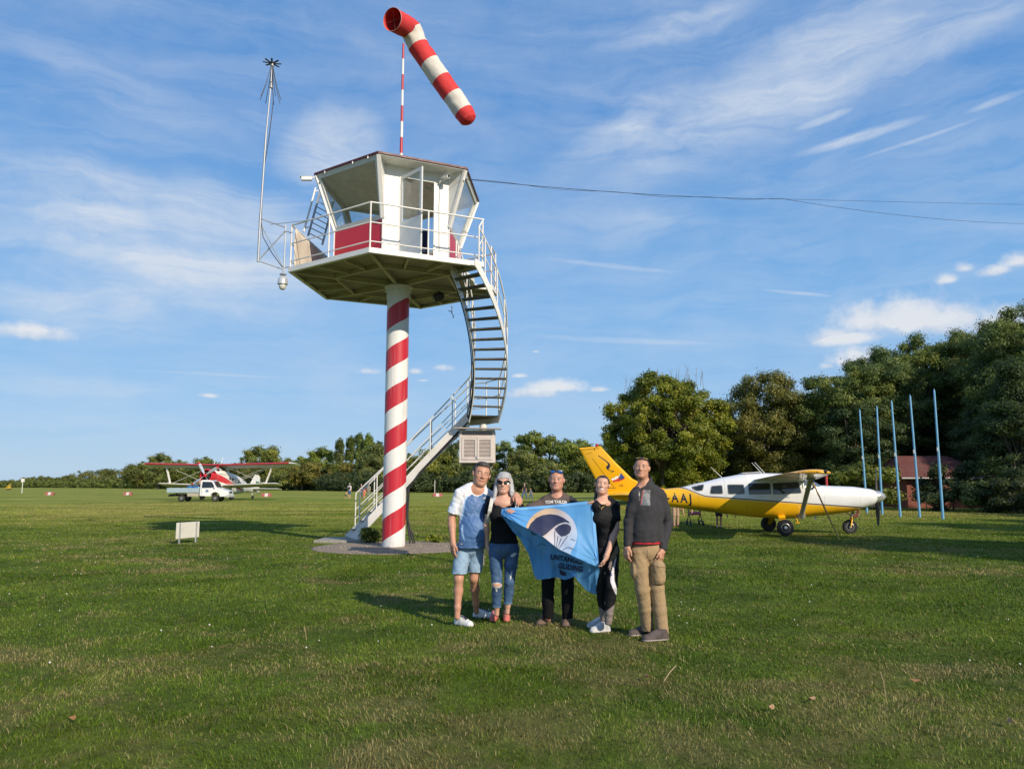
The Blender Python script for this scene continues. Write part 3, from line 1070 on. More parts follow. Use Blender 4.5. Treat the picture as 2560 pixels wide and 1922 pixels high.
me = new_mesh('sock', sk.v, sk.f, [M('sock_red', (.62, .035, .035), .75, var=.08, scale=3, bump=.25, bscale=14), M('sock_white', (.66, .62, .55), .8, var=.06, scale=3, bump=.25, bscale=14)], sk.m)
bm = bmesh.new()
bm.from_mesh(me)
bmesh.ops.remove_doubles(bm, verts=bm.verts, dist=.0005)
bmesh.ops.recalc_face_normals(bm, faces=bm.faces)
bm.to_mesh(me)
bm.free()
me.polygons.foreach_set('use_smooth', np.ones(len(me.polygons), dtype=bool))
so = put('sock', me, ws)
sm = so.modifiers.new('cloth', 'SOLIDIFY')
sm.thickness = .004
hoop = MB()
d = nrg[0]
u = (Vector((0, 0, 1)) - d * d.z).normalized()
v = d.cross(u)
circ = [pts[0] + (u * math.cos(a) + v * math.sin(a)) * .303 for a in np.linspace(0, 2 * PI, 49)]
hoop.tube(circ, .008, 6)
obj('hoop', hoop, M('hoop_paint', (.62, .30, .28), .6), ws, smooth=60)
fr = MB()
for s in (.35, 1.4):
    i = int(s)
    c = pts[i].lerp(pts[i + 1], s - i)
    for a in (0, PI / 2):
        e = u * math.cos(a) + v * math.sin(a)
        fr.tube([c - e * .28, c + e * .28], .008, 6)
fr.lathe([(.045, -.05), (.045, .0)], C0 + Vector((0, 0, at(600 + 1268 * K2, 262 * K2, 19.6).z)), 12)
obj('frame', fr, M('rust_red', (0, 0, 0)), ws)

# whip aerial
wa = at(600 + 1580 * K2 * 1.0, 340 + 210 * .3165, 19.9)
tag(obj('whip_antenna', MB().tube([Vector((wa.x, wa.y, ZR + .05)), Vector((wa.x, wa.y, ZR + .62))], [.022, .017], 8), WHITE, smooth=60, origin=(wa.x, wa.y, ZR + .06)), 'thin white whip aerial standing on the right of the cabin roof', 'antenna')

# tall grey aerial mast on a bracket
mz0, mz1 = at(645, 655, 18.3), at(658, 165, 18.3)
mast = thing('antenna_mast', 'tall grey aerial mast with fan of drooping rods, bracketed to the left deck corner', 'antenna', (mz0.x, mz0.y, mz0.z))
mm = MB()
bx, by = mz0.x, 18.3
zt = mz1.z
mm.tube([(bx, by, mz0.z), (bx + .01, by, 8.2)], .031, 10)
mm.tube([(bx + .01, by, 8.15), (bx + .06, by, 10.3)], .027, 10)
mm.tube([(bx + .06, by, 10.25), (bx + .13, by, zt - .42)], .021, 10)
mm.tube([(bx + .13, by, zt - .5), (bx + .135, by, zt)], .018, 8)
obj('pole', mm, ALU, mast, smooth=50)
hx, hy, hz_ = bx + .135, by, zt
hub = MB()
hub.lathe([(.035, -.02), (.045, 0), (.045, .09), (.02, .1)], (hx, hy, hz_), 10)
hub2 = MB()
hub2.lathe([(.02, -.62), (.045, -.6), (.045, -.55), (.03, -.53), (.03, -.47), (.045, -.45), (.02, -.43)], (hx, hy, hz_), 10)
obj('hub', hub, GREY, mast)
obj('coupler', hub2, GREY, mast)
for k in range(8):
    a = 2 * PI * k / 8 + .25
    ca, sa = math.cos(a), math.sin(a)
    mb = MB().beam((hx + .02 * ca, hy + .02 * sa, hz_ + .06), (hx + .225 * ca, hy + .225 * sa, hz_ + .08), .045, .012)
    obj('blade', mb, M('blade_black', (.03, .03, .032), .5), mast)
for k in range(8):
    a = 2 * PI * k / 8
    ca, sa = math.cos(a), math.sin(a)
    mb = MB().tube([(hx + .02 * ca, hy + .02 * sa, hz_), (hx + .13 * ca, hy + .13 * sa, hz_ - .5), (hx + .26 * ca, hy + .26 * sa, hz_ - .92)], .008, 5)
    obj('rod', mb, M('blade_black', (0, 0, 0)), mast)
obj('cable', MB().tube([(hx, hy, hz_ - .1), (hx + .07, hy, hz_ - .9), (bx + .2, hy, 11.0), (bx + .14, hy, 10.2), (bx + .04, hy, 9.3), (bx + .035, hy, 8.0), (bx + .1, hy, 7.6), (bx + .33, hy + .02, 7.2), (bx + .6, hy + .03, 6.84)], .011, 5), BLACK, mast, smooth=60)
br = MB()
pC = hexpt(5, RRr, 0)
q0 = Vector((pC.x - .16, pC.y + .02, 0))
mt, mbm = 7.98, mz0.z + .03
for a, b, r in (((q0.x, q0.y, 6.78), (q0.x, q0.y, 7.98), .016), ((bx, by, mt + .1), (q0.x, q0.y, 7.9), .013), ((bx, by, mbm), (q0.x, q0.y, 6.82), .013), ((bx, by, mbm), (q0.x, q0.y, 7.82), .016),
                ((bx, by, mt), (q0.x, q0.y, 6.85), .012), ((q0.x, q0.y, 7.82), (pC.x, pC.y, 7.75), .014), ((q0.x, q0.y, 6.87), (pC.x, pC.y, 6.9), .014)):
    br.tube([a, b], r, 6)
pm = hexpt(5, RRr, ZD + 1.08).lerp(hexpt(6, RRr, ZD + 1.08), .22)
br.tube([Vector((bx, by, mt)).lerp(q0 + Vector((0, 0, 7.9)), .4), pm], .009, 5)
obj('bracket', br, GREY, mast, smooth=50)

# dome camera hanging from the corner bracket
pz = Vector((q0.x - .02, q0.y, 6.78))
dc = thing('dome_camera', 'silver dome security camera hanging below the left deck corner', 'camera', pz)
mb = MB().lathe([(.02, 0), (.02, -.05), (.07, -.06), (.085, -.085), (.03, -.10), (.03, -.13)], pz, 20)
obj('mount', mb, GREY, dc, smooth=40)
mb = MB().lathe([(.03, -.12), (.07, -.135), (.105, -.18), (.118, -.25), (.124, -.33), (.115, -.335), (.02, -.335)], pz, 28)
obj('hood', mb, M('silver_paint', (.62, .63, .64), .3, metal=.35), dc, smooth=40)
mb = MB().lathe([(.088, -.336), (.088, -.38), (.075, -.43), (.04, -.465), (.001, -.475)], pz, 24)
obj('dome', mb, M('dome_white', (.72, .70, .64), .2, coat=.6), dc, smooth=60)


def bullet_cam(p, d, label):
    c = thing('bullet_camera', label, 'camera', p, group='cameras on the control cabin')
    d = Vector(d).normalized()
    rot = d.to_track_quat('X', 'Z').to_matrix()
    mt4 = Matrix.Translation(p) @ rot.to_4x4()
    obj('housing', MB().box((-.13, -.05, -.045), (.13, .05, .045), mat=mt4).box((-.12, -.058, .045), (.16, .058, .053), mat=mt4), M('camera_white', (.75, .75, .74), .35), c, bevel=.008)
    obj('lens', MB().lathe([(.034, 0), (.034, .012), (.02, .013)], (0, 0, 0), 14, axis=None).__class__().add(
        [mt4 @ Vector((.131 + dx_, math.cos(a) * r_, math.sin(a) * r_)) for dx_, r_ in ((0, .034), (.008, .034)) for a in [2 * PI * j / 14 for j in range(14)]],
        [tuple(range(13, -1, -1)), tuple(range(14, 28))] + [(j, (j + 1) % 14, 14 + (j + 1) % 14, 14 + j) for j in range(14)]), M('lens_black', (.01, .01, .012), .1), c)
    return c


cA = hexpt(5, 2.27, ZR - .05) + Vector((-.17, -.05, -.06))
c_ = bullet_cam(cA, (-1, -.25, -.1), 'white bullet camera sticking out from the left roof corner')
obj('arm', MB().tube([cA + Vector((.08, .02, .02)), hexpt(5, 2.2, ZR - .03)], .02, 6), WHITE, c_)
cB = wal(1.50, 9.17, .22)
c_ = bullet_cam(cB, (.75, -.65, -.12), 'white bullet camera on the wall right of the open cabin door')
obj('arm', MB().tube([cB + Vector((-.06, .05, -.04)), cB + Vector((-.14, .08, -.10)), wal(1.42, 9.06, .0)], .022, 6), WHITE, c_)

# overhead wires leaving to the right
wr0 = hexpt(1, 2.16, 9.12)
cable = thing('overhead_cable', 'thin dark overhead cable forking as it leaves the cabin roof to the right', 'cable', wr0)


def sag(a, b, s, n=24):
    return [a.lerp(b, t) - Vector((0, 0, s * 4 * t * (1 - t))) for t in np.linspace(0, 1, n)]


fk = at(1960, 498, 27)
e1, e2 = at(2760, 515, 40), at(2860, 548, 39)
obj('wire', MB().tube(sag(wr0, fk, .12), .008, 5).tube([p + Vector((0, .0, .03 * math.sin(i * .9))) for i, p in enumerate(sag(wr0, fk, .14))], .005, 5), BLACK, cable)
obj('wire', MB().tube(sag(fk, e1, .02), .006, 5), BLACK, cable)
obj('wire', MB().tube(sag(fk, e2, .55), .007, 5), BLACK, cable)
ins = MB().lathe([(.01, -.06), (.03, -.05), (.03, .05), (.01, .06)], wr0, 8)
ins.tube([wr0, wal(1.45, 9.05, .03), wal(1.42, 8.5, .02), wal(1.44, 7.3, .02)], .006, 5)
obj('bracket', ins, GREY, cable)

# concrete footing under the stairs
fb = MB().box((-5.35, 21.05, -.05), (-4.05, 22.4, .075))
tag(obj('concrete_footing', fb, M('concrete', (.30, .28, .24), .9, var=.2, scale=8, bump=.4, dirt=(.12, .11, .08), dirt_amt=.5), bevel=.02, origin=(-4.7, 21.7, 0)), 'low concrete slab under the foot of the tower stairs', 'footing')


# paved circle round the column
def paving_mat():
    m = bpy.data.materials.new('ring_paving')
    m.use_nodes = True
    t = NT(m.node_tree)
    b = t.n['Principled BSDF']
    pos = t.node('ShaderNodeNewGeometry').outputs['Position']
    s = t.node('ShaderNodeSeparateXYZ', {0: pos})
    x, y = t.math('SUBTRACT', s.outputs[0], DISC_C.x), t.math('SUBTRACT', s.outputs[1], DISC_C.y)
    r = t.math('SQRT', t.math('ADD', t.math('MULTIPLY', x, x), t.math('MULTIPLY', y, y)))
    rw = t.math('ADD', r, t.math('MULTIPLY', t.math('SUBTRACT', t.noise(pos, 3, 2), .5), .03))
    ring = t.math('DIVIDE', rw, 0.105)
    idx = t.math('FLOOR', ring)
    an = t.math('MULTIPLY', t.math('DIVIDE', t.math('ARCTAN2', y, x), 2 * PI), t.math('FLOOR', t.math('MULTIPLY', t.math('ADD', idx, .5), 5.5)))
    fr_ = t.math('FRACT', ring)
    fa = t.math('FRACT', t.math('ADD', an, 40.0))
    cell = t.node('ShaderNodeCombineXYZ', {0: idx, 1: t.math('FLOOR', t.math('ADD', an, 40.0)), 2: 0.0}).outputs[0]
    wn = t.node('ShaderNodeTexWhiteNoise', {'Vector': cell}).outputs[0]
    j1 = t.math('MINIMUM', t.math('MINIMUM', fr_, t.math('SUBTRACT', 1.0, fr_)), t.math('MULTIPLY', t.math('MINIMUM', fa, t.math('SUBTRACT', 1.0, fa)), .95))
    joint = t.maprange(j1, .05, .14)
    stone = t.ramp(wn, [(0, (.34, .25, .18)), (.5, (.44, .33, .245)), (1, (.54, .42, .31))])
    yel = t.math('MAXIMUM', t.math('COMPARE', idx, 12.0, .4), t.math('COMPARE', idx, 6.0, .4))
    stone = t.mix(yel, stone, (.62, .49, .27))
    stone = t.mix(t.maprange(t.noise(pos, 18, 6, .7), .35, .7), stone, (.27, .22, .16))
    c = t.mix(joint, (.11, .095, .07), stone)
    t.l.new(c, b.inputs['Base Color'])
    b.inputs['Roughness'].default_value = .9
    bn = t.node('ShaderNodeBump', {'Strength': .8, 'Distance': .012, 'Height': joint})
    t.l.new(bn.outputs[0], b.inputs['Normal'])
    return m


pv = MB()
prof = [(.3, .03), (1.0, .03), (1.9, .022), (2.0, .012), (2.05, -.03)]
pv.lathe(prof, DISC_C, 96)
tag(obj('paving', pv, paving_mat(), smooth=50), kind='structure')

# ================================================================== WEATHER SCREEN
WX, WY = -.68, 15.0
wbox = thing('weather_screen', 'cream louvred weather instrument box on a post in front of the stairs', 'weather box', (WX, WY, 0))
WP = M('screen_paint', (.66, .58, .53), .6, var=.06, scale=5, dirt=(.40, .33, .28), dirt_amt=.35)
x0, x1, y0, y1, zb, zt_ = WX - .345, WX + .345, WY - .02, WY + .56, 1.985, 2.53
fr = MB()
for x in (x0, x1 - .05):
    for y in (y0, y1 - .05):
        fr.box((x, y, zb), (x + .05, y + .05, zt_ + .08))
fr.box((x0 - .003, y0 - .003, zb - .012), (x1 + .003, y1 + .003, zb + .02))
for y in (y0 + .003, y1 - .053):
    fr.box((x0 + .05, y, zb + .02), (x1 - .05, y + .05, zb + .05))
    fr.box((x0 + .05, y, zt_ - .07), (x1 - .05, y + .05, zt_ - .03))
    fr.box((x0 + .05, y, zt_ + .05), (x1 - .05, y + .05, zt_ + .08))
for x in (x0 + .003, x1 - .053):
    fr.box((x, y0 + .05, zb + .02), (x + .05, y1 - .05, zb + .05))
    fr.box((x, y0 + .05, zt_ + .03), (x + .05, y1 - .05, zt_ + .08))
obj('frame', fr, WP, wbox, bevel=.003)


def louvre(xa, xb, ya, yb, za, zb_, n, parent, name):
    mb = MB()
    for k in range(n):
        z = za + (zb_ - za) * (k + .15) / n
        dz = (zb_ - za) / n * .95
        if abs(xb - xa) > abs(yb - ya):
            mb.prism([(xa, ya, z), (xb, ya, z), (xb, ya + .035, z + dz), (xa, ya + .035, z + dz)], (0, 0.008, .004))
        else:
            s = .035 if ya is not None and xa > WX else -.035
            mb.prism([(xa, ya, z), (xa, yb, z), (xa - s, yb, z + dz), (xa - s, ya, z + dz)], (-.008 if s > 0 else .008, 0, .004))
    return obj(name, mb, WP, parent)


mid = (x0 + x1) / 2
for xa, xb in ((x0 + .05, mid - .004), (mid + .004, x1 - .05)):
    df = MB()
    yd = y0 - .012
    z0_, z1_ = zb + .05, zt_ - .075
    df.box((xa, yd, z0_), (xa + .035, yd + .03, z1_))
    df.box((xb - .035, yd, z0_), (xb, yd + .03, z1_))
    df.box((xa + .035, yd, z0_), (xb - .035, yd + .03, z0_ + .04))
    df.box((xa + .035, yd, z1_ - .04), (xb - .035, yd + .03, z1_))
    dd_ = obj('door', df, WP, wbox, bevel=.003)
    louvre(xa + .035, xb - .035, yd + .004, yd + .004, z0_ + .04, z1_ - .04, 13, dd_, 'louvre')
louvre(x0 + .05, x1 - .05, y0 + .005, y0 + .005, zt_ - .03, zt_ + .05, 3, wbox, 'louvre')
louvre(x0 + .05, x1 - .05, y1 - .04, y1 - .04, zb + .05, zt_ + .05, 16, wbox, 'louvre')
louvre(x1 - .006, x1 - .006, y0 + .05, y1 - .05, zb + .05, zt_ + .03, 15, wbox, 'louvre')
louvre(x0 + .006, x0 + .006, y0 + .05, y1 - .05, zb + .05, zt_ + .03, 15, wbox, 'louvre')
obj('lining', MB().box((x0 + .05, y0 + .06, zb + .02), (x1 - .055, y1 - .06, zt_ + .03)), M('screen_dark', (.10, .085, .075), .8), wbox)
lt = MB().box((mid - .012, y0 - .02, zb + .06), (mid + .012, y0 - .013, zb + .13)).box((mid - .02, y0 - .028, zb + .08), (mid + .004, y0 - .020, zb + .10))
obj('latch', lt, GREY, wbox)
rfb = MB()
ra = [Vector((x0 - .10, y0 - .14, zt_ + .10)), Vector((x1 + .12, y0 - .14, zt_ + .085)), Vector((x1 + .12, y1 + .12, zt_ + .13)), Vector((x0 - .10, y1 + .12, zt_ + .145))]
rfb.prism(ra, (0, 0, .022))
for k in range(1, 7):
    t = k / 7
    rfb.beam(ra[0].lerp(ra[1], t) + Vector((0, 0, .024)), ra[3].lerp(ra[2], t) + Vector((0, 0, .024)), .012, .008)
obj('roof', rfb, M('roof_board', (.42, .36, .32), .7, var=.15, scale=8), wbox)
ps = MB().box((WX + .04, y0 + .22, -.05), (WX + .14, y0 + .32, zb - .06)).box((x0 + .04, y0 + .2, zb - .06), (x1 - .04, y0 + .34, zb - .012))
ps.beam((WX + .12, y0 + .27, 1.55), (x1 - .06, y0 + .27, zb - .06), .04, .05, up=(0, 1, 0))
obj('post', ps, M('screen_post', (.28, .23, .2), .8), wbox)

# ================================================================== BLANK BOARD IN THE GRASS
bl, brd = ground_at(300 + 640 * .226, 1100 + 1150 * .226), ground_at(300 + 862 * .226, 1100 + 1128 * .226)
sgn = thing('sign_board', 'blank cream board seen from behind on two short posts in the lawn', 'sign', ((bl.x + brd.x) / 2, (bl.y + brd.y) / 2, 0))
dd_ = (brd - bl).normalized()
nn_ = Vector((-dd_.y, dd_.x, 0))
L_ = (brd - bl).length
zz0, zz1 = .14, .56
mb = MB().prism([bl - dd_ * .08 + Vector((0, 0, zz0)), brd + dd_ * .03 + Vector((0, 0, zz0)), brd + dd_ * .03 + Vector((0, 0, zz1)), bl - dd_ * .08 + Vector((0, 0, zz1))], nn_ * .02)
obj('panel', mb, M('board_cream', (.66, .64, .57), .6, var=.05, scale=9, dirt=(.45, .42, .34), dirt_amt=.4), sgn, bevel=.004)
for p in (bl + dd_ * .06, brd - dd_ * .08):
    obj('post', MB().box((p.x - .018, p.y - .045, -.05), (p.x + .018, p.y - .012, zz1 - .005)), M('galv', (.45, .46, .46), .5, metal=.4), sgn)
# ================================================================== VEGETATION
def leaf_mat(name, c1, c2, c3, sat=0.0):
    """leaves: light and dark individuals, young tips and a few yellowing ones"""
    m = bpy.data.materials.new(name)
    m.use_nodes = True
    t = NT(m.node_tree)
    t.n.clear()
    o = t.node('ShaderNodeOutputMaterial')
    rnd = t.node('ShaderNodeAttribute', attribute_name='rnd').outputs['Fac']
    cl = t.node('ShaderNodeAttribute', attribute_name='clump').outputs['Fac']
    oi = t.node('ShaderNodeObjectInfo').outputs['Random']
    k = t.math('ADD', t.math('MULTIPLY', cl, 0.6), t.math('MULTIPLY', rnd, 0.4))
    c = t.ramp(k, [(0.12, c1), (0.55, c2), (0.95, c3)])
    c = t.node('ShaderNodeHueSaturation', {'Hue': t.maprange(oi, 0, 1, .485, .515), 'Saturation': t.maprange(t.math('FRACT', t.math('MULTIPLY', oi, 7.7)), 0, 1, .85, 1.05),
                                           'Value': t.maprange(t.math('FRACT', t.math('MULTIPLY', oi, 3.3)), 0, 1, .82, 1.15), 'Color': c}).outputs[0]
    df = t.node('ShaderNodeBsdfPrincipled', {'Base Color': c, 'Roughness': .5, 'Specular IOR Level': .35})
    tl = t.node('ShaderNodeBsdfTranslucent', {'Color': t.mix(1.0, c, (1.1, 1.15, .5), 'MULTIPLY')})
    mx = t.node('ShaderNodeMixShader', {0: .34, 1: df.outputs[0], 2: tl.outputs[0]})
    t.l.new(mx.outputs[0], o.inputs[0])
    return m


LEAF_OAK = leaf_mat('leaf_oak', (.095, .120, .014), (.200, .220, .028), (.40, .37, .048))
LEAF_ACACIA = leaf_mat('leaf_acacia', (.085, .130, .030), (.155, .210, .044), (.31, .34, .070))
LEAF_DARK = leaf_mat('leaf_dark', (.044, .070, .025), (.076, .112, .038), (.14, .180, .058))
LEAF_FAR = leaf_mat('leaf_far', (.090, .118, .022), (.180, .210, .036), (.34, .345, .065))
LEAF_YEL = leaf_mat('leaf_yellow', (.13, .14, .024), (.24, .23, .036), (.38, .32, .05))
LEAF_ORANGE = leaf_mat('leaf_rust', (.10, .06, .02), (.20, .12, .03), (.30, .19, .05))
BARK = M('bark', (.12, .095, .07), .95, var=.35, scale=6, bump=.8, bscale=25)


def crown_arrays(seed, rx, ry, rz, cz, nclump, nleaf, lsize, shape='round', clump_r=.30, gap=.15, droop=0.0, seg=(1.0, .45)):
    """leaves gathered in clumps through the crown's volume"""
    rg = np.random.default_rng(seed)
    cc = []
    while len(cc) < nclump:
        u = rg.normal(size=3)
        u /= np.linalg.norm(u)
        r = rg.random() ** .33
        if shape == 'round':
            r = max(r, .35 + .3 * rg.random())
            p = u * r * np.array([rx, ry, rz])
            if p[2] < 0:
                p[2] *= (1 + droop)
        elif shape == 'poplar':
            h = rg.uniform(-1, 1)
            prof = math.sqrt(max(0, 1 - ((h + .25) / 1.25) ** 2)) if h > -.25 else math.sqrt(max(0, 1 - ((h + .25) / .9) ** 2))
            p = np.array([u[0] * prof * rx * .8, u[1] * prof * ry * .8, h * rz])
        else:                                      # conifer: whorls of boughs
            h = rg.random() ** .8
            prof = (1 - h) ** .8 + .05
            a = rg.uniform(0, 2 * PI)
            q = prof * (0.35 + .65 * rg.random())
            p = np.array([math.cos(a) * q * rx, math.sin(a) * q * ry, (h * 2 - 1) * rz - q * rz * .10])
        cc.append(p)
    cc = np.array(cc)
    cr = clump_r * min(rx, rz) * rg.uniform(.40, 1.15, nclump)
    tint = rg.random(nclump)
    wgt = cr ** 2
    ci = rg.choice(nclump, nleaf, p=wgt / wgt.sum())
    d = rg.normal(size=(nleaf, 3))
    d /= np.linalg.norm(d, axis=1)[:, None]
    rr = cr[ci] * rg.random(nleaf) ** .45
    spray = rg.random(nleaf) < .055
    rr = np.where(spray, cr[ci] * rg.uniform(1.0, 1.5, nleaf), rr)
    sq = np.array([1.15, 1.15, .75]) if shape != 'poplar' else np.array([.8, .8, 1.4])
    pos = cc[ci] + d * rr[:, None] * sq
    pos += rg.normal(size=(nleaf, 3)) * lsize * .8
    out = pos / np.array([rx, ry, rz])
    out /= np.linalg.norm(out, axis=1)[:, None] + 1e-6
    nrm = d * .8 + out * .35 + rg.normal(size=(nleaf, 3)) * .5 + np.array([0, 0, .25])
    nrm /= np.linalg.norm(nrm, axis=1)[:, None]
    t = np.cross(nrm, rg.normal(size=(nleaf, 3)))
    t /= np.linalg.norm(t, axis=1)[:, None] + 1e-9
    b = np.cross(nrm, t)
    s = lsize * rg.uniform(.55, 1.35, nleaf)
    pos[:, 2] += cz
    V = np.empty((nleaf, 4, 3))
    V[:, 0] = pos - t * (s * seg[0])[:, None]
    V[:, 1] = pos - b * (s * seg[1])[:, None] + nrm * (s * .12)[:, None]
    V[:, 2] = pos + t * (s * seg[0])[:, None]
    V[:, 3] = pos + b * (s * seg[1])[:, None] + nrm * (s * .12)[:, None]
    return V.reshape(-1, 3), np.repeat(rg.random(nleaf), 4), np.repeat(tint[ci], 4), cc + np.array([0, 0, cz]), cr


def crown_mesh(name, mat, *a, **k):
    V, rnd, tint, cc, cr = crown_arrays(*a, **k)
    n = len(V) // 4
    me = mesh_np(name, V, np.arange(n * 4), np.arange(n) * 4, None, [mat], {'rnd': rnd, 'clump': tint})
    return me, cc


def limb_mb(seed, cc, base_r, h0, nlimb, lean=0.0, stems=1, spread=.4):
    """tapered trunk(s) and limbs reaching into the clumps"""
    rg = random.Random(seed)
    mb = MB()
    cz = sum(c[2] for c in cc) / len(cc)
    for s in range(stems):
        a = 2 * PI * s / max(stems, 1) + .5
        ox, oy = (spread * math.cos(a), spread * math.sin(a)) if stems > 1 else (0, 0)
        br = base_r / math.sqrt(stems)
        top = Vector((ox * 1.6 + lean, oy * 1.6, cz))
        path = [Vector((ox, oy, -.1)), Vector((ox * 1.05, oy * 1.05, h0 * .15)), Vector((ox * 1.2 + lean * .3 + rg.uniform(-.1, .1), oy * 1.2 + rg.uniform(-.1, .1), h0)), top]
        mb.tube(path, [br * 1.35, br, br * .75, br * .25], 8)
        for c in rg.sample(list(range(len(cc))), min(nlimb, len(cc))):
            e = Vector(cc[c])
            st_ = path[2].lerp(top, rg.uniform(0, .8))
            mid = st_.lerp(e, .5) + Vector((0, 0, (e - st_).length * .10)) + Vector((rg.uniform(-.2, .2), rg.uniform(-.2, .2), 0))
            r0 = br * rg.uniform(.25, .45)
            mb.tube([st_, mid, e], [r0, r0 * .6, r0 * .18], 5)
    return mb


TREE_KINDS = {}


def tree_kind(key, mat, seed, rx, ry, rz, cz, nclump, nleaf, lsize, trunk_r, h0, nlimb, stems=1, spread=.4, **k):
    me, cc = crown_mesh('crown', mat, seed, rx, ry, rz, cz, nclump, nleaf, lsize, **k)
    mb = limb_mb(seed, cc, trunk_r, h0, nlimb, stems=stems, spread=spread)
    tm = new_mesh('trunk', mb.v, mb.f, [BARK])
    tm.polygons.foreach_set('use_smooth', np.ones(len(tm.polygons), dtype=bool))
    TREE_KINDS[key] = (me, tm)


def tree(key, loc, scale, label, rz=None, group=None, name='tree', cat='tree', mat=None):
    me, tm = TREE_KINDS[key]
    rg = random.Random(hash(label) if False else sum(map(ord, label)))
    t = thing(name, label, cat, loc, rg.uniform(0, 2 * PI) if rz is None else rz, group)
    t.scale = scale if hasattr(scale, '__len__') else (scale, scale, scale)
    for nm, m_ in (('crown', me), ('trunk', tm)):
        c = bpy.data.objects.new(nm, m_)
        COL.objects.link(c)
        c.parent = t
    return t


# near kinds (detailed) ---- metres at scale 1
tree_kind('big', LEAF_OAK, 11, 5.2, 5.0, 4.3, 5.9, 460, 130000, .11, .55, 1.6, 40, stems=6, spread=.9, droop=.22, clump_r=.125)
tree_kind('oak', LEAF_OAK, 12, 4.2, 4.0, 4.7, 6.3, 220, 66000, .11, .32, 3.0, 24, clump_r=.19)
tree_kind('acacia', LEAF_ACACIA, 13, 4.6, 4.4, 4.0, 9.2, 220, 66000, .105, .30, 4.5, 24, clump_r=.17)
tree_kind('acacia_tall', LEAF_ACACIA, 14, 4.2, 4.0, 5.6, 9.4, 240, 70000, .105, .32, 4.0, 24, clump_r=.17)
tree_kind('dark', LEAF_DARK, 15, 4.4, 4.2, 5.0, 6.8, 200, 60000, .11, .3, 1.6, 20, clump_r=.18)
tree_kind('spruce', LEAF_DARK, 16, 3.4, 3.4, 5.4, 5.6, 140, 52000, .12, .22, .6, 60, shape='conifer', clump_r=.2, seg=(1.0, .25))
tree_kind('bush', LEAF_DARK, 17, 1.7, 1.5, 1.2, 1.25, 26, 9000, .09, .09, .25, 8, stems=3, spread=.3, clump_r=.34)
tree_kind('bush_light', LEAF_OAK, 18, 1.5, 1.4, 1.3, 1.35, 24, 8000, .10, .09, .25, 8, stems=3, spread=.3, clump_r=.34)
tree_kind('rust', LEAF_ORANGE, 19, 2.2, 2.0, 1.2, 4.4, 16, 5000, .13, .12, 2.0, 6, clump_r=.4)
# far kinds (coarser leaves)
tree_kind('far_round', LEAF_FAR, 21, 5.5, 5.5, 5.6, 7.6, 60, 12000, .36, .4, 2.5, 6, clump_r=.30)
tree_kind('far_open', LEAF_ACACIA, 22, 4.5, 4.5, 6.6, 10.0, 40, 7500, .34, .35, 4, 16, clump_r=.27)
tree_kind('far_yellow', LEAF_YEL, 23, 4.6, 4.6, 4.2, 5.6, 44, 9000, .34, .35, 2, 5, clump_r=.30)
tree_kind('far_poplar', LEAF_ACACIA, 24, 2.0, 2.0, 8.2, 9.2, 60, 8000, .32, .3, 1, 4, shape='poplar', clump_r=.42)
tree_kind('far_dark', LEAF_FAR, 25, 5.4, 5.4, 5.4, 6.8, 54, 11000, .36, .4, 2, 5, clump_r=.30)
tree_kind('far_bush', LEAF_FAR, 26, 3.4, 3.0, 2.6, 2.7, 26, 5000, .32, .15, .4, 3, clump_r=.36)

P = lambda u, D: Vector((at(u, 1214, D).x, D, 0))     # bearing u at distance D, on the ground

# --- the broad tree behind the yellow plane
bt = tree('big', P(1672, 62), (1.0, 1.0, 1.03), 'broad round-headed tree on several trunks behind the yellow plane\'s tail', rz=.4)
rg_ = random.Random(8)
for k in range(26):
    a, q = rg_.uniform(0, 2 * PI), rg_.uniform(.2, 3.6)
    b_ = Vector((q * math.cos(a), q * math.sin(a), 8.4 + rg_.uniform(0, .9)))
    e_ = b_ + Vector((rg_.uniform(-.5, .6), rg_.uniform(-.4, .4), rg_.uniform(.8, 1.9)))
    tw = MB()
    tw.tube([b_, b_.lerp(e_, .5) + Vector((rg_.uniform(-.1, .1), 0, 0)), e_], [.022, .016, .006], 4)
    for _ in range(2):
        f_ = b_.lerp(e_, rg_.uniform(.3, .8))
        tw.tube([f_, f_ + Vector((rg_.uniform(-.5, .5), rg_.uniform(-.3, .3), rg_.uniform(.3, .7)))], [.012, .005], 4)
    obj('twig', tw, M('dead_twig', (.22, .17, .12), .9), bt, local=True)

# --- right-hand wood
RW = 'trees of the right-hand wood'
tree('oak', P(1925, 64), (.86, .86, 1.0), 'light olive oak with open top right of the broad round tree', group=RW)
tree('oak', P(1835, 78), (.7, .7, .62), 'smaller olive oak in the gap behind the broad round tree', group=RW)
tree('acacia', P(2040, 66), (.8, .8, .72), 'low dark acacia between the olive oak and the blue poles', group=RW)
tree('oak', P(2000, 84), (.9, .9, .9), 'far olive oak peeping over the low acacia', group=RW)
tree('acacia', P(2120, 62), (.85, .85, .86), 'acacia rising behind the leftmost blue pole', group=RW)
tree('acacia_tall', P(2215, 62), (.9, .9, .84), 'tall acacia behind the second and third blue poles', group=RW)
tree('acacia_tall', P(2310, 66), (.95, .95, .95), 'tall acacia crowned above the fourth blue pole', group=RW)
tree('dark', P(2240, 77), (1.0, 1.0, 1.26), 'dark oak crown showing above the acacias behind the poles', group=RW)
tree('acacia_tall', P(2420, 67), (.95, .95, 1.0), 'tall acacia directly behind the red hut roof', group=RW)
tree('acacia_tall', P(2500, 62), (.95, .95, .98), 'high feathery acacia right of the red hut', group=RW)
tree('acacia_tall', P(2590, 55), (1.0, 1.0, .97), 'highest feathery acacia at the right edge of the wood', group=RW)
tree('spruce', P(2400, 64), (1.15, 1.15, 1.08), 'dark spruce standing behind the fifth blue pole', group=RW)
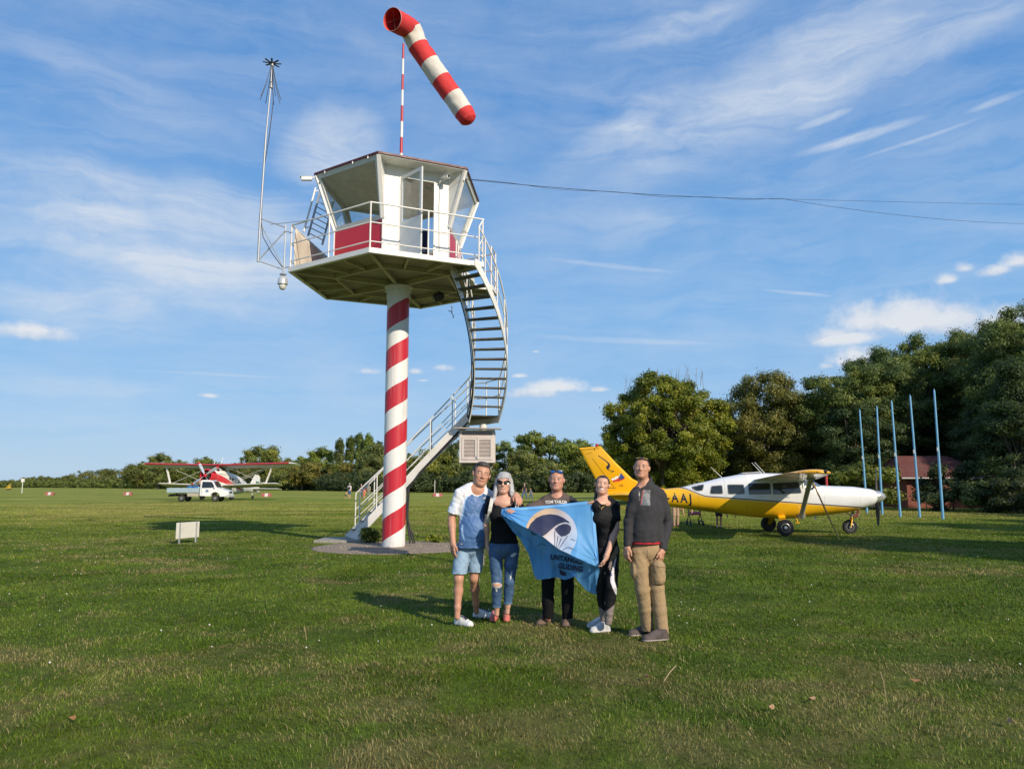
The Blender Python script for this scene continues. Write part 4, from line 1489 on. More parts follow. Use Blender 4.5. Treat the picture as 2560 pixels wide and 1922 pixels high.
tree('spruce', P(2555, 46), (1.0, 1.0, .82), 'near dark spruce with pale bough tips at the right edge', group=RW)
tree('dark', P(2330, 65), (.8, .8, .72), 'low dark tree close behind the red hut', group=RW)
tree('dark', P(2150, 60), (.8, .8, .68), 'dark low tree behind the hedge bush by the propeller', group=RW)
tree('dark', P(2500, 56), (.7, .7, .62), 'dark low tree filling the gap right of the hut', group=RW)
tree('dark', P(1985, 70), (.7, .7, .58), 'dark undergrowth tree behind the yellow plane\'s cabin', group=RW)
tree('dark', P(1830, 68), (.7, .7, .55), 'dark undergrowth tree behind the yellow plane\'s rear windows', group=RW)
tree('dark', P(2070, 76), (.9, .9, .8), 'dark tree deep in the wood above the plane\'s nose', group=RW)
tree('rust', P(2545, 47), (.55, .55, .72), 'rust coloured shrub at the right edge under the spruce', group=RW)
BU = 'bushes in front of the red hut'
tree('bush_light', P(2165, 50), (1.2, 1.2, 1.15), 'rounded clipped bush behind the yellow plane\'s propeller', group=BU, name='bush', cat='bush')
tree('bush', P(2362, 48), (1.25, 1.1, 1.12), 'big dark bush before the red hut wall', group=BU, name='bush', cat='bush')
tree('bush', P(2480, 45), (1.1, 1.1, .80), 'low dark bush right of the fifth blue pole', group=BU, name='bush', cat='bush')
tree('bush', P(2545, 43), (1.0, 1.0, .8), 'low dark bush cut by the right edge', group=BU, name='bush', cat='bush')

# --- the row across the field behind the people
MR = 'trees across the field behind the people'
row = [('far_dark', 1085, 200, .95, 'dark tree left of the weather box across the field'), ('far_round', 1150, 205, .95, 'round tree showing under the tower stairs'),
       ('far_open', 1262, 210, .92, 'tree just right of the weather box, across the field'), ('far_open', 1330, 200, 1.05, 'tall open-crowned tree above the woman with sunglasses'),
       ('far_open', 1375, 205, 1.0, 'tall tree with pale stems above the brown shirted man'), ('far_round', 1420, 190, .9, 'bushy olive tree above the brown shirted man\'s head'),
       ('far_open', 1455, 205, .93, 'thin tree with bare twigs left of the yellow tail fin'), ('far_open', 1500, 210, .85, 'open tree behind the yellow tail fin\'s top'),
       ('far_dark', 1210, 185, .72, 'dark bushy tree behind the weather box'), ('far_round', 1300, 180, .7, 'bushy tree behind the grey haired woman'),
       ('far_round', 1470, 182, .78, 'bushy tree behind the young woman'), ('far_dark', 1370, 178, .6, 'dark low tree behind the brown shirted man'), ('far_round', 1560, 190, .8, 'bushy tree behind the jacketed man'),
       ('far_open', 1120, 215, .85, 'open tree just right of the striped column'), ('far_dark', 1030, 195, .8, 'dark tree close right of the striped column')]
for k, u, D, s, l in row:
    tree(k, P(u, D), s, l, group=MR)
# --- left of the column
LR = 'trees across the field left of the column'
row = [('far_poplar', 845, 262, .98, 'shortest poplar, leftmost of the poplars left of the column'), ('far_poplar', 872, 262, 1.02, 'poplar second from the left beside the column'),
       ('far_poplar', 893, 262, 1.08, 'slim twin poplar, tallest in the middle of the poplars'), ('far_poplar', 903, 264, .98, 'slim poplar touching the tallest twin poplar'),
       ('far_poplar', 920, 260, 1.06, 'broad poplar second from the column'), ('far_dark', 948, 235, 1.25, 'big dark tree touching the striped column\'s left side'),
       ('far_round', 800, 270, 1.05, 'round tree left of the poplars'), ('far_open', 750, 280, .82, 'small feathery tree above the right upper wing tip'),
       ('far_round', 680, 300, 1.18, 'wide round tree above the biplane\'s right upper wing'), ('far_round', 640, 310, 1.22, 'round tree above the biplane\'s tail'),
       ('far_dark', 510, 330, 1.15, 'dark domed tree above the biplane\'s propeller'), ('far_yellow', 575, 315, 1.15, 'yellowing tree between the domed tree and biplane tail'),
       ('far_yellow', 755, 240, .95, 'yellow tree at the right upper wing tip'), ('far_yellow', 800, 238, .95, 'yellow-green tree above the man with backpack'),
       ('far_yellow', 880, 232, .9, 'olive yellow tree above the family group'), ('far_dark', 840, 240, .78, 'dark low tree behind the man with backpack'),
       ('far_dark', 720, 255, .78, 'dark low tree under the right wing tip'), ('far_round', 930, 228, .78, 'low tree beside the stair rail left of the column'),
       ('far_dark', 440, 350, 1.1, 'dark tree above the flatbed truck'), ('far_round', 395, 370, 1.2, 'round tree left of the biplane\'s cowling'),
       ('far_dark', 345, 395, 1.15, 'dark tree under the left upper wing tip'), ('far_dark', 600, 300, .9, 'dark tree behind the biplane\'s lower wing'), ('far_dark', 660, 285, .85, 'dark tree behind the biplane\'s tailplane')]
for k, u, D, s, l in row:
    tree(k, P(u, D), s, l, group=LR)


# --- far wood and field-edge scrub: one mass each
def wood(name, spec, seed, mat, label_kind='stuff'):
    """spec: (u, D, height, radius) -> one mesh of leaf clumps"""
    Vs, Rn, Ti = [], [], []
    for i, (u, D, h, r, nl, ls) in enumerate(spec):
        V, rnd, tint, _, _ = crown_arrays(seed + i, r, r, h * .52, h * .5, 26, nl, ls, clump_r=.34)
        p = P(u, D)
        Vs.append(V + np.array([p.x, p.y, 0]))
        Rn.append(rnd)
        Ti.append(tint * .7 + .3 * ((i * 37) % 11) / 11)
    V = np.concatenate(Vs)
    n = len(V) // 4
    me = mesh_np(name, V, np.arange(n * 4), np.arange(n) * 4, None, [mat], {'rnd': np.concatenate(Rn), 'clump': np.concatenate(Ti)})
    tag(put(name, me), kind='stuff')


rg_ = random.Random(12)
spec = []
u = -420
while u < 560:
    t = max(0, min(1, (u + 60) / 500))
    D = 760 * (1 - t) + 400 * t
    h = (6.0 if u < 60 else 9.0 if u < 200 else 13.5) * rg_.uniform(.8, 1.1)
    spec.append((u, D, h, h * .62, 2600, .55))
    u += rg_.uniform(.5, .9) * h * .8 / D * 1920
wood('far_wood', spec, 300, LEAF_FAR)
spec = []
for u in range(-380, 560, 9):
    t = max(0, min(1, (u + 60) / 500))
    D = 740 * (1 - t) + 380 * t
    spec.append((u + rg_.uniform(-4, 4), D, rg_.uniform(4, 7), rg_.uniform(3.5, 5.5), 900, .5))
wood('far_thicket', spec, 500, LEAF_FAR)
spec = []
for u in list(range(560, 970, 9)) + list(range(980, 1640, 13)):
    D = 300 - (u - 560) * .26 if u < 970 else 176
    spec.append((u + rg_.uniform(-4, 4), D + rg_.uniform(-4, 4), rg_.uniform(2.5, 5.5), rg_.uniform(2.2, 3.6), 900, .30))
wood('field_edge_thicket', spec, 700, LEAF_DARK)
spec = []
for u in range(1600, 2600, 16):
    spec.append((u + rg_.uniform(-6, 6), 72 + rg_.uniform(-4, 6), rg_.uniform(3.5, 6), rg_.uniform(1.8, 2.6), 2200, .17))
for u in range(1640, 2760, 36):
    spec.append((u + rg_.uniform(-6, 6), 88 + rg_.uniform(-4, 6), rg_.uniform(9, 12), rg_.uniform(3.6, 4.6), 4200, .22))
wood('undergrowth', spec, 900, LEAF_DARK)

# trees of the same wood that stand to the right of the camera, out of frame: they shade the right side of the field
for i, (x, y, s) in enumerate([(26.5, 4.5, .80), (21.5, 6.6, .74), (23.5, 1.2, .78), (19.5, 9.5, .70), (30, 7, .85), (33, 11, 1.0), (38, 14, 1.0), (43, 20, 1.05), (47, 27, 1.1), (50, 34, 1.1), (31, 1, .95), (36, 4, 1.0), (44, 12, 1.1), (43, 45, 1.05), (47, 40, 1.1), (42, 34, .95), (50, 48, 1.2)]):
    tree('acacia_tall', (x, y, 0), s, 'acacia of the roadside row beyond the right edge', group='acacias beyond the right edge')

# weeds by the column foot
wd_me, _ = crown_mesh('weed', LEAF_OAK, 40, .38, .25, .20, .20, 14, 900, .05, clump_r=.4)
wo = put('weed', wd_me)
wo.location = (-3.75, 20.9, 0)
tag(wo, 'leafy green weeds between the stair foot and the striped column', 'weed')
wd_me, _ = crown_mesh('weed', LEAF_OAK, 41, .22, .18, .12, .12, 8, 400, .04, clump_r=.4)
wo = put('weed', wd_me)
wo.location = (-2.1, 21.0, 0)
tag(wo, 'small weed tuft right of the striped column by the black cables', 'weed')

# ================================================================== BLUE POLES, RED HUT
pole_px = [((1873, 1107), 888), ((1906, 1110), 881), ((1945, 1115), 869), ((1987, 1116), 857), ((2037, 1120), 845)]
words = ['leftmost blue pole, its foot hidden by the plane nose', 'second blue pole from the left, crossing the propeller\'s right', 'middle one of the five blue poles', 'fourth blue pole, in front of the red hut wall', 'rightmost and nearest of the five blue poles']
K = 2560 / 2212
BLUE = M('pole_blue', (.15, .39, .62), .55, var=.12, scale=2.0, dirt=(.42, .44, .46), dirt_amt=.55)
for (b, ty), wl in zip(pole_px, words):
    g = ground_at(b[0] * K, b[1] * K)
    D = g.y * .985
    topx = {1873: 1857, 1906: 1894, 1945: 1926, 1987: 1966, 2037: 2018}[b[0]]
    t_ = at(topx * K, ty * K, D)
    p0 = Vector((at(b[0] * K, b[1] * K, D).x, D, -.1))
    pl = thing('flag_pole', wl, 'pole', (p0.x, p0.y, 0), group='blue poles beside the hut')
    mid_ = p0.lerp(t_, .55)
    obj('lower_tube', MB().tube([p0, mid_], [.060, .054], 12), BLUE, pl, smooth=50)
    obj('upper_tube', MB().tube([mid_ - (t_ - p0).normalized() * .15, t_, t_ + Vector((0, 0, .12))], [.048, .042, .008], 12), BLUE, pl, smooth=50)
    obj('cleat', MB().beam(mid_ + Vector((-.08, -.08, -.1)), mid_ + Vector((-.08, -.08, .08)), .05, .05, up=(1, 0, 0)), M('galv', (.45, .46, .46), .5), pl)

hx0, hx1 = P(2258, 54).x, P(2480, 54).x
hut = thing('red_hut', 'low red-brown hut with hipped red roof behind the blue poles', 'hut', ((hx0 + hx1) / 2, 56, 0))
HW = M('hut_wall', (.21, .065, .042), .8, var=.12, scale=3, bump=.3)
zt1 = at(2258, 1194, 54).z
obj('wall', MB().box((hx0 + .25, 54, -.1), (hx1 - .2, 59, zt1)), HW, hut)
pk = at(2258, 1148, 56.5).z + .25
rfm = MB()
e = .35
rfm.add([(hx0 - e, 53.5, zt1), (hx1 + e, 53.5, zt1), (hx1 + e, 59.5, zt1), (hx0 - e, 59.5, zt1), (hx0 + .9, 56.5, pk), (hx1 - 1.6, 56.5, pk)],
        [(0, 1, 5, 4), (1, 2, 5), (2, 3, 4, 5), (3, 0, 4), (3, 2, 1, 0)])


def shingle_mat():
    m = bpy.data.materials.new('red_shingle')
    m.use_nodes = True
    t = NT(m.node_tree)
    b = t.n['Principled BSDF']
    co = t.node('ShaderNodeTexCoord').outputs['Object']
    br_ = t.node('ShaderNodeTexBrick', {'Vector': t.node('ShaderNodeMapping', {'Vector': co, 'Rotation': (0, 0, 0), 'Scale': (1, 1.2, 1)}).outputs[0], 'Scale': 2.6, 'Mortar Size': .02,
                                        'Color1': (.17, .048, .040, 1), 'Color2': (.125, .035, .03, 1), 'Mortar': (.06, .02, .02, 1), 'Brick Width': .6, 'Row Height': .28})
    c = t.mix(t.maprange(t.noise(co, 1.3, 6, .7), .45, .7, 0, .6), br_.outputs[0], (.15, .09, .06))
    t.l.new(c, b.inputs['Base Color'])
    b.inputs['Roughness'].default_value = .85
    return m


obj('roof', rfm, shingle_mat(), hut)
gt = MB().tube([(hx0 - e, 53.46, zt1 - .04), (hx1 + e, 53.46, zt1 - .04)], .06, 8)
obj('gutter', gt, M('gutter_grey', (.4, .38, .36), .5), hut)
obj('door', MB().box((hx0 + 1.5, 53.97, 0), (hx0 + 2.4, 53.995, 2.0)), M('hut_door', (.16, .05, .035), .7), hut)
# red post behind the plane's windscreen, parked pale car in the trees
rp = P(1440 + 1733 * .3617, 44)
tag(obj('red_post', MB().tube([(rp.x, 44, -.1), (rp.x, 44, 2.2)], .07, 10).lathe([(.075, 2.17), (.08, 2.2), (.02, 2.25)], (rp.x, 44, 0), 10), M('post_red', (.50, .05, .05), .5), smooth=50, origin=(rp.x, 44, 0)), 'upright red post behind the yellow plane\'s windscreen', 'post')
# ================================================================== AIRCRAFT
def se_ring(x, z0, z1, hw, n=2.6, seg=28, zsh=0.0):
    """super-ellipse fuselage section at x"""
    zc, hh = (z0 + z1) / 2, (z1 - z0) / 2
    out = []
    for j in range(seg):
        a = 2 * PI * j / seg
        c, s = math.cos(a), math.sin(a)
        out.append(Vector((x, hw * math.copysign(abs(c) ** (2 / n), c), zc + hh * math.copysign(abs(s) ** (2 / n), s))))
    return out


def interp(tab, x, k):
    tab = sorted(tab)
    if x <= tab[0][0]:
        return tab[0][k]
    for a, b in zip(tab, tab[1:]):
        if x <= b[0]:
            t = (x - a[0]) / (b[0] - a[0])
            t = t * t * (3 - 2 * t) * .35 + t * .65
            return a[k] + (b[k] - a[k]) * t
    return tab[-1][k]


def airfoil(c, t, n=12):
    """closed section: chord along -x from the leading edge, thickness ratio t"""
    up, lo = [], []
    for i in range(n + 1):
        x = .5 * (1 - math.cos(PI * i / n))
        y = 5 * t * (.2969 * math.sqrt(x) - .126 * x - .3516 * x ** 2 + .2843 * x ** 3 - .1036 * x ** 4)
        cam_ = .03 * 4 * x * (1 - x)
        up.append((-x * c, (y + cam_) * c))
        lo.append((-x * c, (-y * .75 + cam_) * c))
    return up + lo[-2:0:-1]


def wheel(parent, p, r, wd, rim_mat, tyre_mat, ax=(0, 1, 0), name='wheel'):
    rot = Vector(ax).to_track_quat('Z', 'X').to_matrix()
    w_ = obj(name, MB().lathe([(r * .55, -wd * .42), (r * .86, -wd * .5), (r * .97, -wd * .32), (r, 0), (r * .97, wd * .32), (r * .86, wd * .5), (r * .55, wd * .42)], p, 32, axis=rot), tyre_mat, parent, smooth=50, local=True)
    for s in (-1, 1):
        rm = MB().lathe([(r * .55, s * wd * .40), (r * .48, s * wd * .44), (r * .42, s * wd * .30), (r * .2, s * wd * .28), (r * .19, s * wd * .48), (.002, s * wd * .5)], p, 24, axis=rot)
        if s > 0 or True:
            for k in range(6):
                a = 2 * PI * k / 6
                q = Vector(p) + rot @ Vector((math.cos(a) * r * .31, math.sin(a) * r * .31, s * wd * .30))
                rm.lathe([(r * .05, 0), (r * .05, s * wd * .05)], q, 6, axis=rot)
        if s < 0:
            obj('rim', rm, rim_mat, w_, smooth=40, local=True)
    return w_


# ------------------------------------------------------------------ yellow and white high-wing plane
YEL = M('plane_yellow', (.88, .46, .006), .32, var=.04, scale=1.5, coat=.4, dirt=(.45, .24, .02), dirt_amt=.2)
PWH = M('plane_white', (.80, .80, .78), .3, var=.03, scale=1.5, coat=.4)
TYRE = M('tyre', (.022, .022, .022), .8, var=.25, scale=15)
RIM = M('rim_alu', (.62, .62, .62), .35, metal=.5)
DGLASS = M('dark_glass', (.022, .027, .028), .05, var=.5, scale=2.2, spec=.6, coat=.35)
NAVYP = M('navy_paint', (.014, .018, .05), .4)


def two_tone():
    m = bpy.data.materials.new('plane_two_tone')
    m.use_nodes = True
    t = NT(m.node_tree)
    b = t.n['Principled BSDF']
    s = t.node('ShaderNodeSeparateXYZ', {0: t.node('ShaderNodeTexCoord').outputs['Object']})
    x = t.math('SUBTRACT', s.outputs[0], 3.45)
    l1 = t.maprange(x, -5.6, -.5, 1.185, .825)
    l2 = t.maprange(x, -6.55, -5.6, 1.48, 1.185, True)
    line = t.node('ShaderNodeMix', {0: t.math('LESS_THAN', x, -5.6), 2: l1, 3: l2}).outputs[0]
    d = t.math('SUBTRACT', s.outputs[2], line)
    isw = t.math('MULTIPLY', t.math('GREATER_THAN', d, 0.0), t.math('GREATER_THAN', x, -6.52))
    inb = t.math('MULTIPLY', t.math('LESS_THAN', t.math('ABSOLUTE', d), .016), t.math('GREATER_THAN', x, -6.5))
    inb2 = t.math('MULTIPLY', t.math('COMPARE', d, -.030, .006), t.math('GREATER_THAN', x, -6.5))
    co = t.node('ShaderNodeTexCoord').outputs['Object']
    n = t.noise(co, 1.6, 6, .6)
    yel = t.mix(t.maprange(n, .3, .7), (.83, .44, .008), (.88, .49, .012))
    wht = t.mix(t.maprange(n, .3, .7), (.76, .76, .74), (.82, .82, .80))
    c = t.mix(isw, yel, wht)
    c = t.mix(inb, c, (.05, .055, .085))
    c = t.mix(t.math('MULTIPLY', inb2, .8), c, (.6, .58, .5))
    # panel joints and exhaust grime
    px_ = None
    for xs in (-.95, -2.06, -2.72, -3.66, -4.45, -5.12, -5.95, -7.2, -8.1):
        k = t.math('COMPARE', x, xs, .005)
        px_ = k if px_ is None else t.math('MAXIMUM', px_, k)
    c = t.mix(t.math('MULTIPLY', px_, .42), c, (.12, .09, .05))
    gr_ = t.math('MULTIPLY', t.maprange(t.noise(t.node('ShaderNodeMapping', {'Vector': co, 'Scale': (.6, 3, 5)}).outputs[0], 1.0, 5), .5, .7), t.maprange(s.outputs[2], .85, .5, 0, .5))
    c = t.mix(gr_, c, (.16, .10, .03))
    t.l.new(c, b.inputs['Base Color'])
    b.inputs['Roughness'].default_value = .3
    b.inputs['Coat Weight'].default_value = .4
    return m


OX = 3.45
HDG = R(-7.0)
tipw = Vector((12.02, 24.93, 0))
rootp = tipw - Vector((math.cos(HDG), math.sin(HDG), 0)) * OX
pl = thing('light_aircraft', 'yellow and white high-wing single-engine plane parked side-on on the grass', 'plane', rootp, HDG)
FT = [  # x from spinner tip, bottom, top, half width, exponent
    (-.36, 1.00, 1.36, .30, 2.2), (-.40, .95, 1.40, .36, 2.3), (-.55, .86, 1.44, .42, 2.4), (-1.05, .71, 1.505, .50, 2.5), (-1.6, .63, 1.525, .55, 2.6), (-2.05, .58, 1.545, .57, 2.7),
    (-2.35, .55, 1.70, .585, 2.8), (-2.68, .51, 1.86, .60, 3.0), (-3.25, .47, 1.93, .61, 3.1), (-3.9, .50, 1.945, .61, 3.1), (-4.45, .55, 1.92, .60, 3.0), (-5.08, .62, 1.81, .55, 2.8),
    (-5.85, .72, 1.63, .46, 2.6), (-6.5, .80, 1.475, .37, 2.4), (-7.1, .87, 1.42, .30, 2.3), (-8.1, 1.0, 1.37, .20, 2.2), (-8.82, 1.11, 1.335, .10, 2.1), (-9.0, 1.16, 1.31, .05, 2.0)]
xs = sorted(set([f[0] for f in FT] + list(np.linspace(-9, -.36, 70))), reverse=True)
fm = MB().loft([[v + Vector((OX, 0, 0)) for v in se_ring(x, interp(FT, x, 1), interp(FT, x, 2), interp(FT, x, 3), interp(FT, x, 4), 40)] for x in xs])
PAINT = two_tone()
obj('fuselage', fm, PAINT, pl, smooth=60, local=True)


def fside(x, z, side=-1, off=.004):
    z0, z1, hw, n = (interp(FT, x, k) for k in (1, 2, 3, 4))
    zc, hh = (z0 + z1) / 2, (z1 - z0) / 2
    q = max(0.0, 1 - abs((z - zc) / hh) ** n)
    return Vector((x + OX, side * (hw * q ** (1 / n) + off), z))


def roundpoly(pts, r, n=4):
    out = []
    k = len(pts)
    for i in range(k):
        p, a, b = Vector(pts[i] + (0,)), Vector(pts[i - 1] + (0,)), Vector(pts[(i + 1) % k] + (0,))
        da, db = (a - p), (b - p)
        ra = min(r, da.length * .45)
        rb = min(r, db.length * .45)
        s_, e_ = p + da.normalized() * ra, p + db.normalized() * rb
        for j in range(n + 1):
            t = j / n
            q = s_.lerp(p, t).lerp(p.lerp(e_, t), t)
            out.append((q.x, q.y))
    return out


def zc7(x, y):      # side view survey: position along the fuselage and height
    return (-(2118 - x) * .0048, (694 - y) * .00475)


WINS = [[(836, 384), (878, 371), (918, 364), (903, 402), (868, 404)], [(958, 412), (968, 376), (1032, 370), (1034, 423), (960, 423)], [(1072, 366), (1172, 366), (1174, 423), (1074, 425)],
        [(1206, 358), (1342, 356), (1344, 424), (1207, 426)], [(1364, 356), (1528, 350), (1541, 418), (1364, 426)]]
def patch(poly, fn, fine=.12):
    """a flat outline laid on a curved skin"""
    bm = bmesh.new()
    bm.faces.new([bm.verts.new((x, z, 0)) for x, z in poly]).normal_update()
    bmesh.ops.triangulate(bm, faces=bm.faces)
    for _ in range(4):
        ed = [e for e in bm.edges if e.calc_length() > fine]
        if not ed:
            break
        bmesh.ops.subdivide_edges(bm, edges=ed, cuts=1)
        bmesh.ops.triangulate(bm, faces=bm.faces)
    bm.verts.index_update()
    mb = MB().add([fn(v.co.x, v.co.y) for v in bm.verts], [tuple(v.index for v in f.verts) for f in bm.faces])
    bm.free()
    return mb


for side in (-1, 1):
    for w_ in WINS:
        q = roundpoly([zc7(*p) for p in w_], .05)
        cxm, czm = sum(p[0] for p in q) / len(q), sum(p[1] for p in q) / len(q)
        big_ = [(cxm + (x - cxm) * 1.0 + math.copysign(.022, x - cxm), czm + (z - czm) + math.copysign(.02, z - czm)) for x, z in q]
        wf = obj('window', patch(big_, lambda x, z: fside(x, z, side, .006)), M('window_rubber', (.25, .25, .24), .6), pl, local=True)
        obj('pane', patch(q, lambda x, z: fside(x, z, side, .012)), DGLASS, wf, local=True, smooth=180)
# windscreen: wraps round the front of the cabin
wsm = MB()
rows = []
for x in np.linspace(-2.12, -2.70, 9):
    ring = se_ring(x, interp(FT, x, 1), interp(FT, x, 2), interp(FT, x, 3), interp(FT, x, 4), 96)
    zlo = 1.50
    sel = [v for v in ring[:49] if v.z > max(zlo, interp(FT, x, 2) - .42)]
    pts_ = []
    for i in range(17):
        f = i / 16 * (len(sel) - 1)
        a = sel[int(f)].lerp(sel[min(int(f) + 1, len(sel) - 1)], f - int(f))
        pts_.append(a)
    rows.append([Vector((v.x + OX + .012, v.y * 1.012, v.z + .012)) for v in pts_])
wsm.grid(rows)
obj('windscreen', wsm, M('screen_glass', (.10, .13, .16), .05, spec=.9, coat=1.0), pl, smooth=180, local=True)
fsp = MB()
for x in (-2.70,):
    ring = se_ring(x, interp(FT, x, 1), interp(FT, x, 2), interp(FT, x, 3), interp(FT, x, 4), 96)
    sel = [Vector((v.x + OX + .01, v.y * 1.015, v.z + .014)) for v in ring[:49] if v.z > 1.42]
    fsp.tube(sel, .022, 6)
obj('windscreen_frame', fsp, PWH, pl, smooth=60, local=True)
for side in (-1, 1):
    q = roundpoly([(-2.30, 1.50), (-2.52, 1.72), (-2.64, 1.78), (-2.64, 1.40), (-2.40, 1.40)], .04)
    obj('quarter_window', MB().prism([fside(x, z, side, .006) for x, z in q], (0, side * .004, 0)), DGLASS, pl, local=True)
# doors, seams, handles
for side in (-1,):
    for x in (-3.20, -4.05):
        obj('door_handle', MB().prism([fside(x + a, 1.18 + b, side, .004) for a, b in ((-.07, -.012), (.07, -.012), (.07, .012), (-.07, .012))], (0, side * .012, 0)), RIM, pl, local=True)

# wings
for side in (-1, 1):
    rings = []
    for f in (0, .12, .3, .55, .80, .90, .97, .99, 1.0):
        le = -2.55 + (-.55) * max(0, (f - .3) / .7)
        te = -4.20
        c = le - te
        th = .13 if f < .97 else (.125 if f < .995 else .085)
        y = side * (.45 + 4.98 * f)
        zz = 1.72 + .145 * f
        if f > .95:
            le -= .25 * ((f - .95) / .05) ** 2
            te += .12 * ((f - .95) / .05) ** 2
            c = le - te
        rings.append([Vector((le + px_ + OX, y, zz + pz_ + .03 * (f > .96) * 0)) for px_, pz_ in airfoil(c, th)])
    k = 4
    wg = MB().loft(rings[:k + 1], True, False, 0).loft(rings[k:], False, True, 1)
    obj('wing', wg, [PWH, YEL], pl, smooth=50, local=True)
    # strut with fairings
    sb, stp = Vector((-2.78 + OX, side * .55, .60)), Vector((-3.02 + OX, side * 2.85, 1.735))
    sm_ = MB()
    d = (stp - sb).normalized()
    ch = Vector((1, 0, 0)) - d * d.x
    ch.normalize()
    tk = d.cross(ch)
    ring0 = lambda p, a, b: [p + ch * math.cos(t_) * a + tk * math.sin(t_) * b for t_ in [2 * PI * j / 16 for j in range(16)]]
    sm_.loft([ring0(sb - d * .05, .13, .10), ring0(sb + d * .04, .11, .07), ring0(sb + d * .12, .075, .03), ring0(stp - d * .15, .075, .03), ring0(stp - d * .05, .11, .06), ring0(stp + d * .05, .13, .09)])
    obj('wing_strut', sm_, M('strut_grey', (.42, .44, .42), .4, metal=.2), pl, smooth=50, local=True)
# wing tip marks: small lettering and lamp
obj('tip_lamp', MB().lathe([(.045, -.03), (.04, .02), (.01, .05)], (-3.28 + OX, -5.40, 1.90), 12, axis=Matrix.Rotation(R(90), 3, 'X')), M('lamp_dark', (.03, .03, .03), .3), pl, local=True)
try:
    tb = text_mb('CESSNA', .15, lambda x, y: Vector((-3.72 + OX + x, -5.446, 1.872 + y * .55)))
    obj('lettering', tb, M('letter_brown', (.13, .06, .02), .5), pl, local=True)
except Exception as ex:
    print('text', ex)

# fin, rudder, stabiliser
fin = [(-9.82, 2.80), (-9.10, 2.86), (-8.62, 2.33), (-8.05, 1.76), (-7.72, 1.60), (-7.25, 1.49), (-6.9, 1.42), (-8.0, 1.30), (-9.0, 1.24)]
fm = MB()
inner = []
n_ = len(fin)
cxf, czf = -8.8, 1.9
for side in (-1, 1):
    inner.append([Vector((x + OX + (.03 if x > cxf else -.01) * 0, side * .012, z)) for x, z in fin])
left = [Vector((cxf + (x - cxf) * .86 + OX, -.052, czf + (z - czf) * .90)) for x, z in fin]
right_ = [Vector((v.x, .052, v.z)) for v in left]
fm.loft([left, inner[0], inner[1], right_])
obj('fin', fm, YEL, pl, smooth=30, local=True)
# rudder hinge, trim lines
FS = -.056
ln_ = MB()


def fline(a, b, w_=.008, mb=None):
    A_, B_ = Vector((a[0] + OX, FS - .002, a[1])), Vector((b[0] + OX, FS - .002, b[1]))
    (mb or ln_).beam(A_, B_, .003, w_, up=(0, 0, 1) if abs((B_ - A_).normalized().z) < .9 else (1, 0, 0))


def p7(x, y):
    a, b = zc7(x, y)
    return (a, b + .05)


fline(p7(165, 190), p7(315, 395))
fline(p7(90, 128), p7(215, 118), .010)
fline(p7(255, 400), p7(325, 398), .014)
fline(p7(182, 112), p7(182, 135), .014)
fline(p7(120, 160), p7(165, 150), .006)
obj('rudder_lines', ln_, M('line_dark', (.10, .05, .01), .6), pl, local=True)
sw = MB()
swp = [(207, 167), (245, 193), (268, 210), (285, 226), (290, 242), (284, 256), (276, 268), (290, 275), (312, 277), (318, 281), (300, 290), (284, 302), (300, 287), (309, 280), (290, 278), (272, 270), (262, 258), (264, 244), (274, 236), (276, 228), (262, 212), (236, 192), (207, 172)]
poly = [Vector((p7(*q)[0] + OX, FS - .003, p7(*q)[1])) for q in swp]
sw.prism(poly, (0, -.003, 0))
obj('swoosh', sw, NAVYP, pl, local=True)
fl_ = thing  # (keep name free)
fw, frd, fbl = MB(), MB(), MB()
pf = lambda q: Vector((p7(*q)[0] + OX, FS - .003, p7(*q)[1]))
fw.prism([pf(q) for q in [(293, 335), (312, 328), (336, 312), (342, 322), (362, 292), (352, 316), (338, 330), (322, 340), (300, 345)]], (0, -.003, 0))
frd.prism([pf(q) for q in [(305, 346), (325, 340), (343, 330), (358, 342), (385, 334), (390, 324), (380, 338), (352, 350), (325, 352), (314, 360)]], (0, -.003, 0))
fbl.prism([pf(q) for q in [(362, 292), (375, 308), (389, 324), (360, 341), (345, 326), (354, 316)]], (0, -.004, 0))
obj('flag_white', fw, PWH, pl, local=True)
obj('flag_red', frd, M('flag_red', (.60, .03, .03), .5), pl, local=True)
obj('flag_blue', fbl, M('flag_blue', (.03, .06, .22), .5), pl, local=True)
obj('beacon', MB().lathe([(.05, 0), (.05, .04), (.04, .09), (.01, .11)], (-9.22 + OX, 0, 2.84), 12), M('beacon_red', (.45, .02, .03), .2, coat=.5), pl, smooth=40, local=True)
for side in (-1, 1):
    rings = []
    for f in (0, .5, .93, 1):
        c = 1.15 - .3 * f - (.2 if f == 1 else 0)
        rings.append([Vector((-7.95 - .12 * f + px_ + OX, side * (.08 + 1.9 * f), 1.24 + pz_)) for px_, pz_ in airfoil(c, .09 if f < 1 else .03)])
    obj('stabiliser', MB().loft(rings), YEL, pl, smooth=50, local=True)
# registration
tm_ = text_mb('-AAJ', .40, lambda x, y: fside(-6.56 + x, 1.125 + y - x * .06, -1, .006), sx=.80, cuts=1, spacing=1.42, shear=-.08, offset=.010)
lt = obj('registration', tm_, NAVYP, pl, local=True)
lt.modifiers.new('bold', 'SOLIDIFY').thickness = .004
tm_ = text_mb('OB', .10, lambda x, y: Vector((p7(362, 382)[0] + OX + x, FS - .003, p7(362, 382)[1] + y)))
obj('lettering', tm_, M('line_dark', (0, 0, 0)), pl, local=True)

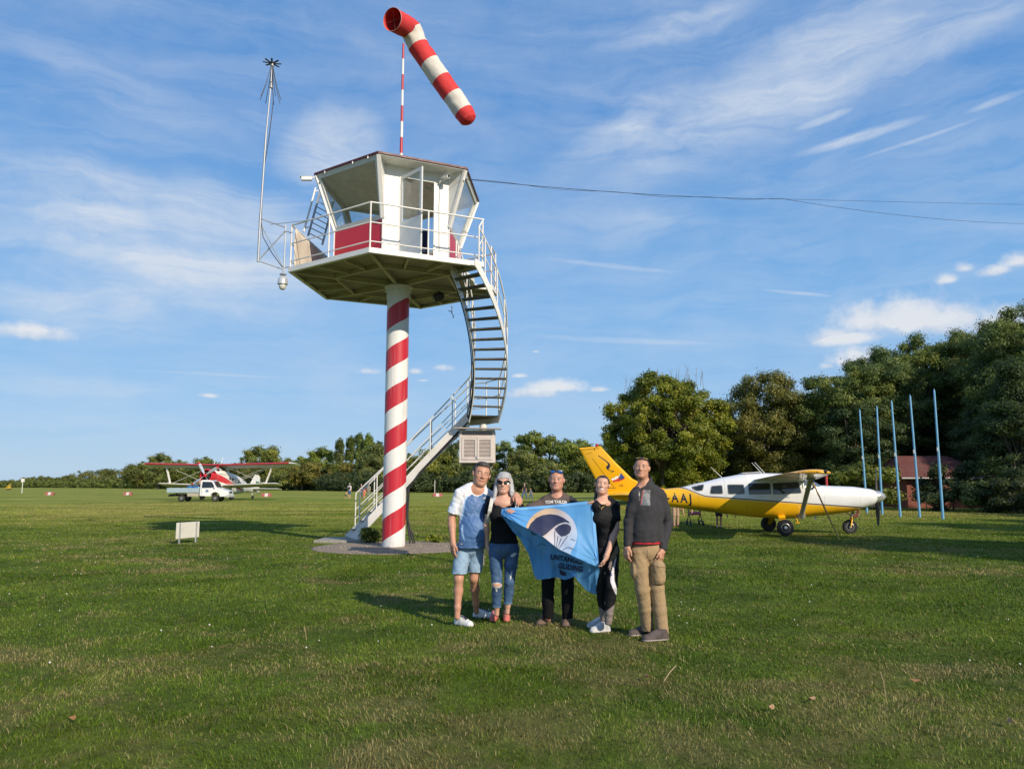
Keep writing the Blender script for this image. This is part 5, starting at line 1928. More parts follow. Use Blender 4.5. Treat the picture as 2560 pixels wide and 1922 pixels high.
# engine, propeller, cowl details
obj('spinner', MB().lathe([(.20, -.36), (.20, -.30), (.17, -.18), (.09, -.06), (.005, 0)], (OX, 0, 1.185), 24, axis=Matrix.Rotation(R(90), 3, 'Y')), M('spinner_alu', (.62, .63, .64), .25, metal=.6), pl, smooth=50, local=True)
for s in (1, -1):
    rings = []
    for f, c, tw_ in ((.14, .08, 60), (.3, .15, 48), (.55, .17, 34), (.8, .14, 25), (1.0, .07, 20)):
        a = R(tw_)
        rings.append([Vector((-.30 + OX + math.sin(t) * .018 * math.cos(a) + math.cos(t) * c / 2 * math.sin(a) * .9, math.cos(t) * c / 2 * math.cos(a) * s, 1.185 + s * .92 * f + .0)) for t in [2 * PI * j / 10 for j in range(10)]])
    b_ = obj('propeller_blade', MB().loft(rings), M('prop_dark', (.10, .10, .105), .4, metal=.3), pl, smooth=50, local=True)
    b_.rotation_euler = (R(3), 0, 0)
obj('intake', MB().box((-.58 + OX, -.16, .84), (-.40 + OX, .16, .95)), M('lamp_dark', (0, 0, 0)), pl, bevel=.02, local=True)
obj('exhaust', MB().tube([(-.95 + OX, -.25, .75), (-1.0 + OX, -.25, .60), (-1.12 + OX, -.25, .55)], .04, 8), M('rust_red', (0, 0, 0)), pl, smooth=50, local=True)
obj('cowl_vent', MB().prism([fside(x, z, -1, .003) for x, z in ((-1.02, .80), (-.80, .795), (-.76, .82), (-1.05, .825))], (0, -.004, 0)), M('lamp_dark', (0, 0, 0)), pl, local=True)
# landing gear
for side in (-1, 1):
    rg0 = []
    for f in (0, .25, .5, .75, 1.0):
        y = side * (.42 + .72 * f)
        z = .60 - .34 * f ** 1.2
        c = .24 - .10 * f
        rg0.append([Vector((-3.38 - .05 * f + OX + c / 2 * math.cos(t), y - side * .02 * math.sin(t), z + .03 * math.sin(t))) for t in [2 * PI * j / 12 for j in range(12)]])
    obj('gear_leg', MB().loft(rg0), YEL, pl, smooth=50, local=True)
    wheel(pl, (-3.45 + OX, side * 1.26, .25), .255, .19, RIM, TYRE, (0, -side if side > 0 else 1, 0))
ng = MB().tube([(-1.02 + OX, 0, .80), (-1.12 + OX, 0, .48)], .035, 10).tube([(-1.05 + OX, 0, .66), (-.86 + OX, 0, .58), (-1.0 + OX, 0, .5)], .018, 6).tube([(-1.1 + OX, -.04, .55), (-1.34 + OX, -.04, .72)], .016, 6)
obj('nose_strut', ng, M('oleo', (.25, .24, .22), .4, metal=.5), pl, smooth=50, local=True)
fk_ = MB()
for s in (-1, 1):
    fk_.tube([(-1.10 + OX, s * .03, .52), (-1.13 + OX, s * .115, .42), (-1.17 + OX, s * .115, .23)], .025, 8)
obj('nose_fork', fk_, YEL, pl, smooth=50, local=True)
wheel(pl, (-1.17 + OX, 0, .225), .23, .15, RIM, TYRE, (0, 1, 0))
obj('entry_step', MB().tube([(-2.95 + OX, -.5, .56), (-2.90 + OX, -.55, .38)], .018, 6).box((-3.0 + OX, -.60, .36), (-2.84 + OX, -.5, .38)), YEL, pl, local=True)
obj('belly_antenna', MB().beam((-2.2 + OX, 0, .56), (-2.23 + OX, 0, .46), .02, .07), PWH, pl, local=True)
for a, b in (((980, 243), (1060, 318)), ((1256, 213), (1335, 300)), ((1275, 210), (1355, 300))):
    (xa, za), (xb, zb_) = zc7(*a), zc7(*b)
    obj('roof_aerial', MB().tube([(xb + OX, .05, zb_ - .02), (xa + OX, .05, za)], [.010, .006], 6), M('plane_white', (0, 0, 0)), pl, local=True)
obj('roof_hatch', MB().prism([Vector((x + OX, y, interp(FT, x, 2) - .0 + .012)) for x, y in ((-3.9, -.25), (-3.9, .25), (-4.5, .25), (-4.5, -.25))], (0, 0, .03)), M('hatch_grey', (.5, .52, .54), .3), pl, local=True)

# tie-down strap, from the strut top to a peg in the grass
gq = ground_at(1440 + 1820 * .3617, 1080 + 745 * .3617)
mw = Matrix.Translation(rootp) @ Matrix.Rotation(HDG, 4, 'Z')
stw = mw @ Vector((-2.98 + OX, -2.8, 1.70))
rp_ = thing('tie_down_rope', 'yellow-brown tie-down strap slanting from the wing strut to the grass', 'rope', (gq.x, gq.y, 0))
obj('strap', MB().tube([stw, stw.lerp(gq, .5) + Vector((.01, 0, -.03)), gq], [.024, .022, .022], 6), M('strap_tan', (.42, .26, .09), .8, var=.25, scale=20), rp_, smooth=60)
obj('peg', MB().tube([gq + Vector((.02, 0, -.08)), gq + Vector((-.03, 0, .10))], .022, 6), M('strap_yellow', (.55, .40, .08), .7), rp_)
gq2 = Vector((4.35, 23.6, 0))
rp2 = thing('tail_rope', 'short yellow rope from the plane\'s tail to the grass behind the jacketed man', 'rope', gq2)
obj('strap', MB().tube([mw @ Vector((-8.7 + OX, 0, 1.1)), gq2], .015, 6), M('strap_yellow', (0, 0, 0)), rp2, smooth=60)

# ------------------------------------------------------------------ red and white biplane across the field
AH = R(-100)
bp = thing('biplane', 'big white biplane with red cowling and red wing edges across the field', 'plane', (-31.8, 84.0, 0), AH)
PIT = Matrix.Rotation(R(-9), 4, 'Y')
BW = M('biplane_white', (.74, .72, .67), .4, var=.05, scale=.8)
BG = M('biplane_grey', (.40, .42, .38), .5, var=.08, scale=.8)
BR = M('biplane_red', (.58, .025, .035), .35, var=.05)


def bobj(name, mb, mat, parent=None, smooth=40):
    mb.v = [tuple(PIT @ Vector(v)) for v in mb.v]
    return obj(name, mb, mat, parent or bp, smooth=smooth, local=True)


BF = [(2.0, 1.55, 2.75, .62, 2.0), (1.5, 1.35, 2.85, .74, 2.2), (.8, 1.1, 3.0, .85, 2.6), (0, .95, 3.15, .88, 3.2), (-1.5, .95, 3.15, .88, 3.4), (-3, 1.1, 3.05, .84, 3.2), (-4.2, 1.35, 2.85, .68, 2.8), (-5.5, 1.65, 2.6, .45, 2.4), (-7, 1.85, 2.4, .22, 2.2), (-8.1, 1.95, 2.3, .06, 2)]


def bip_mat():
    m = bpy.data.materials.new('biplane_body')
    m.use_nodes = True
    t = NT(m.node_tree)
    b = t.n['Principled BSDF']
    co = t.node('ShaderNodeTexCoord').outputs['Object']
    m_ = t.node('ShaderNodeMapping', {'Vector': co, 'Rotation': (0, R(9), 0)}).outputs[0]
    s = t.node('ShaderNodeSeparateXYZ', {0: m_})
    ctr_ = t.maprange(s.outputs[0], -4.0, 1.6, 1.50, 2.15)
    wid = t.maprange(s.outputs[0], -4.0, 1.6, .04, .36)
    on = t.math('MULTIPLY', t.math('LESS_THAN', t.math('ABSOLUTE', t.math('SUBTRACT', s.outputs[2], ctr_)), wid), t.math('GREATER_THAN', s.outputs[0], -3.6))
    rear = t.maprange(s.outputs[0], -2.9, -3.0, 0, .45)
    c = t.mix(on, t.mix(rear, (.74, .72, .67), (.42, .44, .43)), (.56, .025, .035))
    c = t.mix(t.math('MULTIPLY', t.maprange(t.noise(co, 1.5, 5), .5, .75), .3), c, (.4, .37, .3))
    t.l.new(c, b.inputs['Base Color'])
    b.inputs['Roughness'].default_value = .4
    return m


xs = list(np.linspace(2.0, -8.1, 44))
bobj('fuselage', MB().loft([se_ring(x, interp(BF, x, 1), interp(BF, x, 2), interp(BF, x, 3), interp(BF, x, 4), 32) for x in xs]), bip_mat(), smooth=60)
ROTX = Matrix.Rotation(R(90), 3, 'Y')
cowl = bobj('cowling', MB().lathe([(.60, 2.02), (.76, 2.0), (.80, 2.3), (.78, 2.75), (.70, 2.95), (.62, 2.97), (.60, 2.80), (.58, 2.4), (.05, 2.4)], (0, 0, 2.15), 32, axis=ROTX), BR)
eng = MB().lathe([(.30, 2.42), (.28, 2.75), (.14, 2.95), (.01, 3.0)], (0, 0, 2.15), 16, axis=ROTX)
for k in range(9):
    a = 2 * PI * k / 9
    eng.tube([(2.62, .25 * math.cos(a), 2.15 + .25 * math.sin(a)), (2.62, .57 * math.cos(a), 2.15 + .57 * math.sin(a))], .085, 6)
bobj('engine', eng, M('engine_dark', (.05, .05, .05), .5, metal=.3), cowl)
bobj('propeller_hub', MB().lathe([(.16, 2.98), (.19, 3.05), (.16, 3.2), (.02, 3.3)], (0, 0, 2.15), 16, axis=ROTX), BR)
for k in range(4):
    a = R(90 * k + 34)
    rings = []
    for f, c, tw_ in ((.12, .10, 50), (.3, .26, 42), (.6, .30, 30), (.85, .26, 24), (.86, .26, 24), (.97, .20, 22), (1.0, .08, 22)):
        e_r, e_t = Vector((0, math.cos(a), math.sin(a))), Vector((0, -math.sin(a), math.cos(a)))
        tw2 = R(tw_)
        cdir = e_t * math.cos(tw2) + Vector((1, 0, 0)) * math.sin(tw2)
        ndir = e_t.cross(Vector((1, 0, 0))).normalized().cross(cdir)
        rings.append([Vector((3.1, 0, 2.15)) + e_r * 1.72 * f + cdir * c / 2 * math.cos(t) + ndir * .03 * math.sin(t) for t in [2 * PI * j / 10 for j in range(10)]])
    mbl = MB().loft(rings[:5], True, False, 0).loft(rings[4:], False, True, 1)
    bobj('propeller_blade', mbl, [M('blade_grey', (.50, .54, .58), .3, metal=.3), BR])
# canopy
can = MB()
CT = [(2.0, .35, 2.80), (1.7, .62, 3.02), (1.25, .80, 3.36), (.5, .86, 3.48), (-.4, .80, 3.42), (-1.2, .5, 3.16)]
can.loft([[Vector((x, hw_ * math.cos(t), 2.62 + (zt_2 - 2.62) * math.sin(t))) for t in np.linspace(0, PI, 15)] for x, hw_, zt_2 in CT])
cpy = bobj('cockpit', can, BW, smooth=40)
for (xa, xb) in ((1.72, 1.18), (1.10, .62), (.56, .1)):
    for (ta, tb_) in ((.16, .33), (.36, .50), (.50, .64), (.67, .84)):
        if xa < 1.2 and .3 < ta < .6:
            continue
        g = []
        for x, tt in ((xa, ta), (xa, tb_), (xb, tb_), (xb, ta)):
            hw_, zt_2 = interp([(c_[0], c_[1]) for c_ in CT], x, 1), interp([(c_[0], c_[2]) for c_ in CT], x, 1)
            t = PI * tt
            g.append(Vector((x, hw_ * math.cos(t) * 1.03, 2.62 + (zt_2 - 2.62) * math.sin(t) * 1.03 + .02)))
        bobj('cockpit_pane', MB().prism(g, (.0, .0, .015)), DGLASS, cpy, smooth=None)
for side in (1, -1):
    for k in range(4):
        x = -.35 - .62 * k
        bobj('porthole', MB().lathe([(.17, 0), (.17, .02), (.15, .025)], (x, side * .885, 2.42), 20, axis=Matrix.Rotation(R(-90 * side), 3, 'X')), DGLASS)
# wings
for (nm, zr, hs, ch, xle, dih, th) in (('upper_wing', 3.55, 9.2, 2.35, 1.55, .02, .12), ('lower_wing', 1.42, 7.2, 1.95, .95, .035, .11)):
    for side in (1, -1):
        rings = []
        fs = (0, .3, .6, .88, .92, .96, .985, 1.0)
        for f in fs:
            c, t_ = ch, th
            xl = xle
            if f > .9:
                q = (f - .9) / .1
                c = ch * (1 - .55 * q * q)
                xl = xle - ch * .22 * q * q
                t_ = th * math.sqrt(max(.03, 1 - q * q))
            y = side * (.0 if nm[0] == 'u' else .7) + side * f * (hs - (.0 if nm[0] == 'u' else .7))
            rings.append([Vector((xl + a, y, zr + abs(y) * dih + b)) for a, b in airfoil(c, t_)])
        kk = 3
        wg = MB()
        npt = len(rings[0])
        for i in range(len(rings) - 1):
            wg.loft([rings[i], rings[i + 1]], i == 0, i == len(rings) - 2, 0)
        mats = [BG, BW, BR]
        me_m = []
        fi = 0
        for f_ in wg.f:
            cx = sum(wg.v[i][0] for i in f_) / len(f_)
            cy = abs(sum(wg.v[i][1] for i in f_) / len(f_))
            mi = 0
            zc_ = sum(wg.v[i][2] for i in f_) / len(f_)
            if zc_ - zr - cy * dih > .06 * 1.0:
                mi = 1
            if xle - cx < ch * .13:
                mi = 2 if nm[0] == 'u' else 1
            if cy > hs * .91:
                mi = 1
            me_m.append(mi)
        wg.m = me_m
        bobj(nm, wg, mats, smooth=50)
for side in (1, -1):
    for (ya, yb) in ((5.6, 6.3),):
        sp = MB().beam((.55, side * ya, 1.42 + ya * .035 + .05), (.75, side * yb, 3.55 + yb * .02), .26, .07, up=(0, 1, 0))
        sp.beam((.3, side * ya, 1.42 + ya * .035 + .10), (1.0, side * ya, 1.42 + ya * .035 + .10), .16, .10)
        bobj('interplane_strut', sp, BW, smooth=None)
    wrs = MB()
    for a, b in (((.6, side * .9, 1.55), (.8, side * 6.2, 3.62)), ((.2, side * .9, 1.5), (.3, side * 6.2, 3.6)), ((.7, side * 1.0, 3.5), (.6, side * 5.5, 1.65))):
        wrs.tube([a, b], .018, 4)
    bobj('brace_wires', wrs, BW, smooth=None)
# tail
fn = [(-6.2, 2.45), (-6.9, 3.5), (-7.3, 4.0), (-7.9, 4.1), (-8.4, 3.9), (-8.5, 3.0), (-8.45, 2.1), (-7.6, 1.9)]
bobj('fin', MB().prism([Vector((x, -.06, z)) for x, z in fn], (0, .12, 0)), BW, smooth=None)
bobj('fin_band', MB().prism([Vector((x, .062, z)) for x, z in ((-7.55, 3.3), (-8.42, 3.3), (-8.4, 2.95), (-7.5, 2.95))], (0, .01, 0)), M('band_green', (.02, .16, .06), .5), smooth=None)
for side in (1, -1):
    rings = []
    for f in (0, .6, .9, 1):
        c = 1.7 - .3 * f - (.6 if f == 1 else 0)
        rings.append([Vector((-6.5 + a - .1 * f, side * (.15 + 3.45 * f), 2.25 + b)) for a, b in airfoil(c, .10 if f < 1 else .04)])
    bobj('tailplane', MB().loft(rings), BW, smooth=50)
    bobj('tail_strut', MB().beam((-6.9, side * .2, 1.75), (-7.0, side * 1.9, 2.2), .06, .03), BW, smooth=None)
# undercarriage
for side in (1, -1):
    bobj('gear_leg', MB().beam((.2, side * .55, 1.15), (.35, side * 1.7, .45), .14, .08).beam((-.5, side * .6, 1.1), (.3, side * 1.65, .42), .09, .06).beam((.3, side * 1.05, 1.45), (.35, side * 1.62, .5), .1, .08), BW, smooth=None)
    wp_ = PIT @ Vector((.35, side * 1.72, .42))
    wheel(bp, (wp_.x, wp_.y, .40), .40, .26, RIM, TYRE, (0, 1, 0))
tw0 = PIT @ Vector((-6.9, 0, 1.85))
obj('tail_gear', MB().beam(tw0, (tw0.x - .25, 0, .3), .10, .10, up=(0, 1, 0)), BW, bp, local=True)
wheel(bp, (tw0.x - .3, 0, .22), .22, .14, RIM, TYRE, (0, 1, 0))
for a, b in (((.9, .25, 3.5), (.75, .35, 4.5)), ((1.1, -.4, 3.4), (1.0, -.4, 4.2))):
    bobj('aerial', MB().tube([a, b], .03, 5), BW, smooth=None)

# ------------------------------------------------------------------ flatbed truck in front of it
TH = R(3)
gr0 = ground_at(300 + 910 * .226, 1100 + 668 * .226)
tk_ = thing('flatbed_truck', 'white cab flatbed truck with blue-grey drop sides parked before the biplane', 'truck', P(508, 76.2), TH)
TW = M('truck_white', (.78, .78, .78), .3, var=.03, coat=.4, dirt=(.45, .42, .36), dirt_amt=.2)
TB = M('truck_blue_grey', (.36, .46, .52), .5, var=.08, dirt=(.3, .28, .24), dirt_amt=.3)
TBK = M('truck_black', (.03, .03, .032), .6)
prof = [(2.68, .50), (2.72, .85), (2.62, 1.03), (1.85, 1.27), (1.62, 1.33), (1.18, 1.98), (.95, 2.08), (.15, 2.10), (.02, 2.0), (0, .55), (1.05, .5), (1.1, .72), (1.28, .88), (1.5, .92), (1.72, .86), (1.88, .70), (1.92, .48)]
cb_ = MB()
hwid = lambda x, z: (.94 if z < 1.35 else .94 - (z - 1.35) * .20) - max(0, x - 2.2) * .22
cb_.loft([[Vector((x, s * hwid(x, z), z)) for x, z in prof] for s in (-1, 1)])
cab = obj('cab', cb_, TW, tk_, local=True, bevel=.03, smooth=30)
for s in (-1, 1):
    wq = [(.22, 1.36), (1.35, 1.36), (1.42, 1.42), (1.10, 1.90), (.22, 1.93)]
    obj('side_window', MB().prism([Vector((x, s * (hwid(x, z) + .006), z)) for x, z in roundpoly(wq, .06)], (0, s * .006, 0)), DGLASS, cab, local=True)
    obj('mirror', MB().box((1.40, s * 1.06 - .07, 1.32), (1.50, s * 1.06 + .07, 1.62)).beam((1.42, s * .9, 1.4), (1.44, s * 1.05, 1.4), .03, .03), TW, cab, local=True, bevel=.02)
    obj('headlight', MB().box((2.50, s * .62 - .15, .80), (2.69, s * .62 + .13, .96)), M('lamp_clear', (.65, .68, .7), .1, coat=.8), cab, local=True, bevel=.02)
    obj('door_seam', MB().prism([Vector((x, s * (hwid(x, z) + .003), z)) for x, z in ((.16, .62), (.175, .62), (.175, 1.95), (.16, 1.95))], (0, s * .003, 0)), TBK, cab, local=True)
obj('windscreen', MB().prism([Vector((1.60, -.80, 1.375)), Vector((1.60, .80, 1.375)), Vector((1.20, .72, 1.955)), Vector((1.20, -.72, 1.955))], (.012, 0, .01)), DGLASS, cab, local=True)
obj('grille', MB().box((2.66, -.42, .80), (2.725, .42, .98)), TBK, cab, local=True)
obj('bumper', MB().box((2.55, -.92, .42), (2.80, .92, .66)), M('bumper_grey', (.5, .5, .5), .5), cab, local=True, bevel=.04)
obj('door_badge', MB().prism([Vector((x, -.948, z)) for x, z in roundpoly([(.58, .95), (.85, .95), (.85, 1.14), (.58, 1.14)], .06)], (0, -.004, 0)), M('badge_blue', (.12, .22, .38), .5), cab, local=True)
bd = MB().box((-3.05, -1.02, .86), (-.10, 1.02, .93))
bed = obj('bed', bd, TB, tk_, local=True)
for nm, lo, hi in (('side_board', (-3.05, -1.05, .88), (-.10, -1.02, 1.33)), ('side_board', (-3.05, 1.02, .88), (-.10, 1.05, 1.33)), ('tail_board', (-3.08, -1.05, .88), (-3.05, 1.05, 1.33)), ('head_board', (-.10, -1.05, .88), (-.06, 1.05, 1.45))):
    m_b = MB().box(lo, hi)
    if nm == 'side_board':
        y_ = lo[1] - .012 if lo[1] < 0 else hi[1] - .003
        for z in (.93, 1.04, 1.16, 1.28):
            m_b.box((-3.04, y_, z), (-.11, y_ + .015, z + .035))
    obj(nm, m_b, TB, bed, local=True)
obj('chassis', MB().box((-3.0, -.45, .52), (1.2, -.33, .74)).box((-3.0, .33, .52), (1.2, .45, .74)).box((-3.2, -.3, .5), (-2.9, .3, .66)), TBK, tk_, local=True)
obj('tool_box', MB().box((-1.15, -.98, .50), (-.10, -.50, .84)), M('tool_grey', (.42, .38, .30), .7, var=.2), tk_, local=True, bevel=.02)
obj('mudguard', MB().box((-2.25, -1.0, .80), (-1.35, -.62, .84)).box((-2.28, -1.0, .55), (-2.25, -.62, .82)), TBK, tk_, local=True)
for x in (1.50, -1.70):
    for s in (-1, 1):
        wheel(tk_, (x, s * .84, .34), .34, .22, M('steel_rim', (.5, .5, .48), .5), TYRE, (0, 1, 0))
for i, (x, y) in enumerate(((-.55, -.45), (-1.15, -.30))):
    bl_ = Matrix.Translation(P(508, 76.2)) @ Matrix.Rotation(TH, 4, 'Z') @ Vector((x, y, .93))
    b2 = thing('barrel', ('blue barrel on the truck bed right behind the cab', 'blue barrel on the truck bed, second from the cab')[i], 'barrel', bl_, group='blue barrels on the truck')
    obj('body', MB().lathe([(.26, 0), (.29, .03), (.29, .2), (.30, .22), (.29, .24), (.29, .42), (.30, .44), (.28, .55), (.2, .58)], (0, 0, 0), 20), M('barrel_blue', (.03, .16, .42), .4), b2, local=True, smooth=40)
    obj('cap', MB().lathe([(.05, .57), (.05, .61)], (.1, 0, 0), 10), TBK, b2, local=True)

# ------------------------------------------------------------------ red and white runway markers
MKR, MKW = M('marker_red', (.36, .09, .08), .7, var=.25), M('marker_white', (.58, .50, .46), .7, var=.15)
for (u, v, s, l) in ((126, 1228.5, .8, 'small red and white field marker furthest left'), (321, 1229.5, .85, 'small red and white field marker left of the biplane'), (667, 1232, 1.0, 'red and white field marker under the biplane\'s right wing'),
                     (1094, 1236, 1.0, 'red and white field marker right of the striped column')):
    D = 130 if s < .9 else 112
    p = P(u, D)
    mk = thing('field_marker', l, 'marker', p, R(12), group='red and white markers on the airfield')
    mk.scale = (.7, .7, .7)
    ex = [(-.9, -.55), (.9, -.55), (.9, .55), (-.9, .55)]
    for i in range(3):
        x0_, x1_ = -.95 + i * .633, -.95 + (i + 1) * .633
        obj('board', MB().prism([(x0_, -.55, 0), (x1_, -.55, 0), (x1_, 0, .62), (x0_, 0, .62)], (0, .06, .04)), (MKR, MKW, MKR)[i], mk, local=True)
        obj('board', MB().prism([(x0_, .55, 0), (x1_, .55, 0), (x1_, .065, .60), (x0_, .065, .60)], (0, .05, .04)), (MKR, MKW, MKR)[i], mk, local=True)
# little yellow loader far left, white post
yl = P(22, 300)
ld = thing('yellow_loader', 'tiny yellow digger arm by the far trees at the left edge', 'digger', yl)
LY = M('loader_yellow', (.50, .34, .04), .6)
ld.scale = (.5, .5, .62)
obj('body', MB().box((-1.6, -1, .6), (1.4, 1, 1.6)).box((-.2, -.8, 1.6), (1.2, .8, 2.6)), LY, ld, local=True, bevel=.08)
obj('boom', MB().beam((-1.2, 0, 1.2), (-2.9, 0, .6), .4, .4).beam((.6, 0, 2.2), (1.6, 0, 3.9), .4, .35, up=(0, 1, 0)).beam((1.6, 0, 3.9), (-1.6, 0, 2.0), .35, .3, up=(0, 1, 0)), LY, ld, local=True)
obj('track', MB().box((-1.6, -1.1, 0), (1.5, -.6, .6)).box((-1.6, .6, 0), (1.5, 1.1, .6)), TBK, ld, local=True, bevel=.15)
wpst = P(56, 160)
tag(obj('marker_post', MB().tube([wpst, wpst + Vector((0, 0, 3.0))], .07, 6).box((wpst.x - .35, wpst.y - .05, 2.3), (wpst.x + .35, wpst.y + .05, 3.0)), BW, origin=wpst), 'slim white post with a small plate at the far left of the field', 'post')
wpst = P(1087, 150)
tag(obj('marker_post', MB().tube([wpst, wpst + Vector((0, 0, 2.6))], .06, 6), BW, origin=wpst), 'slim white post standing right of the field marker by the column', 'post')
# ================================================================== PEOPLE
# bodies and clothes are grown as one smooth surface from joints and radii (blended distance field -> mesh)
def v3(p):
    return np.array([p[0], p[1], p[2]], dtype=np.float32)


def cap(a, b, ra, rb, k=.02, fy=1.0, op='u'):
    """tapered limb between two joints; fy < 1 flattens it front to back"""
    a, b = v3(a), v3(b)
    ba = b - a
    L = float(ba @ ba) + 1e-9
    r = max(ra, rb) + .03

    def fn(P):
        pa = P - a
        h = np.clip((pa @ ba) / L, 0, 1)[..., None]
        q = pa - h * ba
        if fy != 1.0:
            q = q * np.array([1, 1 / fy, 1], dtype=np.float32)
        return np.sqrt((q * q).sum(-1)) - (ra + (rb - ra) * h[..., 0])
    return (op, k, fn, np.minimum(a, b) - r, np.maximum(a, b) + r)


def elp(c, r, k=.03, rot=None, op='u'):
    c = v3(c)
    r = np.array(r, dtype=np.float32)
    m = None if rot is None else np.array(rot, dtype=np.float32)
    R_ = float(r.max()) + .03

    def fn(P):
        q = P - c
        if m is not None:
            q = q @ m
        n = np.sqrt(((q / r) ** 2).sum(-1)) + 1e-6
        n2 = np.sqrt(((q / (r * r)) ** 2).sum(-1)) + 1e-6
        return n * (n - 1) / n2
    return (op, k, fn, c - R_, c + R_)


def half(p, n, k=.004, op='i'):
    """keep only the side of a plane that n points away from"""
    p, n = v3(p), v3(n)
    n = n / np.linalg.norm(n)
    return (op, k, lambda P: (P - p) @ n, None, None)


def sdf_mesh(name, prims, vox, mats, region=None, wrinkle=None, parent=None, lab=None):
    lo = np.min([p[3] for p in prims if p[0] == 'u'], axis=0) - vox * 2
    hi = np.max([p[4] for p in prims if p[0] == 'u'], axis=0) + vox * 2
    n = np.ceil((hi - lo) / vox).astype(int) + 1
    G = np.full(n, .08, dtype=np.float32)
    ax = [lo[i] + vox * np.arange(n[i], dtype=np.float32) for i in range(3)]

    def sub(l, h):
        if l is None:
            return tuple(slice(0, n[i]) for i in range(3))
        a = np.clip(np.floor((l - lo) / vox).astype(int), 0, n)
        b = np.clip(np.ceil((h - lo) / vox).astype(int) + 1, 0, n)
        return tuple(slice(a[i], b[i]) for i in range(3))

    for op, k, fn, l, h in prims:
        s = sub(l, h)
        g = G[s]
        if g.size == 0:
            continue
        P_ = np.stack(np.meshgrid(ax[0][s[0]], ax[1][s[1]], ax[2][s[2]], indexing='ij'), -1).astype(np.float32)
        d = fn(P_).astype(np.float32)
        if op == 'u':
            hh = np.maximum(k - np.abs(g - d), 0) / k
            G[s] = np.minimum(g, d) - hh * hh * k * .25
        else:
            if op == 's':
                d = -d
            hh = np.maximum(k - np.abs(g - d), 0) / k
            G[s] = np.maximum(g, d) + hh * hh * k * .25
    if wrinkle is not None:
        P_ = np.stack(np.meshgrid(ax[0], ax[1], ax[2], indexing='ij'), -1).astype(np.float32)
        G += np.where(np.abs(G) < .03, wrinkle(P_), 0)
    S = G < 0
    off = [(0, 0, 0), (1, 0, 0), (0, 1, 0), (1, 1, 0), (0, 0, 1), (1, 0, 1), (0, 1, 1), (1, 1, 1)]
    cells = tuple(m - 1 for m in n)
    cnt = np.zeros(cells, dtype=np.int8)
    for o in off:
        cnt += S[o[0]:o[0] + cells[0], o[1]:o[1] + cells[1], o[2]:o[2] + cells[2]]
    idx = np.argwhere((cnt > 0) & (cnt < 8))
    vid = np.full(cells, -1, dtype=np.int32)
    vid[tuple(idx.T)] = np.arange(len(idx))
    cv_ = np.stack([G[idx[:, 0] + o[0], idx[:, 1] + o[1], idx[:, 2] + o[2]] for o in off], 1)
    acc = np.zeros((len(idx), 3))
    num = np.zeros(len(idx))
    O = np.array(off)
    for a in range(8):
        for b in range(a + 1, 8):
            if np.abs(O[a] - O[b]).sum() != 1:
                continue
            m = (cv_[:, a] < 0) != (cv_[:, b] < 0)
            t = np.where(m, cv_[:, a] / np.where(m, cv_[:, a] - cv_[:, b], 1), 0)
            acc += np.where(m[:, None], O[a] + t[:, None] * (O[b] - O[a]), 0)
            num += m
    V = lo + vox * (idx + acc / num[:, None])
    quads = []
    for axis in range(3):
        sl0 = [slice(None)] * 3
        sl1 = [slice(None)] * 3
        sl0[axis], sl1[axis] = slice(0, -1), slice(1, None)
        s0, s1 = S[tuple(sl0)], S[tuple(sl1)]
        e = np.argwhere(s0 != s1)
        u_, v_ = [(1, 2), (2, 0), (0, 1)][axis]
        ok = (e[:, u_] > 0) & (e[:, v_] > 0) & (e[:, u_] < n[u_] - 1) & (e[:, v_] < n[v_] - 1)
        e = e[ok]
        c = []
        for du, dv in ((1, 1), (0, 1), (0, 0), (1, 0)):
            q = e.copy()
            q[:, u_] -= du
            q[:, v_] -= dv
            c.append(vid[tuple(q.T)])
        q = np.stack(c, 1)
        flip = ~s0[tuple(e.T)]
        q[flip] = q[flip][:, ::-1]
        quads.append(q)
    Q = np.concatenate(quads)
    Q = Q[(Q >= 0).all(1)]
    mi = None
    if region is not None:
        fc = V[Q].mean(1)
        nr = np.cross(V[Q[:, 2]] - V[Q[:, 0]], V[Q[:, 3]] - V[Q[:, 1]])
        nr /= np.linalg.norm(nr, axis=1)[:, None] + 1e-12
        mi = region(fc, nr).astype(np.int32)
    me = mesh_np(name, V, Q.ravel(), np.arange(len(Q)) * 4, None, mats, None, mi)
    me.polygons.foreach_set('use_smooth', np.ones(len(me.polygons), dtype=bool))
    o = put(name, me, parent)
    if lab:
        o['label'] = lab
    return o


def folds(seed, amp=.004, f0=18, f1=60, n=10, zdir=1.6):
    """cloth creases"""
    rg = np.random.default_rng(seed)
    ks = []
    for i in range(n):
        d = rg.normal(size=3)
        d[2] *= zdir
        d /= np.linalg.norm(d)
        f = rg.uniform(f0, f1)
        ks.append((d.astype(np.float32) * f, rg.uniform(0, 6.28), f0 / f))

    def fn(P):
        w_ = np.zeros(P.shape[:-1], dtype=np.float32)
        warp = (.8 * np.sin(P[..., 0] * 11 + P[..., 2] * 7 + seed) + .6 * np.sin(P[..., 2] * 17 - P[..., 1] * 13)).astype(np.float32)
        for k, ph, a in ks:
            s_ = np.sin(P @ k + ph + warp)
            w_ += a * (1 - 1.6 * np.abs(s_))
        return w_ * amp / 2.2
    return fn


def inpoly(px_, pz_, poly):
    r = np.zeros(len(px_), dtype=bool)
    n = len(poly)
    for i in range(n):
        x0_, y0_ = poly[i]
        x1_, y1_ = poly[(i + 1) % n]
        c = ((y0_ > pz_) != (y1_ > pz_)) & (px_ < (x1_ - x0_) * (pz_ - y0_) / (y1_ - y0_ + 1e-12) + x0_)
        r ^= c
    return r


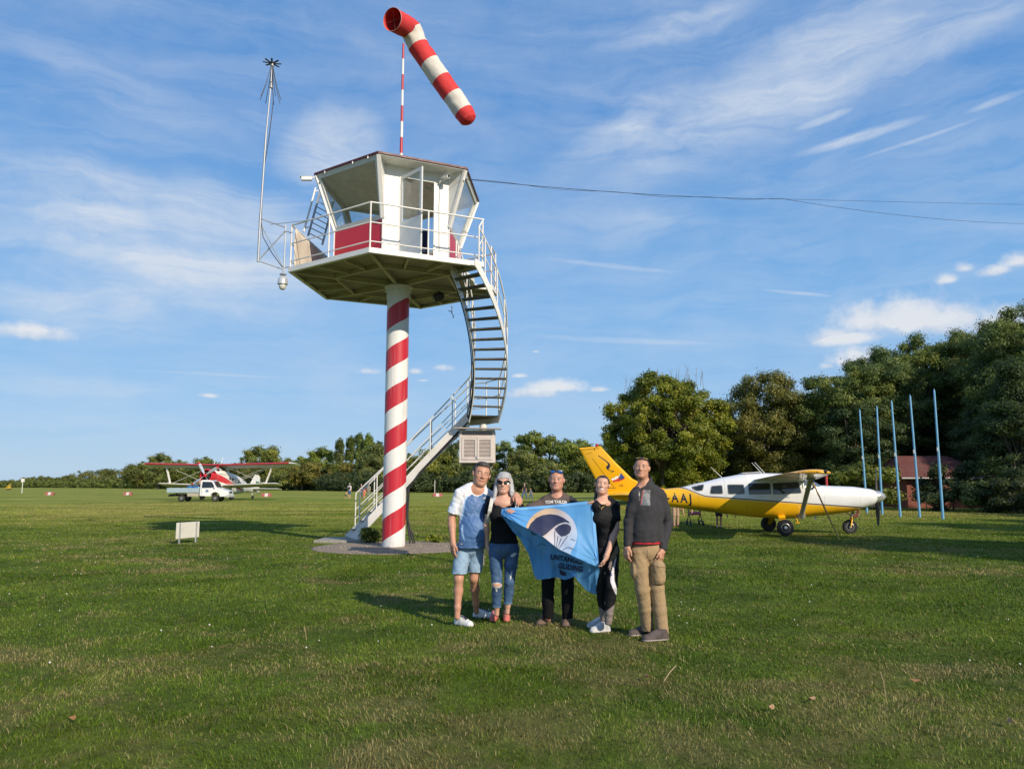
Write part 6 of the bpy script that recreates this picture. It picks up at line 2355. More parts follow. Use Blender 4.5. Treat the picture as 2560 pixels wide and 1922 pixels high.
def skin(name, col):
    m = M(name, col, .48, var=.07, scale=22, bump=.12, bscale=160, spec=.4, trans=.06, dirt=(min(col[0] * 1.1, 1), col[1] * .72, col[2] * .66), dirt_amt=.30)
    return m


SKIN_A = skin('skin_tan', (.53, .275, .180))
SKIN_B = skin('skin_fair', (.62, .35, .25))
SKIN_C = skin('skin_ruddy', (.54, .275, .19))
LIP = M('lip', (.36, .14, .11), .5)
LIPD = M('lip_dark', (.27, .115, .085), .55)
BROW = M('brow', (.065, .042, .030), .8)
BROWG = M('brow_grey', (.20, .15, .11), .8)
EYE = M('eye_dark', (.035, .026, .022), .2, spec=.8)
EYEW = M('eye_white', (.62, .58, .55), .25)
TEETH = M('teeth', (.82, .80, .75), .25)


class Head:
    """head frame: c is the centre at eye level, size is chin-to-crown"""

    def __init__(s, chin, top, yaw, pitch=0.0, depth=0.0):
        s.chin, s.top = Vector(chin), Vector(top)
        up = (s.top - s.chin)
        s.H = up.length
        up.normalize()
        f = Vector((math.sin(R(yaw)), -math.cos(R(yaw)), math.sin(R(pitch))))
        f = (f - up * f.dot(up)).normalized()
        r = f.cross(up)
        s.r, s.f, s.u = r, f, up
        s.m = np.array([list(r), list(f), list(up)], dtype=np.float32)
        s.c = (s.chin + s.top) / 2 - f * s.H * .22

    def w(s, x, y, z):
        return s.c + (s.r * x + s.f * y + s.u * z) * s.H

    def loc(s, P):
        return ((P - v3(s.c)) @ s.m.T) / s.H

    def cap(s, a, b, ra, rb, k=.02, op='u'):
        return cap(s.w(*a), s.w(*b), ra * s.H, rb * s.H, k * s.H, 1.0, op)

    def elp(s, c, r, k=.06, op='u'):
        return elp(s.w(*c), [q * s.H for q in r], k * s.H, s.m.T, op)

    def prims(s, female=False, smile=0.0, nose=1.0):
        j = .93 if female else 1.0
        P_ = [s.elp((0, -.07, .13), (.345, .40, .365)), s.elp((0, .06, -.16), (.278 * j, .27, .33), .12),
              s.elp((0, .19, -.40), (.095 * j, .095, .08), .12), s.cap((-.20 * j, -.02, -.24), (-.07, .20, -.42), .075, .06, .12), s.cap((.20 * j, -.02, -.24), (.07, .20, -.42), .075, .06, .12),
              s.elp((-.165, .205, -.085), (.09, .085, .085), .08), s.elp((.165, .205, -.085), (.09, .085, .085), .08),
              s.cap((-.17, .275, .085), (.17, .275, .085), .035, .035, .06)]
        P_ += [s.elp((-.135, .375, .005), (.088, .085, .062), .04, 's'), s.elp((.135, .375, .005), (.088, .085, .062), .04, 's')]
        P_ += [s.elp((-.135, .265, .005), (.075, .055, .05), .03), s.elp((.135, .265, .005), (.075, .055, .05), .03)]
        P_ += [s.cap((0, .30, .05), (0, .392 * nose, -.14), .030, .048, .05), s.elp((-.048, .345, -.165), (.034, .05, .032), .03), s.elp((.048, .345, -.165), (.034, .05, .032), .03)]
        P_ += [s.cap((-.085 - .03 * smile, .280 - .03 * smile, -.280 + .03 * smile), (0, .312, -.276), .020, .026, .04), s.cap((.085 + .03 * smile, .280 - .03 * smile, -.280 + .03 * smile), (0, .312, -.276), .020, .026, .04),
               s.cap((-.05, .288, -.308), (.05, .288, -.308), .026, .026, .04)]
        for q in (-1, 1):
            P_ += [s.elp((q * .352, -.02, -.005), (.032, .085, .125), .03), s.elp((q * .382, -.045, .03), (.022, .055, .08), .03)]
        return P_

    def region(s, fc, base, lip, brow, eye, smile=0.0, teeth=None, white=None):
        """material index on the face: lips, brows, eyes"""
        q = s.loc(fc)
        x, y, z = q[:, 0], q[:, 1], q[:, 2]
        ax = np.abs(x)
        front = y > .15
        out = np.full(len(fc), base)
        zl = -.290 + .30 * smile * ax
        out[front & (ax < .125 + .03 * smile) & (np.abs(z - zl) < .026 * (1 - (ax / .2) ** 2)) & (y > .2)] = lip
        if teeth is not None:
            out[front & (ax < .105) & (np.abs(z - zl - .002) < .019 * (1 - (ax / .15) ** 2)) & (y > .24)] = teeth
        out[front & (ax > .05) & (ax < .215) & (np.abs(z - (.088 - 1.1 * (ax - .11) ** 2)) < .015)] = brow
        if white is not None:
            out[front & (np.abs(ax - .135) < .050) & (np.abs(z - .008) < .017)] = white
            out[front & (np.abs(ax - .135) < .062) & (np.abs(z - .027) < .010)] = eye
            out[front & (np.abs(ax - .133) < .020) & (np.abs(z - .008) < .020)] = eye
        else:
            out[front & (np.abs(ax - .135) < .062) & (np.abs(z - .006) < .019)] = eye
        return out


def hand_prims(w_, d, n, t, curl=.5, s=1.0, grip=0.0):
    """palm, four unequal bent fingers and a thumb; d along the hand, n out of the palm, t towards the thumb"""
    w_, d, n, t = Vector(w_), Vector(d).normalized(), Vector(n), Vector(t)
    n = (n - d * n.dot(d)).normalized()
    t = (t - d * t.dot(d) - n * t.dot(n)).normalized()
    P_ = [cap(w_, w_ + d * .03 * s, .026 * s, .03 * s, .02), ]
    for i in range(4):
        b0_ = w_ + d * .022 * s + t * (.020 - .014 * i) * s
        b1_ = w_ + d * (.092 - .004 * abs(i - 1)) * s + t * (.033 - .021 * i) * s
        P_.append(cap(b0_, b1_, .017 * s, .0125 * s, .014))
        L = (.070, .078, .073, .056)[i] * s
        c1, c2 = curl * .7, curl * 1.6 + grip
        m_ = b1_ + (d * math.cos(c1) + n * math.sin(c1)) * L * .5
        e_ = m_ + (d * math.cos(c2) + n * math.sin(c2)) * L * .5
        P_.append(cap(b1_, m_, .0108 * s, .0100 * s, .004))
        P_.append(cap(m_, e_, .0100 * s, .0082 * s, .004))
    tb = w_ + d * .028 * s + t * .026 * s
    tm_ = tb + (d * .75 + t * .55 + n * .35) * .042 * s
    te_ = tm_ + (d * .95 + t * .1 + n * (.3 + grip * .3)) * .036 * s
    P_ += [cap(tb, tm_, .016 * s, .0120 * s, .01), cap(tm_, te_, .0118 * s, .0092 * s, .004)]
    return P_


def limb(pts, rs, k=.02, grow=0.0, fy=1.0):
    return [cap(pts[i], pts[i + 1], rs[i] + grow, rs[i + 1] + grow, k, fy) for i in range(len(pts) - 1)]


def arm_prims(sh, el, wr, g=0.0, s=1.0, upto=1.0):
    sh, el, wr = Vector(sh), Vector(el), Vector(wr)
    m1, m2 = sh.lerp(el, .45), el.lerp(wr, .30)
    return limb([sh, m1, el], [.053 * s, .048 * s, .039 * s], .02, g) + limb([el, m2, wr], [.040 * s, .041 * s, .027 * s], .02, g)


def leg_prims(hip, kn, an, g=0.0, s=1.0):
    hip, kn, an = Vector(hip), Vector(kn), Vector(an)
    cf_ = kn.lerp(an, .32) + Vector((0, .02, 0))
    return limb([hip, hip.lerp(kn, .5), kn], [.088 * s, .074 * s, .056 * s], .03, g) + limb([kn, cf_, kn.lerp(an, .75), an], [.054 * s, .056 * s, .038 * s, .035 * s], .025, g)


def torso_prims(shl, shr, hipl, hipr, chest, waist, hips, g=0.0, belly=None, bust=None, s=1.0):
    """chest/waist/hips: (half width, half depth)"""
    shl, shr, hipl, hipr = (Vector(q) for q in (shl, shr, hipl, hipr))
    sc, hc = (shl + shr) / 2 + Vector((0, 0, .03)), (hipl + hipr) / 2
    ax = (shr - shl)
    yaw = math.atan2(ax.y, ax.x)
    rm = np.array([[math.cos(yaw), -math.sin(yaw), 0], [math.sin(yaw), math.cos(yaw), 0], [0, 0, 1]], dtype=np.float32)
    L = (sc - hc).length
    ch, wa = sc.lerp(hc, .30), sc.lerp(hc, .64)
    P_ = [elp(ch, (chest[0] + g, chest[1] + g, L * .33 + g), .06, rm), elp(wa, (waist[0] + g, waist[1] + g, L * .32), .08, rm),
          elp(hc + Vector((0, .01, .02)), (hips[0] + g, hips[1] + g, .135 + g), .08, rm),
          cap(shl + Vector((0, 0, -.005)), sc + Vector((0, .01, .025)), .052 * s + g, .062 * s + g, .05), cap(shr + Vector((0, 0, -.005)), sc + Vector((0, .01, .025)), .052 * s + g, .062 * s + g, .05)]
    if belly:
        P_.append(elp(Vector(belly[0]), [q + g for q in belly[1]], .08))
    if bust:
        for q in bust:
            P_.append(elp(q, (.075 + g, .06 + g, .075 + g), .05))
    return P_


def shoe(name, heel, toe, ank, mats, parent, s=1.0, sole=.024, high=.095, lace=None):
    """upper, sole and laces as materials of one closed shoe"""
    heel, toe = Vector(heel), Vector(toe)
    heel.z = toe.z = 0
    d = (toe - heel).normalized()
    L = .27 * s
    toe = heel + d * L
    n = Vector((-d.y, d.x, 0))
    z = .042
    P_ = [cap(heel + d * .04 + Vector((0, 0, z)), heel + d * L * .45 + Vector((0, 0, z)), .036 * s, .040 * s, .03), cap(heel + d * L * .45 + Vector((0, 0, z - .004)), heel + d * (L - .045) + Vector((0, 0, z - .012)), .042 * s, .032 * s, .03),
          cap(heel + d * .055 + Vector((0, 0, z)), heel + d * .06 + Vector((0, 0, high)), .040 * s, .043 * s, .03), cap(heel + d * .075 + Vector((0, 0, high - .01)), heel + d * L * .62 + Vector((0, 0, .055)), .032 * s, .026 * s, .03),
          cap(heel + d * .045 + Vector((0, 0, .018)), heel + d * (L - .05) + Vector((0, 0, .018)), .046 * s, .044 * s, .01), half((0, 0, .004), (0, 0, -1)), half((0, 0, high + .004), (0, 0, 1))]

    def reg(fc, nr):
        out = np.zeros(len(fc))
        out[fc[:, 2] < sole] = 1
        q = (fc - v3(heel)) @ v3(d)
        side = np.abs((fc - v3(heel)) @ v3(n))
        if lace is not None:
            on = (q > .075) & (q < .19 * s) & (side < .030) & (fc[:, 2] > .045) & (np.mod(q, .022) < .014)
            out[on] = 2
            tongue = (q > .065) & (q < .19 * s) & (side < .018) & (fc[:, 2] > .05) & ~on
            out[tongue] = 3 if len(mats) > 3 else 0
        if lace == 'stripes':
            out[(side > .032) & (fc[:, 2] > sole) & (fc[:, 2] < .075) & (q > .08) & (q < .16) & (np.mod(q - fc[:, 2] * .6, .026) < .010)] = 4
        return out
    return sdf_mesh(name, P_, .005, mats, reg, None, parent)


def hair_mesh(h, extra, mat, parent, face=(.13, .27), shell=(.347, .425, .385), low=-.16, vox=.0055, wr=.003, seed=3, strands=15):
    P_ = [h.elp((0, -.07, .135), (shell[0] + .018, shell[1], shell[2]))]
    fy_, fz_ = face

    def facecut(P):
        q = h.loc(P)
        side = .03 * np.sin(q[..., 0] * 40) * 0
        a = np.maximum(fy_ - q[..., 1] + .28 * np.maximum(0, q[..., 2] - .05), q[..., 2] - fz_ - .10 * np.abs(q[..., 0]) - side)
        return a * h.H

    def lowcut(P):
        q = h.loc(P)
        return np.maximum(q[..., 2] - low - .45 * np.maximum(0, q[..., 1] + .2), -1.0) * h.H
    P_.append(('s', .012, facecut, None, None))
    P_.append(('s', .01, lowcut, None, None))
    P_ += extra
    def w_(P):
        q = h.loc(P)
        a = np.arctan2(q[..., 0], q[..., 1] + .07) * strands + 3 * np.sin(q[..., 2] * 4 + seed) + 2 * np.sin(q[..., 2] * 9 + q[..., 0] * 8)
        return (wr * (np.abs(np.sin(a)) - .5) + wr * .6 * np.sin(a * 2.3 + 1)).astype(np.float32)
    return sdf_mesh('hair', P_, vox, [mat], None, w_, parent)


def hair_mat(name, c1, c2, rough=.45):
    if name in MATS:
        return MATS[name]
    m = bpy.data.materials.new(name)
    m.use_nodes = True
    t = NT(m.node_tree)
    b = t.n['Principled BSDF']
    co = t.node('ShaderNodeTexCoord').outputs['Object']
    st_ = t.noise(t.node('ShaderNodeMapping', {'Vector': co, 'Scale': (160, 160, 14)}).outputs[0], 1.0, 4, .6)
    t.l.new(t.mix(t.maprange(st_, .35, .65), c1, c2), b.inputs['Base Color'])
    b.inputs['Roughness'].default_value = rough
    bn = t.node('ShaderNodeBump', {'Strength': .6, 'Distance': .006, 'Height': st_})
    t.l.new(bn.outputs[0], b.inputs['Normal'])
    MATS[name] = m
    return m


def sunglasses(h, label, z, y, lens_mat, frame_mat, pitch=0.0, cat_eye=0.0, wide=1.0, lens_h=.062, group=None):
    """two lenses, bridge and temples, placed on the face or pushed up into the hair"""
    t = thing('sunglasses', label, 'sunglasses', h.w(0, y, z), group=group)
    cp_, sp_ = math.cos(R(pitch)), math.sin(R(pitch))

    def pos(x, dz, dy=0.0):
        bow = -1.1 * x * x
        return h.w(x, y + bow + dy * cp_ - dz * sp_, z + dz * cp_ + dy * sp_)
    for q in (-1, 1):
        ol = []
        for j in range(20):
            a = 2 * PI * j / 20
            x = .150 * wide + .108 * wide * math.copysign(abs(math.cos(a)) ** .8, math.cos(a))
            dz = lens_h * math.copysign(abs(math.sin(a)) ** .85, math.sin(a)) + cat_eye * (x - .15) * .6
            ol.append((q * x, dz))
        f_ = obj('frame', MB().tube([pos(x, dz, .006) for x, dz in ol + ol[:1]], .0032, 6), frame_mat, t, smooth=60)
        n_ = h.f * -.003
        obj('lens', MB().prism([pos(x, dz, .010) for x, dz in ol], n_), lens_mat, t)
        obj('temple', MB().tube([pos(q * .262 * wide, .03 + cat_eye * .05), h.w(q * .352, y - .16, z + .02 + .0 * pitch), h.w(q * .358, -.05, z - .0 - .10 * (pitch > 10)), h.w(q * .355, -.16, z - .05 - .12 * (pitch > 10))], .0035, 6), frame_mat, t, smooth=60)
    obj('bridge', MB().tube([pos(-.05, .015, .012), pos(0, .026, .018), pos(.05, .015, .012)], .0035, 6), frame_mat, t, smooth=60)
    return t


def c5(x, y, D):
    return at(1080 + x * .28294, 1130 + y * .28294, D)


def c6(x, y, D):
    return at(1300 + x * .29495, 1130 + y * .29495, D)


def flat(p):
    return Vector((p.x, p.y, 0))


def slope(J, dz, dx=.012):
    """from the outline of the shoulder to the joint inside it"""
    J['shl'] = J['shl'] + Vector((dx, 0, -dz))
    J['shr'] = J['shr'] + Vector((-dx, 0, -dz))
    return J


def person(label, p):
    return thing('person', label, 'person', flat(p))


VB, VC = .0055, .006     # mesh resolution of skin and cloth

# ------------------------------------------------------------------ man in blue and white sports shirt
D = 8.85
p1 = person('man in white and blue sports shirt and denim shorts, arm round the grey haired woman', c5(320, 1500, D))
h = Head(c5(427, 300, D - .06), c5(467, 92, D - .02), 14, 2)
J = dict(shl=c5(238, 345, D), shr=c5(478, 352, D + .05), ell=c5(172, 590, D), wrl=c5(186, 792, D - .1), elr=c5(610, 420, D + .20), wrr=c5(742, 376, D - .13),
         hl=c5(275, 850, D + .02), hr=c5(395, 850, D + .05), kl=c5(236, 1120, D - .12), kr=c5(372, 1115, D + .05), al=c5(222, 1455, D - .14), ar=c5(392, 1410, D + .28))
slope(J, .030)
tors = dict(chest=(.168, .118), waist=(.152, .125), hips=(.150, .118))
belly = (c5(375, 700, D - .05), (.125, .10, .15))
neck = [cap(h.w(0, -.08, -.22), c5(395, 340, D + .02), .052, .058, .04), cap(c5(395, 335, D + .02), c5(320, 345, D + .01), .055, .05, .05), cap(c5(395, 335, D + .02), c5(450, 348, D + .03), .055, .05, .05)]
hd = h.prims()
prim = torso_prims(J['shl'], J['shr'], J['hl'], J['hr'], **tors, g=-.012, belly=None) + neck + hd
prim += arm_prims(J['shl'], J['ell'], J['wrl'], s=1.05) + arm_prims(J['shr'], J['elr'], J['wrr'], s=1.0)
prim += hand_prims(J['wrl'], (-.02, -.05, -1), (.75, .5, 0), (.35, -.9, 0), .35, 1.05)
prim += hand_prims(J['wrr'], c5(782, 440, D - .26) - J['wrr'], (-.3, .55, -.6), (-1, -.1, -.3), .5, 1.05)
prim += leg_prims(J['hl'], J['kl'], J['al'], s=.90) + leg_prims(J['hr'], J['kr'], J['ar'], s=.90)


def reg1(fc, nr):
    o = h.region(fc, 0, 1, 2, 3)
    return o


sdf_mesh('body', prim, VB, [SKIN_A, LIP, BROW, EYE], reg1, None, p1)
hair_mesh(h, [h.elp((.02, .12, .42), (.24, .20, .10), .08), h.elp((0, -.05, .45), (.26, .30, .09), .08)], hair_mat('hair_dark_brown', (.028, .020, .016), (.075, .058, .048)), p1, face=(.10, .30), shell=(.352, .44, .40), seed=5, wr=.0035)
# shirt
hem = c5(330, 842, D).z
sp = torso_prims(J['shl'], J['shr'], J['hl'], J['hr'], **tors, g=.012, belly=belly)
sp += [cap(c5(330, 760, D), c5(335, 850, D), .165, .168, .06, .82)]
sp += [cap(c5(395, 342, D + .02), c5(310, 352, D + .01), .062, .062, .05), cap(c5(395, 342, D + .02), c5(460, 356, D + .03), .060, .060, .05)]
sp.append(('s', .006, lambda P: np.maximum(np.sqrt(((P - v3(c5(405, 318, D - .04))) ** 2 * np.array([1, .8, .9])).sum(-1)) - .078, -1), None, None))
sl_l = J['shl'].lerp(J['ell'], .80)
sl_r = J['shr'].lerp(J['elr'], .75)
sp += [cap(J['shl'], J['shl'].lerp(J['ell'], .74), .060, .074, .03), cap(J['shr'], sl_r, .060, .068, .03)]
sp += [half((0, 0, hem), (0, 0, -1))]
dl = (J['ell'] - J['shl']).normalized()
shirt_s = 8.85 / 1920 * .28294


def reg_shirt1(fc, nr):
    # position on the shirt in the photo's crop units, front only
    x = 330 + (fc[:, 0] - c5(330, 600, D).x) / shirt_s
    y = 600 - (fc[:, 2] - c5(330, 600, D).z) / shirt_s
    o = np.zeros(len(fc))
    blue = [(360, 372), (400, 362), (450, 368), (505, 395), (520, 500), (520, 900), (150, 900), (205, 668), (232, 650), (262, 612), (280, 560), (290, 500), (300, 440), (322, 398)]
    front = fc[:, 1] < J['shl'].y + .06
    inb = inpoly(x, y, blue) & front
    o[inb] = 1
    pip = [(322, 398), (300, 440), (290, 500), (280, 560), (262, 612), (232, 650), (205, 668), (212, 654), (238, 630), (258, 590), (270, 540), (279, 490), (290, 430), (312, 392)]
    o[inpoly(x, y, pip) & front] = 2
    crescent = [(272, 630), (262, 672), (272, 725), (302, 780), (288, 722), (282, 672), (284, 640)]
    o[inpoly(x, y, crescent) & front] = 2
    # sleeve stripes
    a = (fc - v3(J['shl'])) @ v3(dl)
    ry = (fc[:, 0] - c5(190, 500, D).x) / shirt_s
    st_ = (x < 215) & (y > 430) & (y < 540) & (np.mod(a + (x - 170) * .0011, .026) < .009)
    o[st_] = 2
    o[(~front) & (x > 260)] = 1
    o[(y < 372)] = 0
    neckr = (np.sqrt((fc[:, 0] - c5(405, 318, D).x) ** 2 + (fc[:, 2] - c5(405, 318, D).z) ** 2) < .088) & (y > 330)
    o[neckr & (y < 395)] = 0
    return o


SW_ = M('sport_white', (.80, .79, .80), .7, var=.05, scale=9, bump=.15, bscale=60)
SB_ = M('sport_blue', (.075, .165, .36), .55, var=.10, scale=7, bump=.15, bscale=60)
SLB = M('sport_pale_blue', (.34, .52, .76), .6)


def wr1(P):
    return folds(2, .0045, 26, 80, 9, 1.0)(P)


ssl = [('i', .004, lambda P: (P - v3(J['shl'].lerp(J['ell'], .80))) @ v3(dl) - 1e3 * ((P[..., 0] > J['shl'].x - .0)) .astype(np.float32), None, None)]
sh1 = sdf_mesh('shirt', sp[:-1] + ssl + sp[-1:], VC, [SW_, SB_, SLB], reg_shirt1, wr1, p1)
# little three-bar chest mark
lg = MB()
bv = BVHTree.FromPolygons([tuple(v.co + p1.location) for v in sh1.data.vertices], [tuple(q.vertices) for q in sh1.data.polygons])


def onto(bvh, x, z, y0, off=.004):
    hit = bvh.ray_cast(Vector((x, y0, z)), Vector((0, 1, 0)))
    return (hit[0] if hit[0] is not None else Vector((x, y0 + 1, z))) + Vector((0, -off, 0))


c_ = c5(463, 404, D)
for k in range(3):
    hgt_ = (.012, .020, .028)[k]
    q = [(-.016 + k * .011, -.012), (-.008 + k * .011, -.012), (-.012 + k * .011 + .006, -.012 + hgt_), (-.018 + k * .011 + .005, -.012 + hgt_)]
    lg.prism([onto(bv, c_.x + a, c_.z + b, 7.5) for a, b in q], (0, -.002, 0))
obj('chest_mark', lg, SW_, sh1)
lg = MB()
c_ = c5(268, 803, D)
lg.prism([onto(bv, c_.x + .014 * math.cos(t), c_.z + .007 * math.sin(t), 7.5) for t in np.linspace(0, 2 * PI, 10, endpoint=False)], (0, -.002, 0))
obj('hem_mark', lg, SW_, sh1)
# shorts
DEN_L = M('denim_light', (.245, .36, .485), .85, var=.18, scale=9, bump=.35, bscale=120, dirt=(.44, .54, .62), dirt_amt=.45)
kz = c5(240, 1064, D).z
pp_ = [elp((J['hl'] + J['hr']) / 2 + Vector((0, .01, .02)), (.158, .130, .135), .05)]
for a, b in (('hl', 'kl'), ('hr', 'kr')):
    pp_ += [cap(J[a], J[a].lerp(J[b], .85), .088, .084, .012)]
pp_ += [half((0, 0, kz), (0, 0, -1)), half((0, 0, hem + .05), (0, 0, 1))]


def wr_den(P):
    return folds(7, .0035, 30, 100, 8, 1.2)(P)


sdf_mesh('shorts', pp_, VC, [DEN_L, M('denim_hem', (.30, .42, .54), .85)], lambda fc, nr: (fc[:, 2] < kz + .018).astype(int), wr_den, p1)
CANV = M('canvas_white', (.72, .72, .70), .7, var=.06)
RUBW = M('sole_white', (.62, .61, .58), .6)
LACEN = M('lace_navy', (.015, .018, .045), .7)
hL = flat(c5(205, 1530, D))
hLg = ground_at(1080 + 205 * .28294, 1130 + 1520 * .28294)
shoe('shoe', hLg, hLg + Vector((.19, -.17, 0)), J['al'], [CANV, RUBW, LACEN, LACEN], p1, 1.02, lace='plain')
hRg = ground_at(1080 + 362 * .28294, 1130 + 1462 * .28294)
shoe('shoe', hRg, hRg + Vector((.26, -.05, 0)), J['ar'], [CANV, RUBW, LACEN, LACEN], p1, 1.02, lace='plain')

# ------------------------------------------------------------------ grey haired woman
D = 8.75
p2 = person('grey haired woman in black t-shirt and ripped jeans holding the flag\'s left corner', c5(620, 1500, D))
h = Head(c5(624, 366, D - .08), c5(636, 178, D - .04), -5, -2)
J = dict(shl=c5(520, 428, D), shr=c5(752, 432, D), ell=c5(480, 640, D), wrl=c5(486, 800, D + .02), elr=c5(850, 620, D - .08), wrr=c5(662, 552, D - .24),
         hl=c5(562, 862, D), hr=c5(708, 862, D), kl=c5(574, 1165, D - .06), kr=c5(684, 1150, D - .04), al=c5(572, 1430, D), ar=c5(664, 1415, D))
slope(J, .030, .004)
tors = dict(chest=(.148, .105), waist=(.132, .098), hips=(.158, .118))
bust = [c5(575, 560, D - .09), c5(685, 560, D - .09)]
prim = torso_prims(J['shl'], J['shr'], J['hl'], J['hr'], **tors, g=-.012, s=.85) + h.prims(True, .5, .97)
prim += [cap(h.w(0, -.10, -.25), c5(632, 425, D + .01), .048, .058, .04), cap(c5(632, 420, D), c5(560, 432, D), .048, .042, .05), cap(c5(632, 420, D), c5(706, 432, D), .048, .042, .05), elp(c5(634, 455, D - .04), (.10, .06, .05), .05)]
prim += arm_prims(J['shl'], J['ell'], J['wrl'], s=.82) + arm_prims(J['shr'], J['elr'], J['wrr'], s=.82)
prim += hand_prims(J['wrl'], (.05, 0, -1), (1, 0, 0), (0, -1, 0), .4, .92)
prim += hand_prims(J['wrr'], c5(604, 522, D - .37) - J['wrr'], (.5, -.6, -.1), (.1, .1, 1), .7, .92, .6)
prim += leg_prims(J['hl'], J['kl'], J['al'], s=.76) + leg_prims(J['hr'], J['kr'], J['ar'], s=.76)
sdf_mesh('body', prim, VB, [SKIN_B, LIP, BROWG, EYE], lambda fc, nr: h.region(fc, 0, 1, 0, 3, .5), None, p2)
SILV = hair_mat('hair_silver', (.30, .30, .32), (.54, .53, .53), .45)
hx = [h.cap((-.30, -.02, .12), (-.40, .02, -.35), .13, .12, .08), h.cap((-.40, .02, -.35), (-.44, .04, -.62), .11, .05, .06), h.cap((-.33, .10, -.05), (-.37, .10, -.5), .07, .05, .06),
      h.cap((.30, -.02, .12), (.36, .02, -.40), .12, .11, .08), h.cap((.36, .04, -.40), (.40, .10, -.80), .10, .085, .06), h.cap((.40, .10, -.80), (.52, .14, -1.02), .08, .04, .06), h.cap((.34, .10, -.1), (.37, .12, -.6), .06, .06, .06),
      h.cap((0, -.32, .1), (0, -.34, -.7), .22, .18, .1), h.cap((-.2, -.25, .1), (-.25, -.26, -.7), .16, .14, .1), h.cap((.2, -.25, .1), (.28, -.24, -.75), .16, .14, .1),
      h.elp((0, -.02, .40), (.30, .34, .16), .1)]
for i in range(7):
    x = -.24 + .08 * i
    hx.append(h.cap((x * .6, .20, .44), (x * 1.05, .325 - 1.2 * x * x, .20 - .02 * (i % 2)), .055, .030, .03))
for i in range(6):
    hx.append(h.cap((-.42, .0, -.35 - .05 * i), (-.60 - .03 * (i % 3), .02, -.48 - .06 * i), .022, .008, .02))
hair_mesh(h, hx, SILV, p2, face=(.12, .22), shell=(.365, .44, .40), seed=9, wr=.004, low=-.6, strands=22)
GLB = M('sun_lens', (.012, .009, .008), .15, spec=.25)
FRB = M('frame_black', (.012, .012, .014), .25)
sunglasses(h, 'black cat-eye sunglasses worn by the grey haired woman', .005, .345, GLB, FRB, 0, .5, 1.12, .085)
BLK = M('black_cotton', (.012, .012, .014), .85, spec=.15, var=.2, scale=10, bump=.2, bscale=80)
hem = c5(630, 802, D).z
sp = torso_prims(J['shl'], J['shr'], J['hl'], J['hr'], **tors, g=.008, bust=bust, s=.85) + [cap(J['shl'], J['shl'].lerp(J['ell'], .38), .056, .056, .03), cap(J['shr'], J['shr'].lerp(J['elr'], .34), .056, .058, .03)]
nk_ = c5(632, 400, D - .10)
sp.append(('s', .006, lambda P: np.sqrt(((P - v3(nk_)) ** 2 * np.array([1.25, .35, .62])).sum(-1)) - .086, None, None))
sp += [half((0, 0, hem), (0, 0, -1))]
sdf_mesh('shirt', sp, VC, [BLK], None, folds(12, .0045, 18, 60, 9, 1.4), p2)
DEN_D = M('denim_blue', (.042, .092, .185), .85, var=.30, scale=7, bump=.35, bscale=120, dirt=(.17, .28, .42), dirt_amt=.75)
pp_ = [elp((J['hl'] + J['hr']) / 2 + Vector((0, .01, .03)), (.166, .128, .13), .04)]
for a, b, c in (('hl', 'kl', 'al'), ('hr', 'kr', 'ar')):
    pp_ += [(q_[0], .012) + q_[2:] for q_ in leg_prims(J[a], J[b], J[c], .010, .82)]
cu_l, cu_r = c5(570, 1366, D).z, c5(664, 1338, D).z
xm = (J['al'].x + J['ar'].x) / 2
pp_ += [cap(J['al'].lerp(J['kl'], .22), J['al'].lerp(J['kl'], .10), .050, .052, .01), cap(J['ar'].lerp(J['kr'], .28), J['ar'].lerp(J['kr'], .16), .050, .052, .01)]
pp_ += [('i', .004, lambda P: np.where(P[..., 0] < xm, cu_l, cu_r).astype(np.float32) - P[..., 2], None, None), half((0, 0, hem + .05), (0, 0, 1))]
s2 = 8.75 / 1920 * .28294


def reg_j(fc, nr):
    x = 620 + (fc[:, 0] - c5(620, 1000, D).x) / s2
    y = 1000 - (fc[:, 2] - c5(620, 1000, D).z) / s2
    o = np.zeros(len(fc))
    f = nr[:, 1] < .2
    wig = 5 * np.sin(x * .7) + 3 * np.sin(x * 1.7)
    o[f & (((x - 574) / 46) ** 2 + ((y + wig * .6 - 1158) / 24) ** 2 < 1)] = 2
    o[f & (((x - 574) / 40) ** 2 + ((y + wig * .4 - 1154) / 15) ** 2 < 1)] = 1
    o[f & (np.abs(x - 570 - (y - 1185) * .2) < 7) & (y > 1175) & (y < 1212)] = 2
    o[f & (((x - 718) / 24) ** 2 + ((y - .4 * (718 - x) - 905 + wig * .5) / 15) ** 2 < 1)] = 2
    o[f & (((x - 696 + (y - 1080) * .2) / 7) ** 2 + ((y - 1080) / 34) ** 2 < 1)] = 2
    o[(x < 625) & (y > 1340)] = 3
    o[(x > 625) & (y > 1312)] = 3
    return o


sdf_mesh('jeans', pp_, VC, [DEN_D, SKIN_B, M('frayed_thread', (.62, .64, .64), .9), M('denim_cuff', (.15, .24, .35), .85, var=.2)], reg_j, folds(15, .0035, 30, 90, 8, 1.8), p2)
CORAL = M('coral_knit', (.56, .15, .12), .75, var=.08, bump=.3, bscale=150)
CORD_ = M('coral_sole', (.44, .12, .10), .7)
for kx, ky, dx_ in ((568, 1478, -.055), (662, 1478, -.005)):
    g_ = ground_at(1080 + kx * .28294, 1130 + (ky + 4) * .28294)
    shoe('shoe', g_ + Vector((0, .06, 0)), g_ + Vector((dx_ * 4, -.9, 0)), None, [CORAL, CORD_, M('coral_lace', (.66, .24, .20), .7), CORD_], p2, .84, .016, .105, lace='plain')
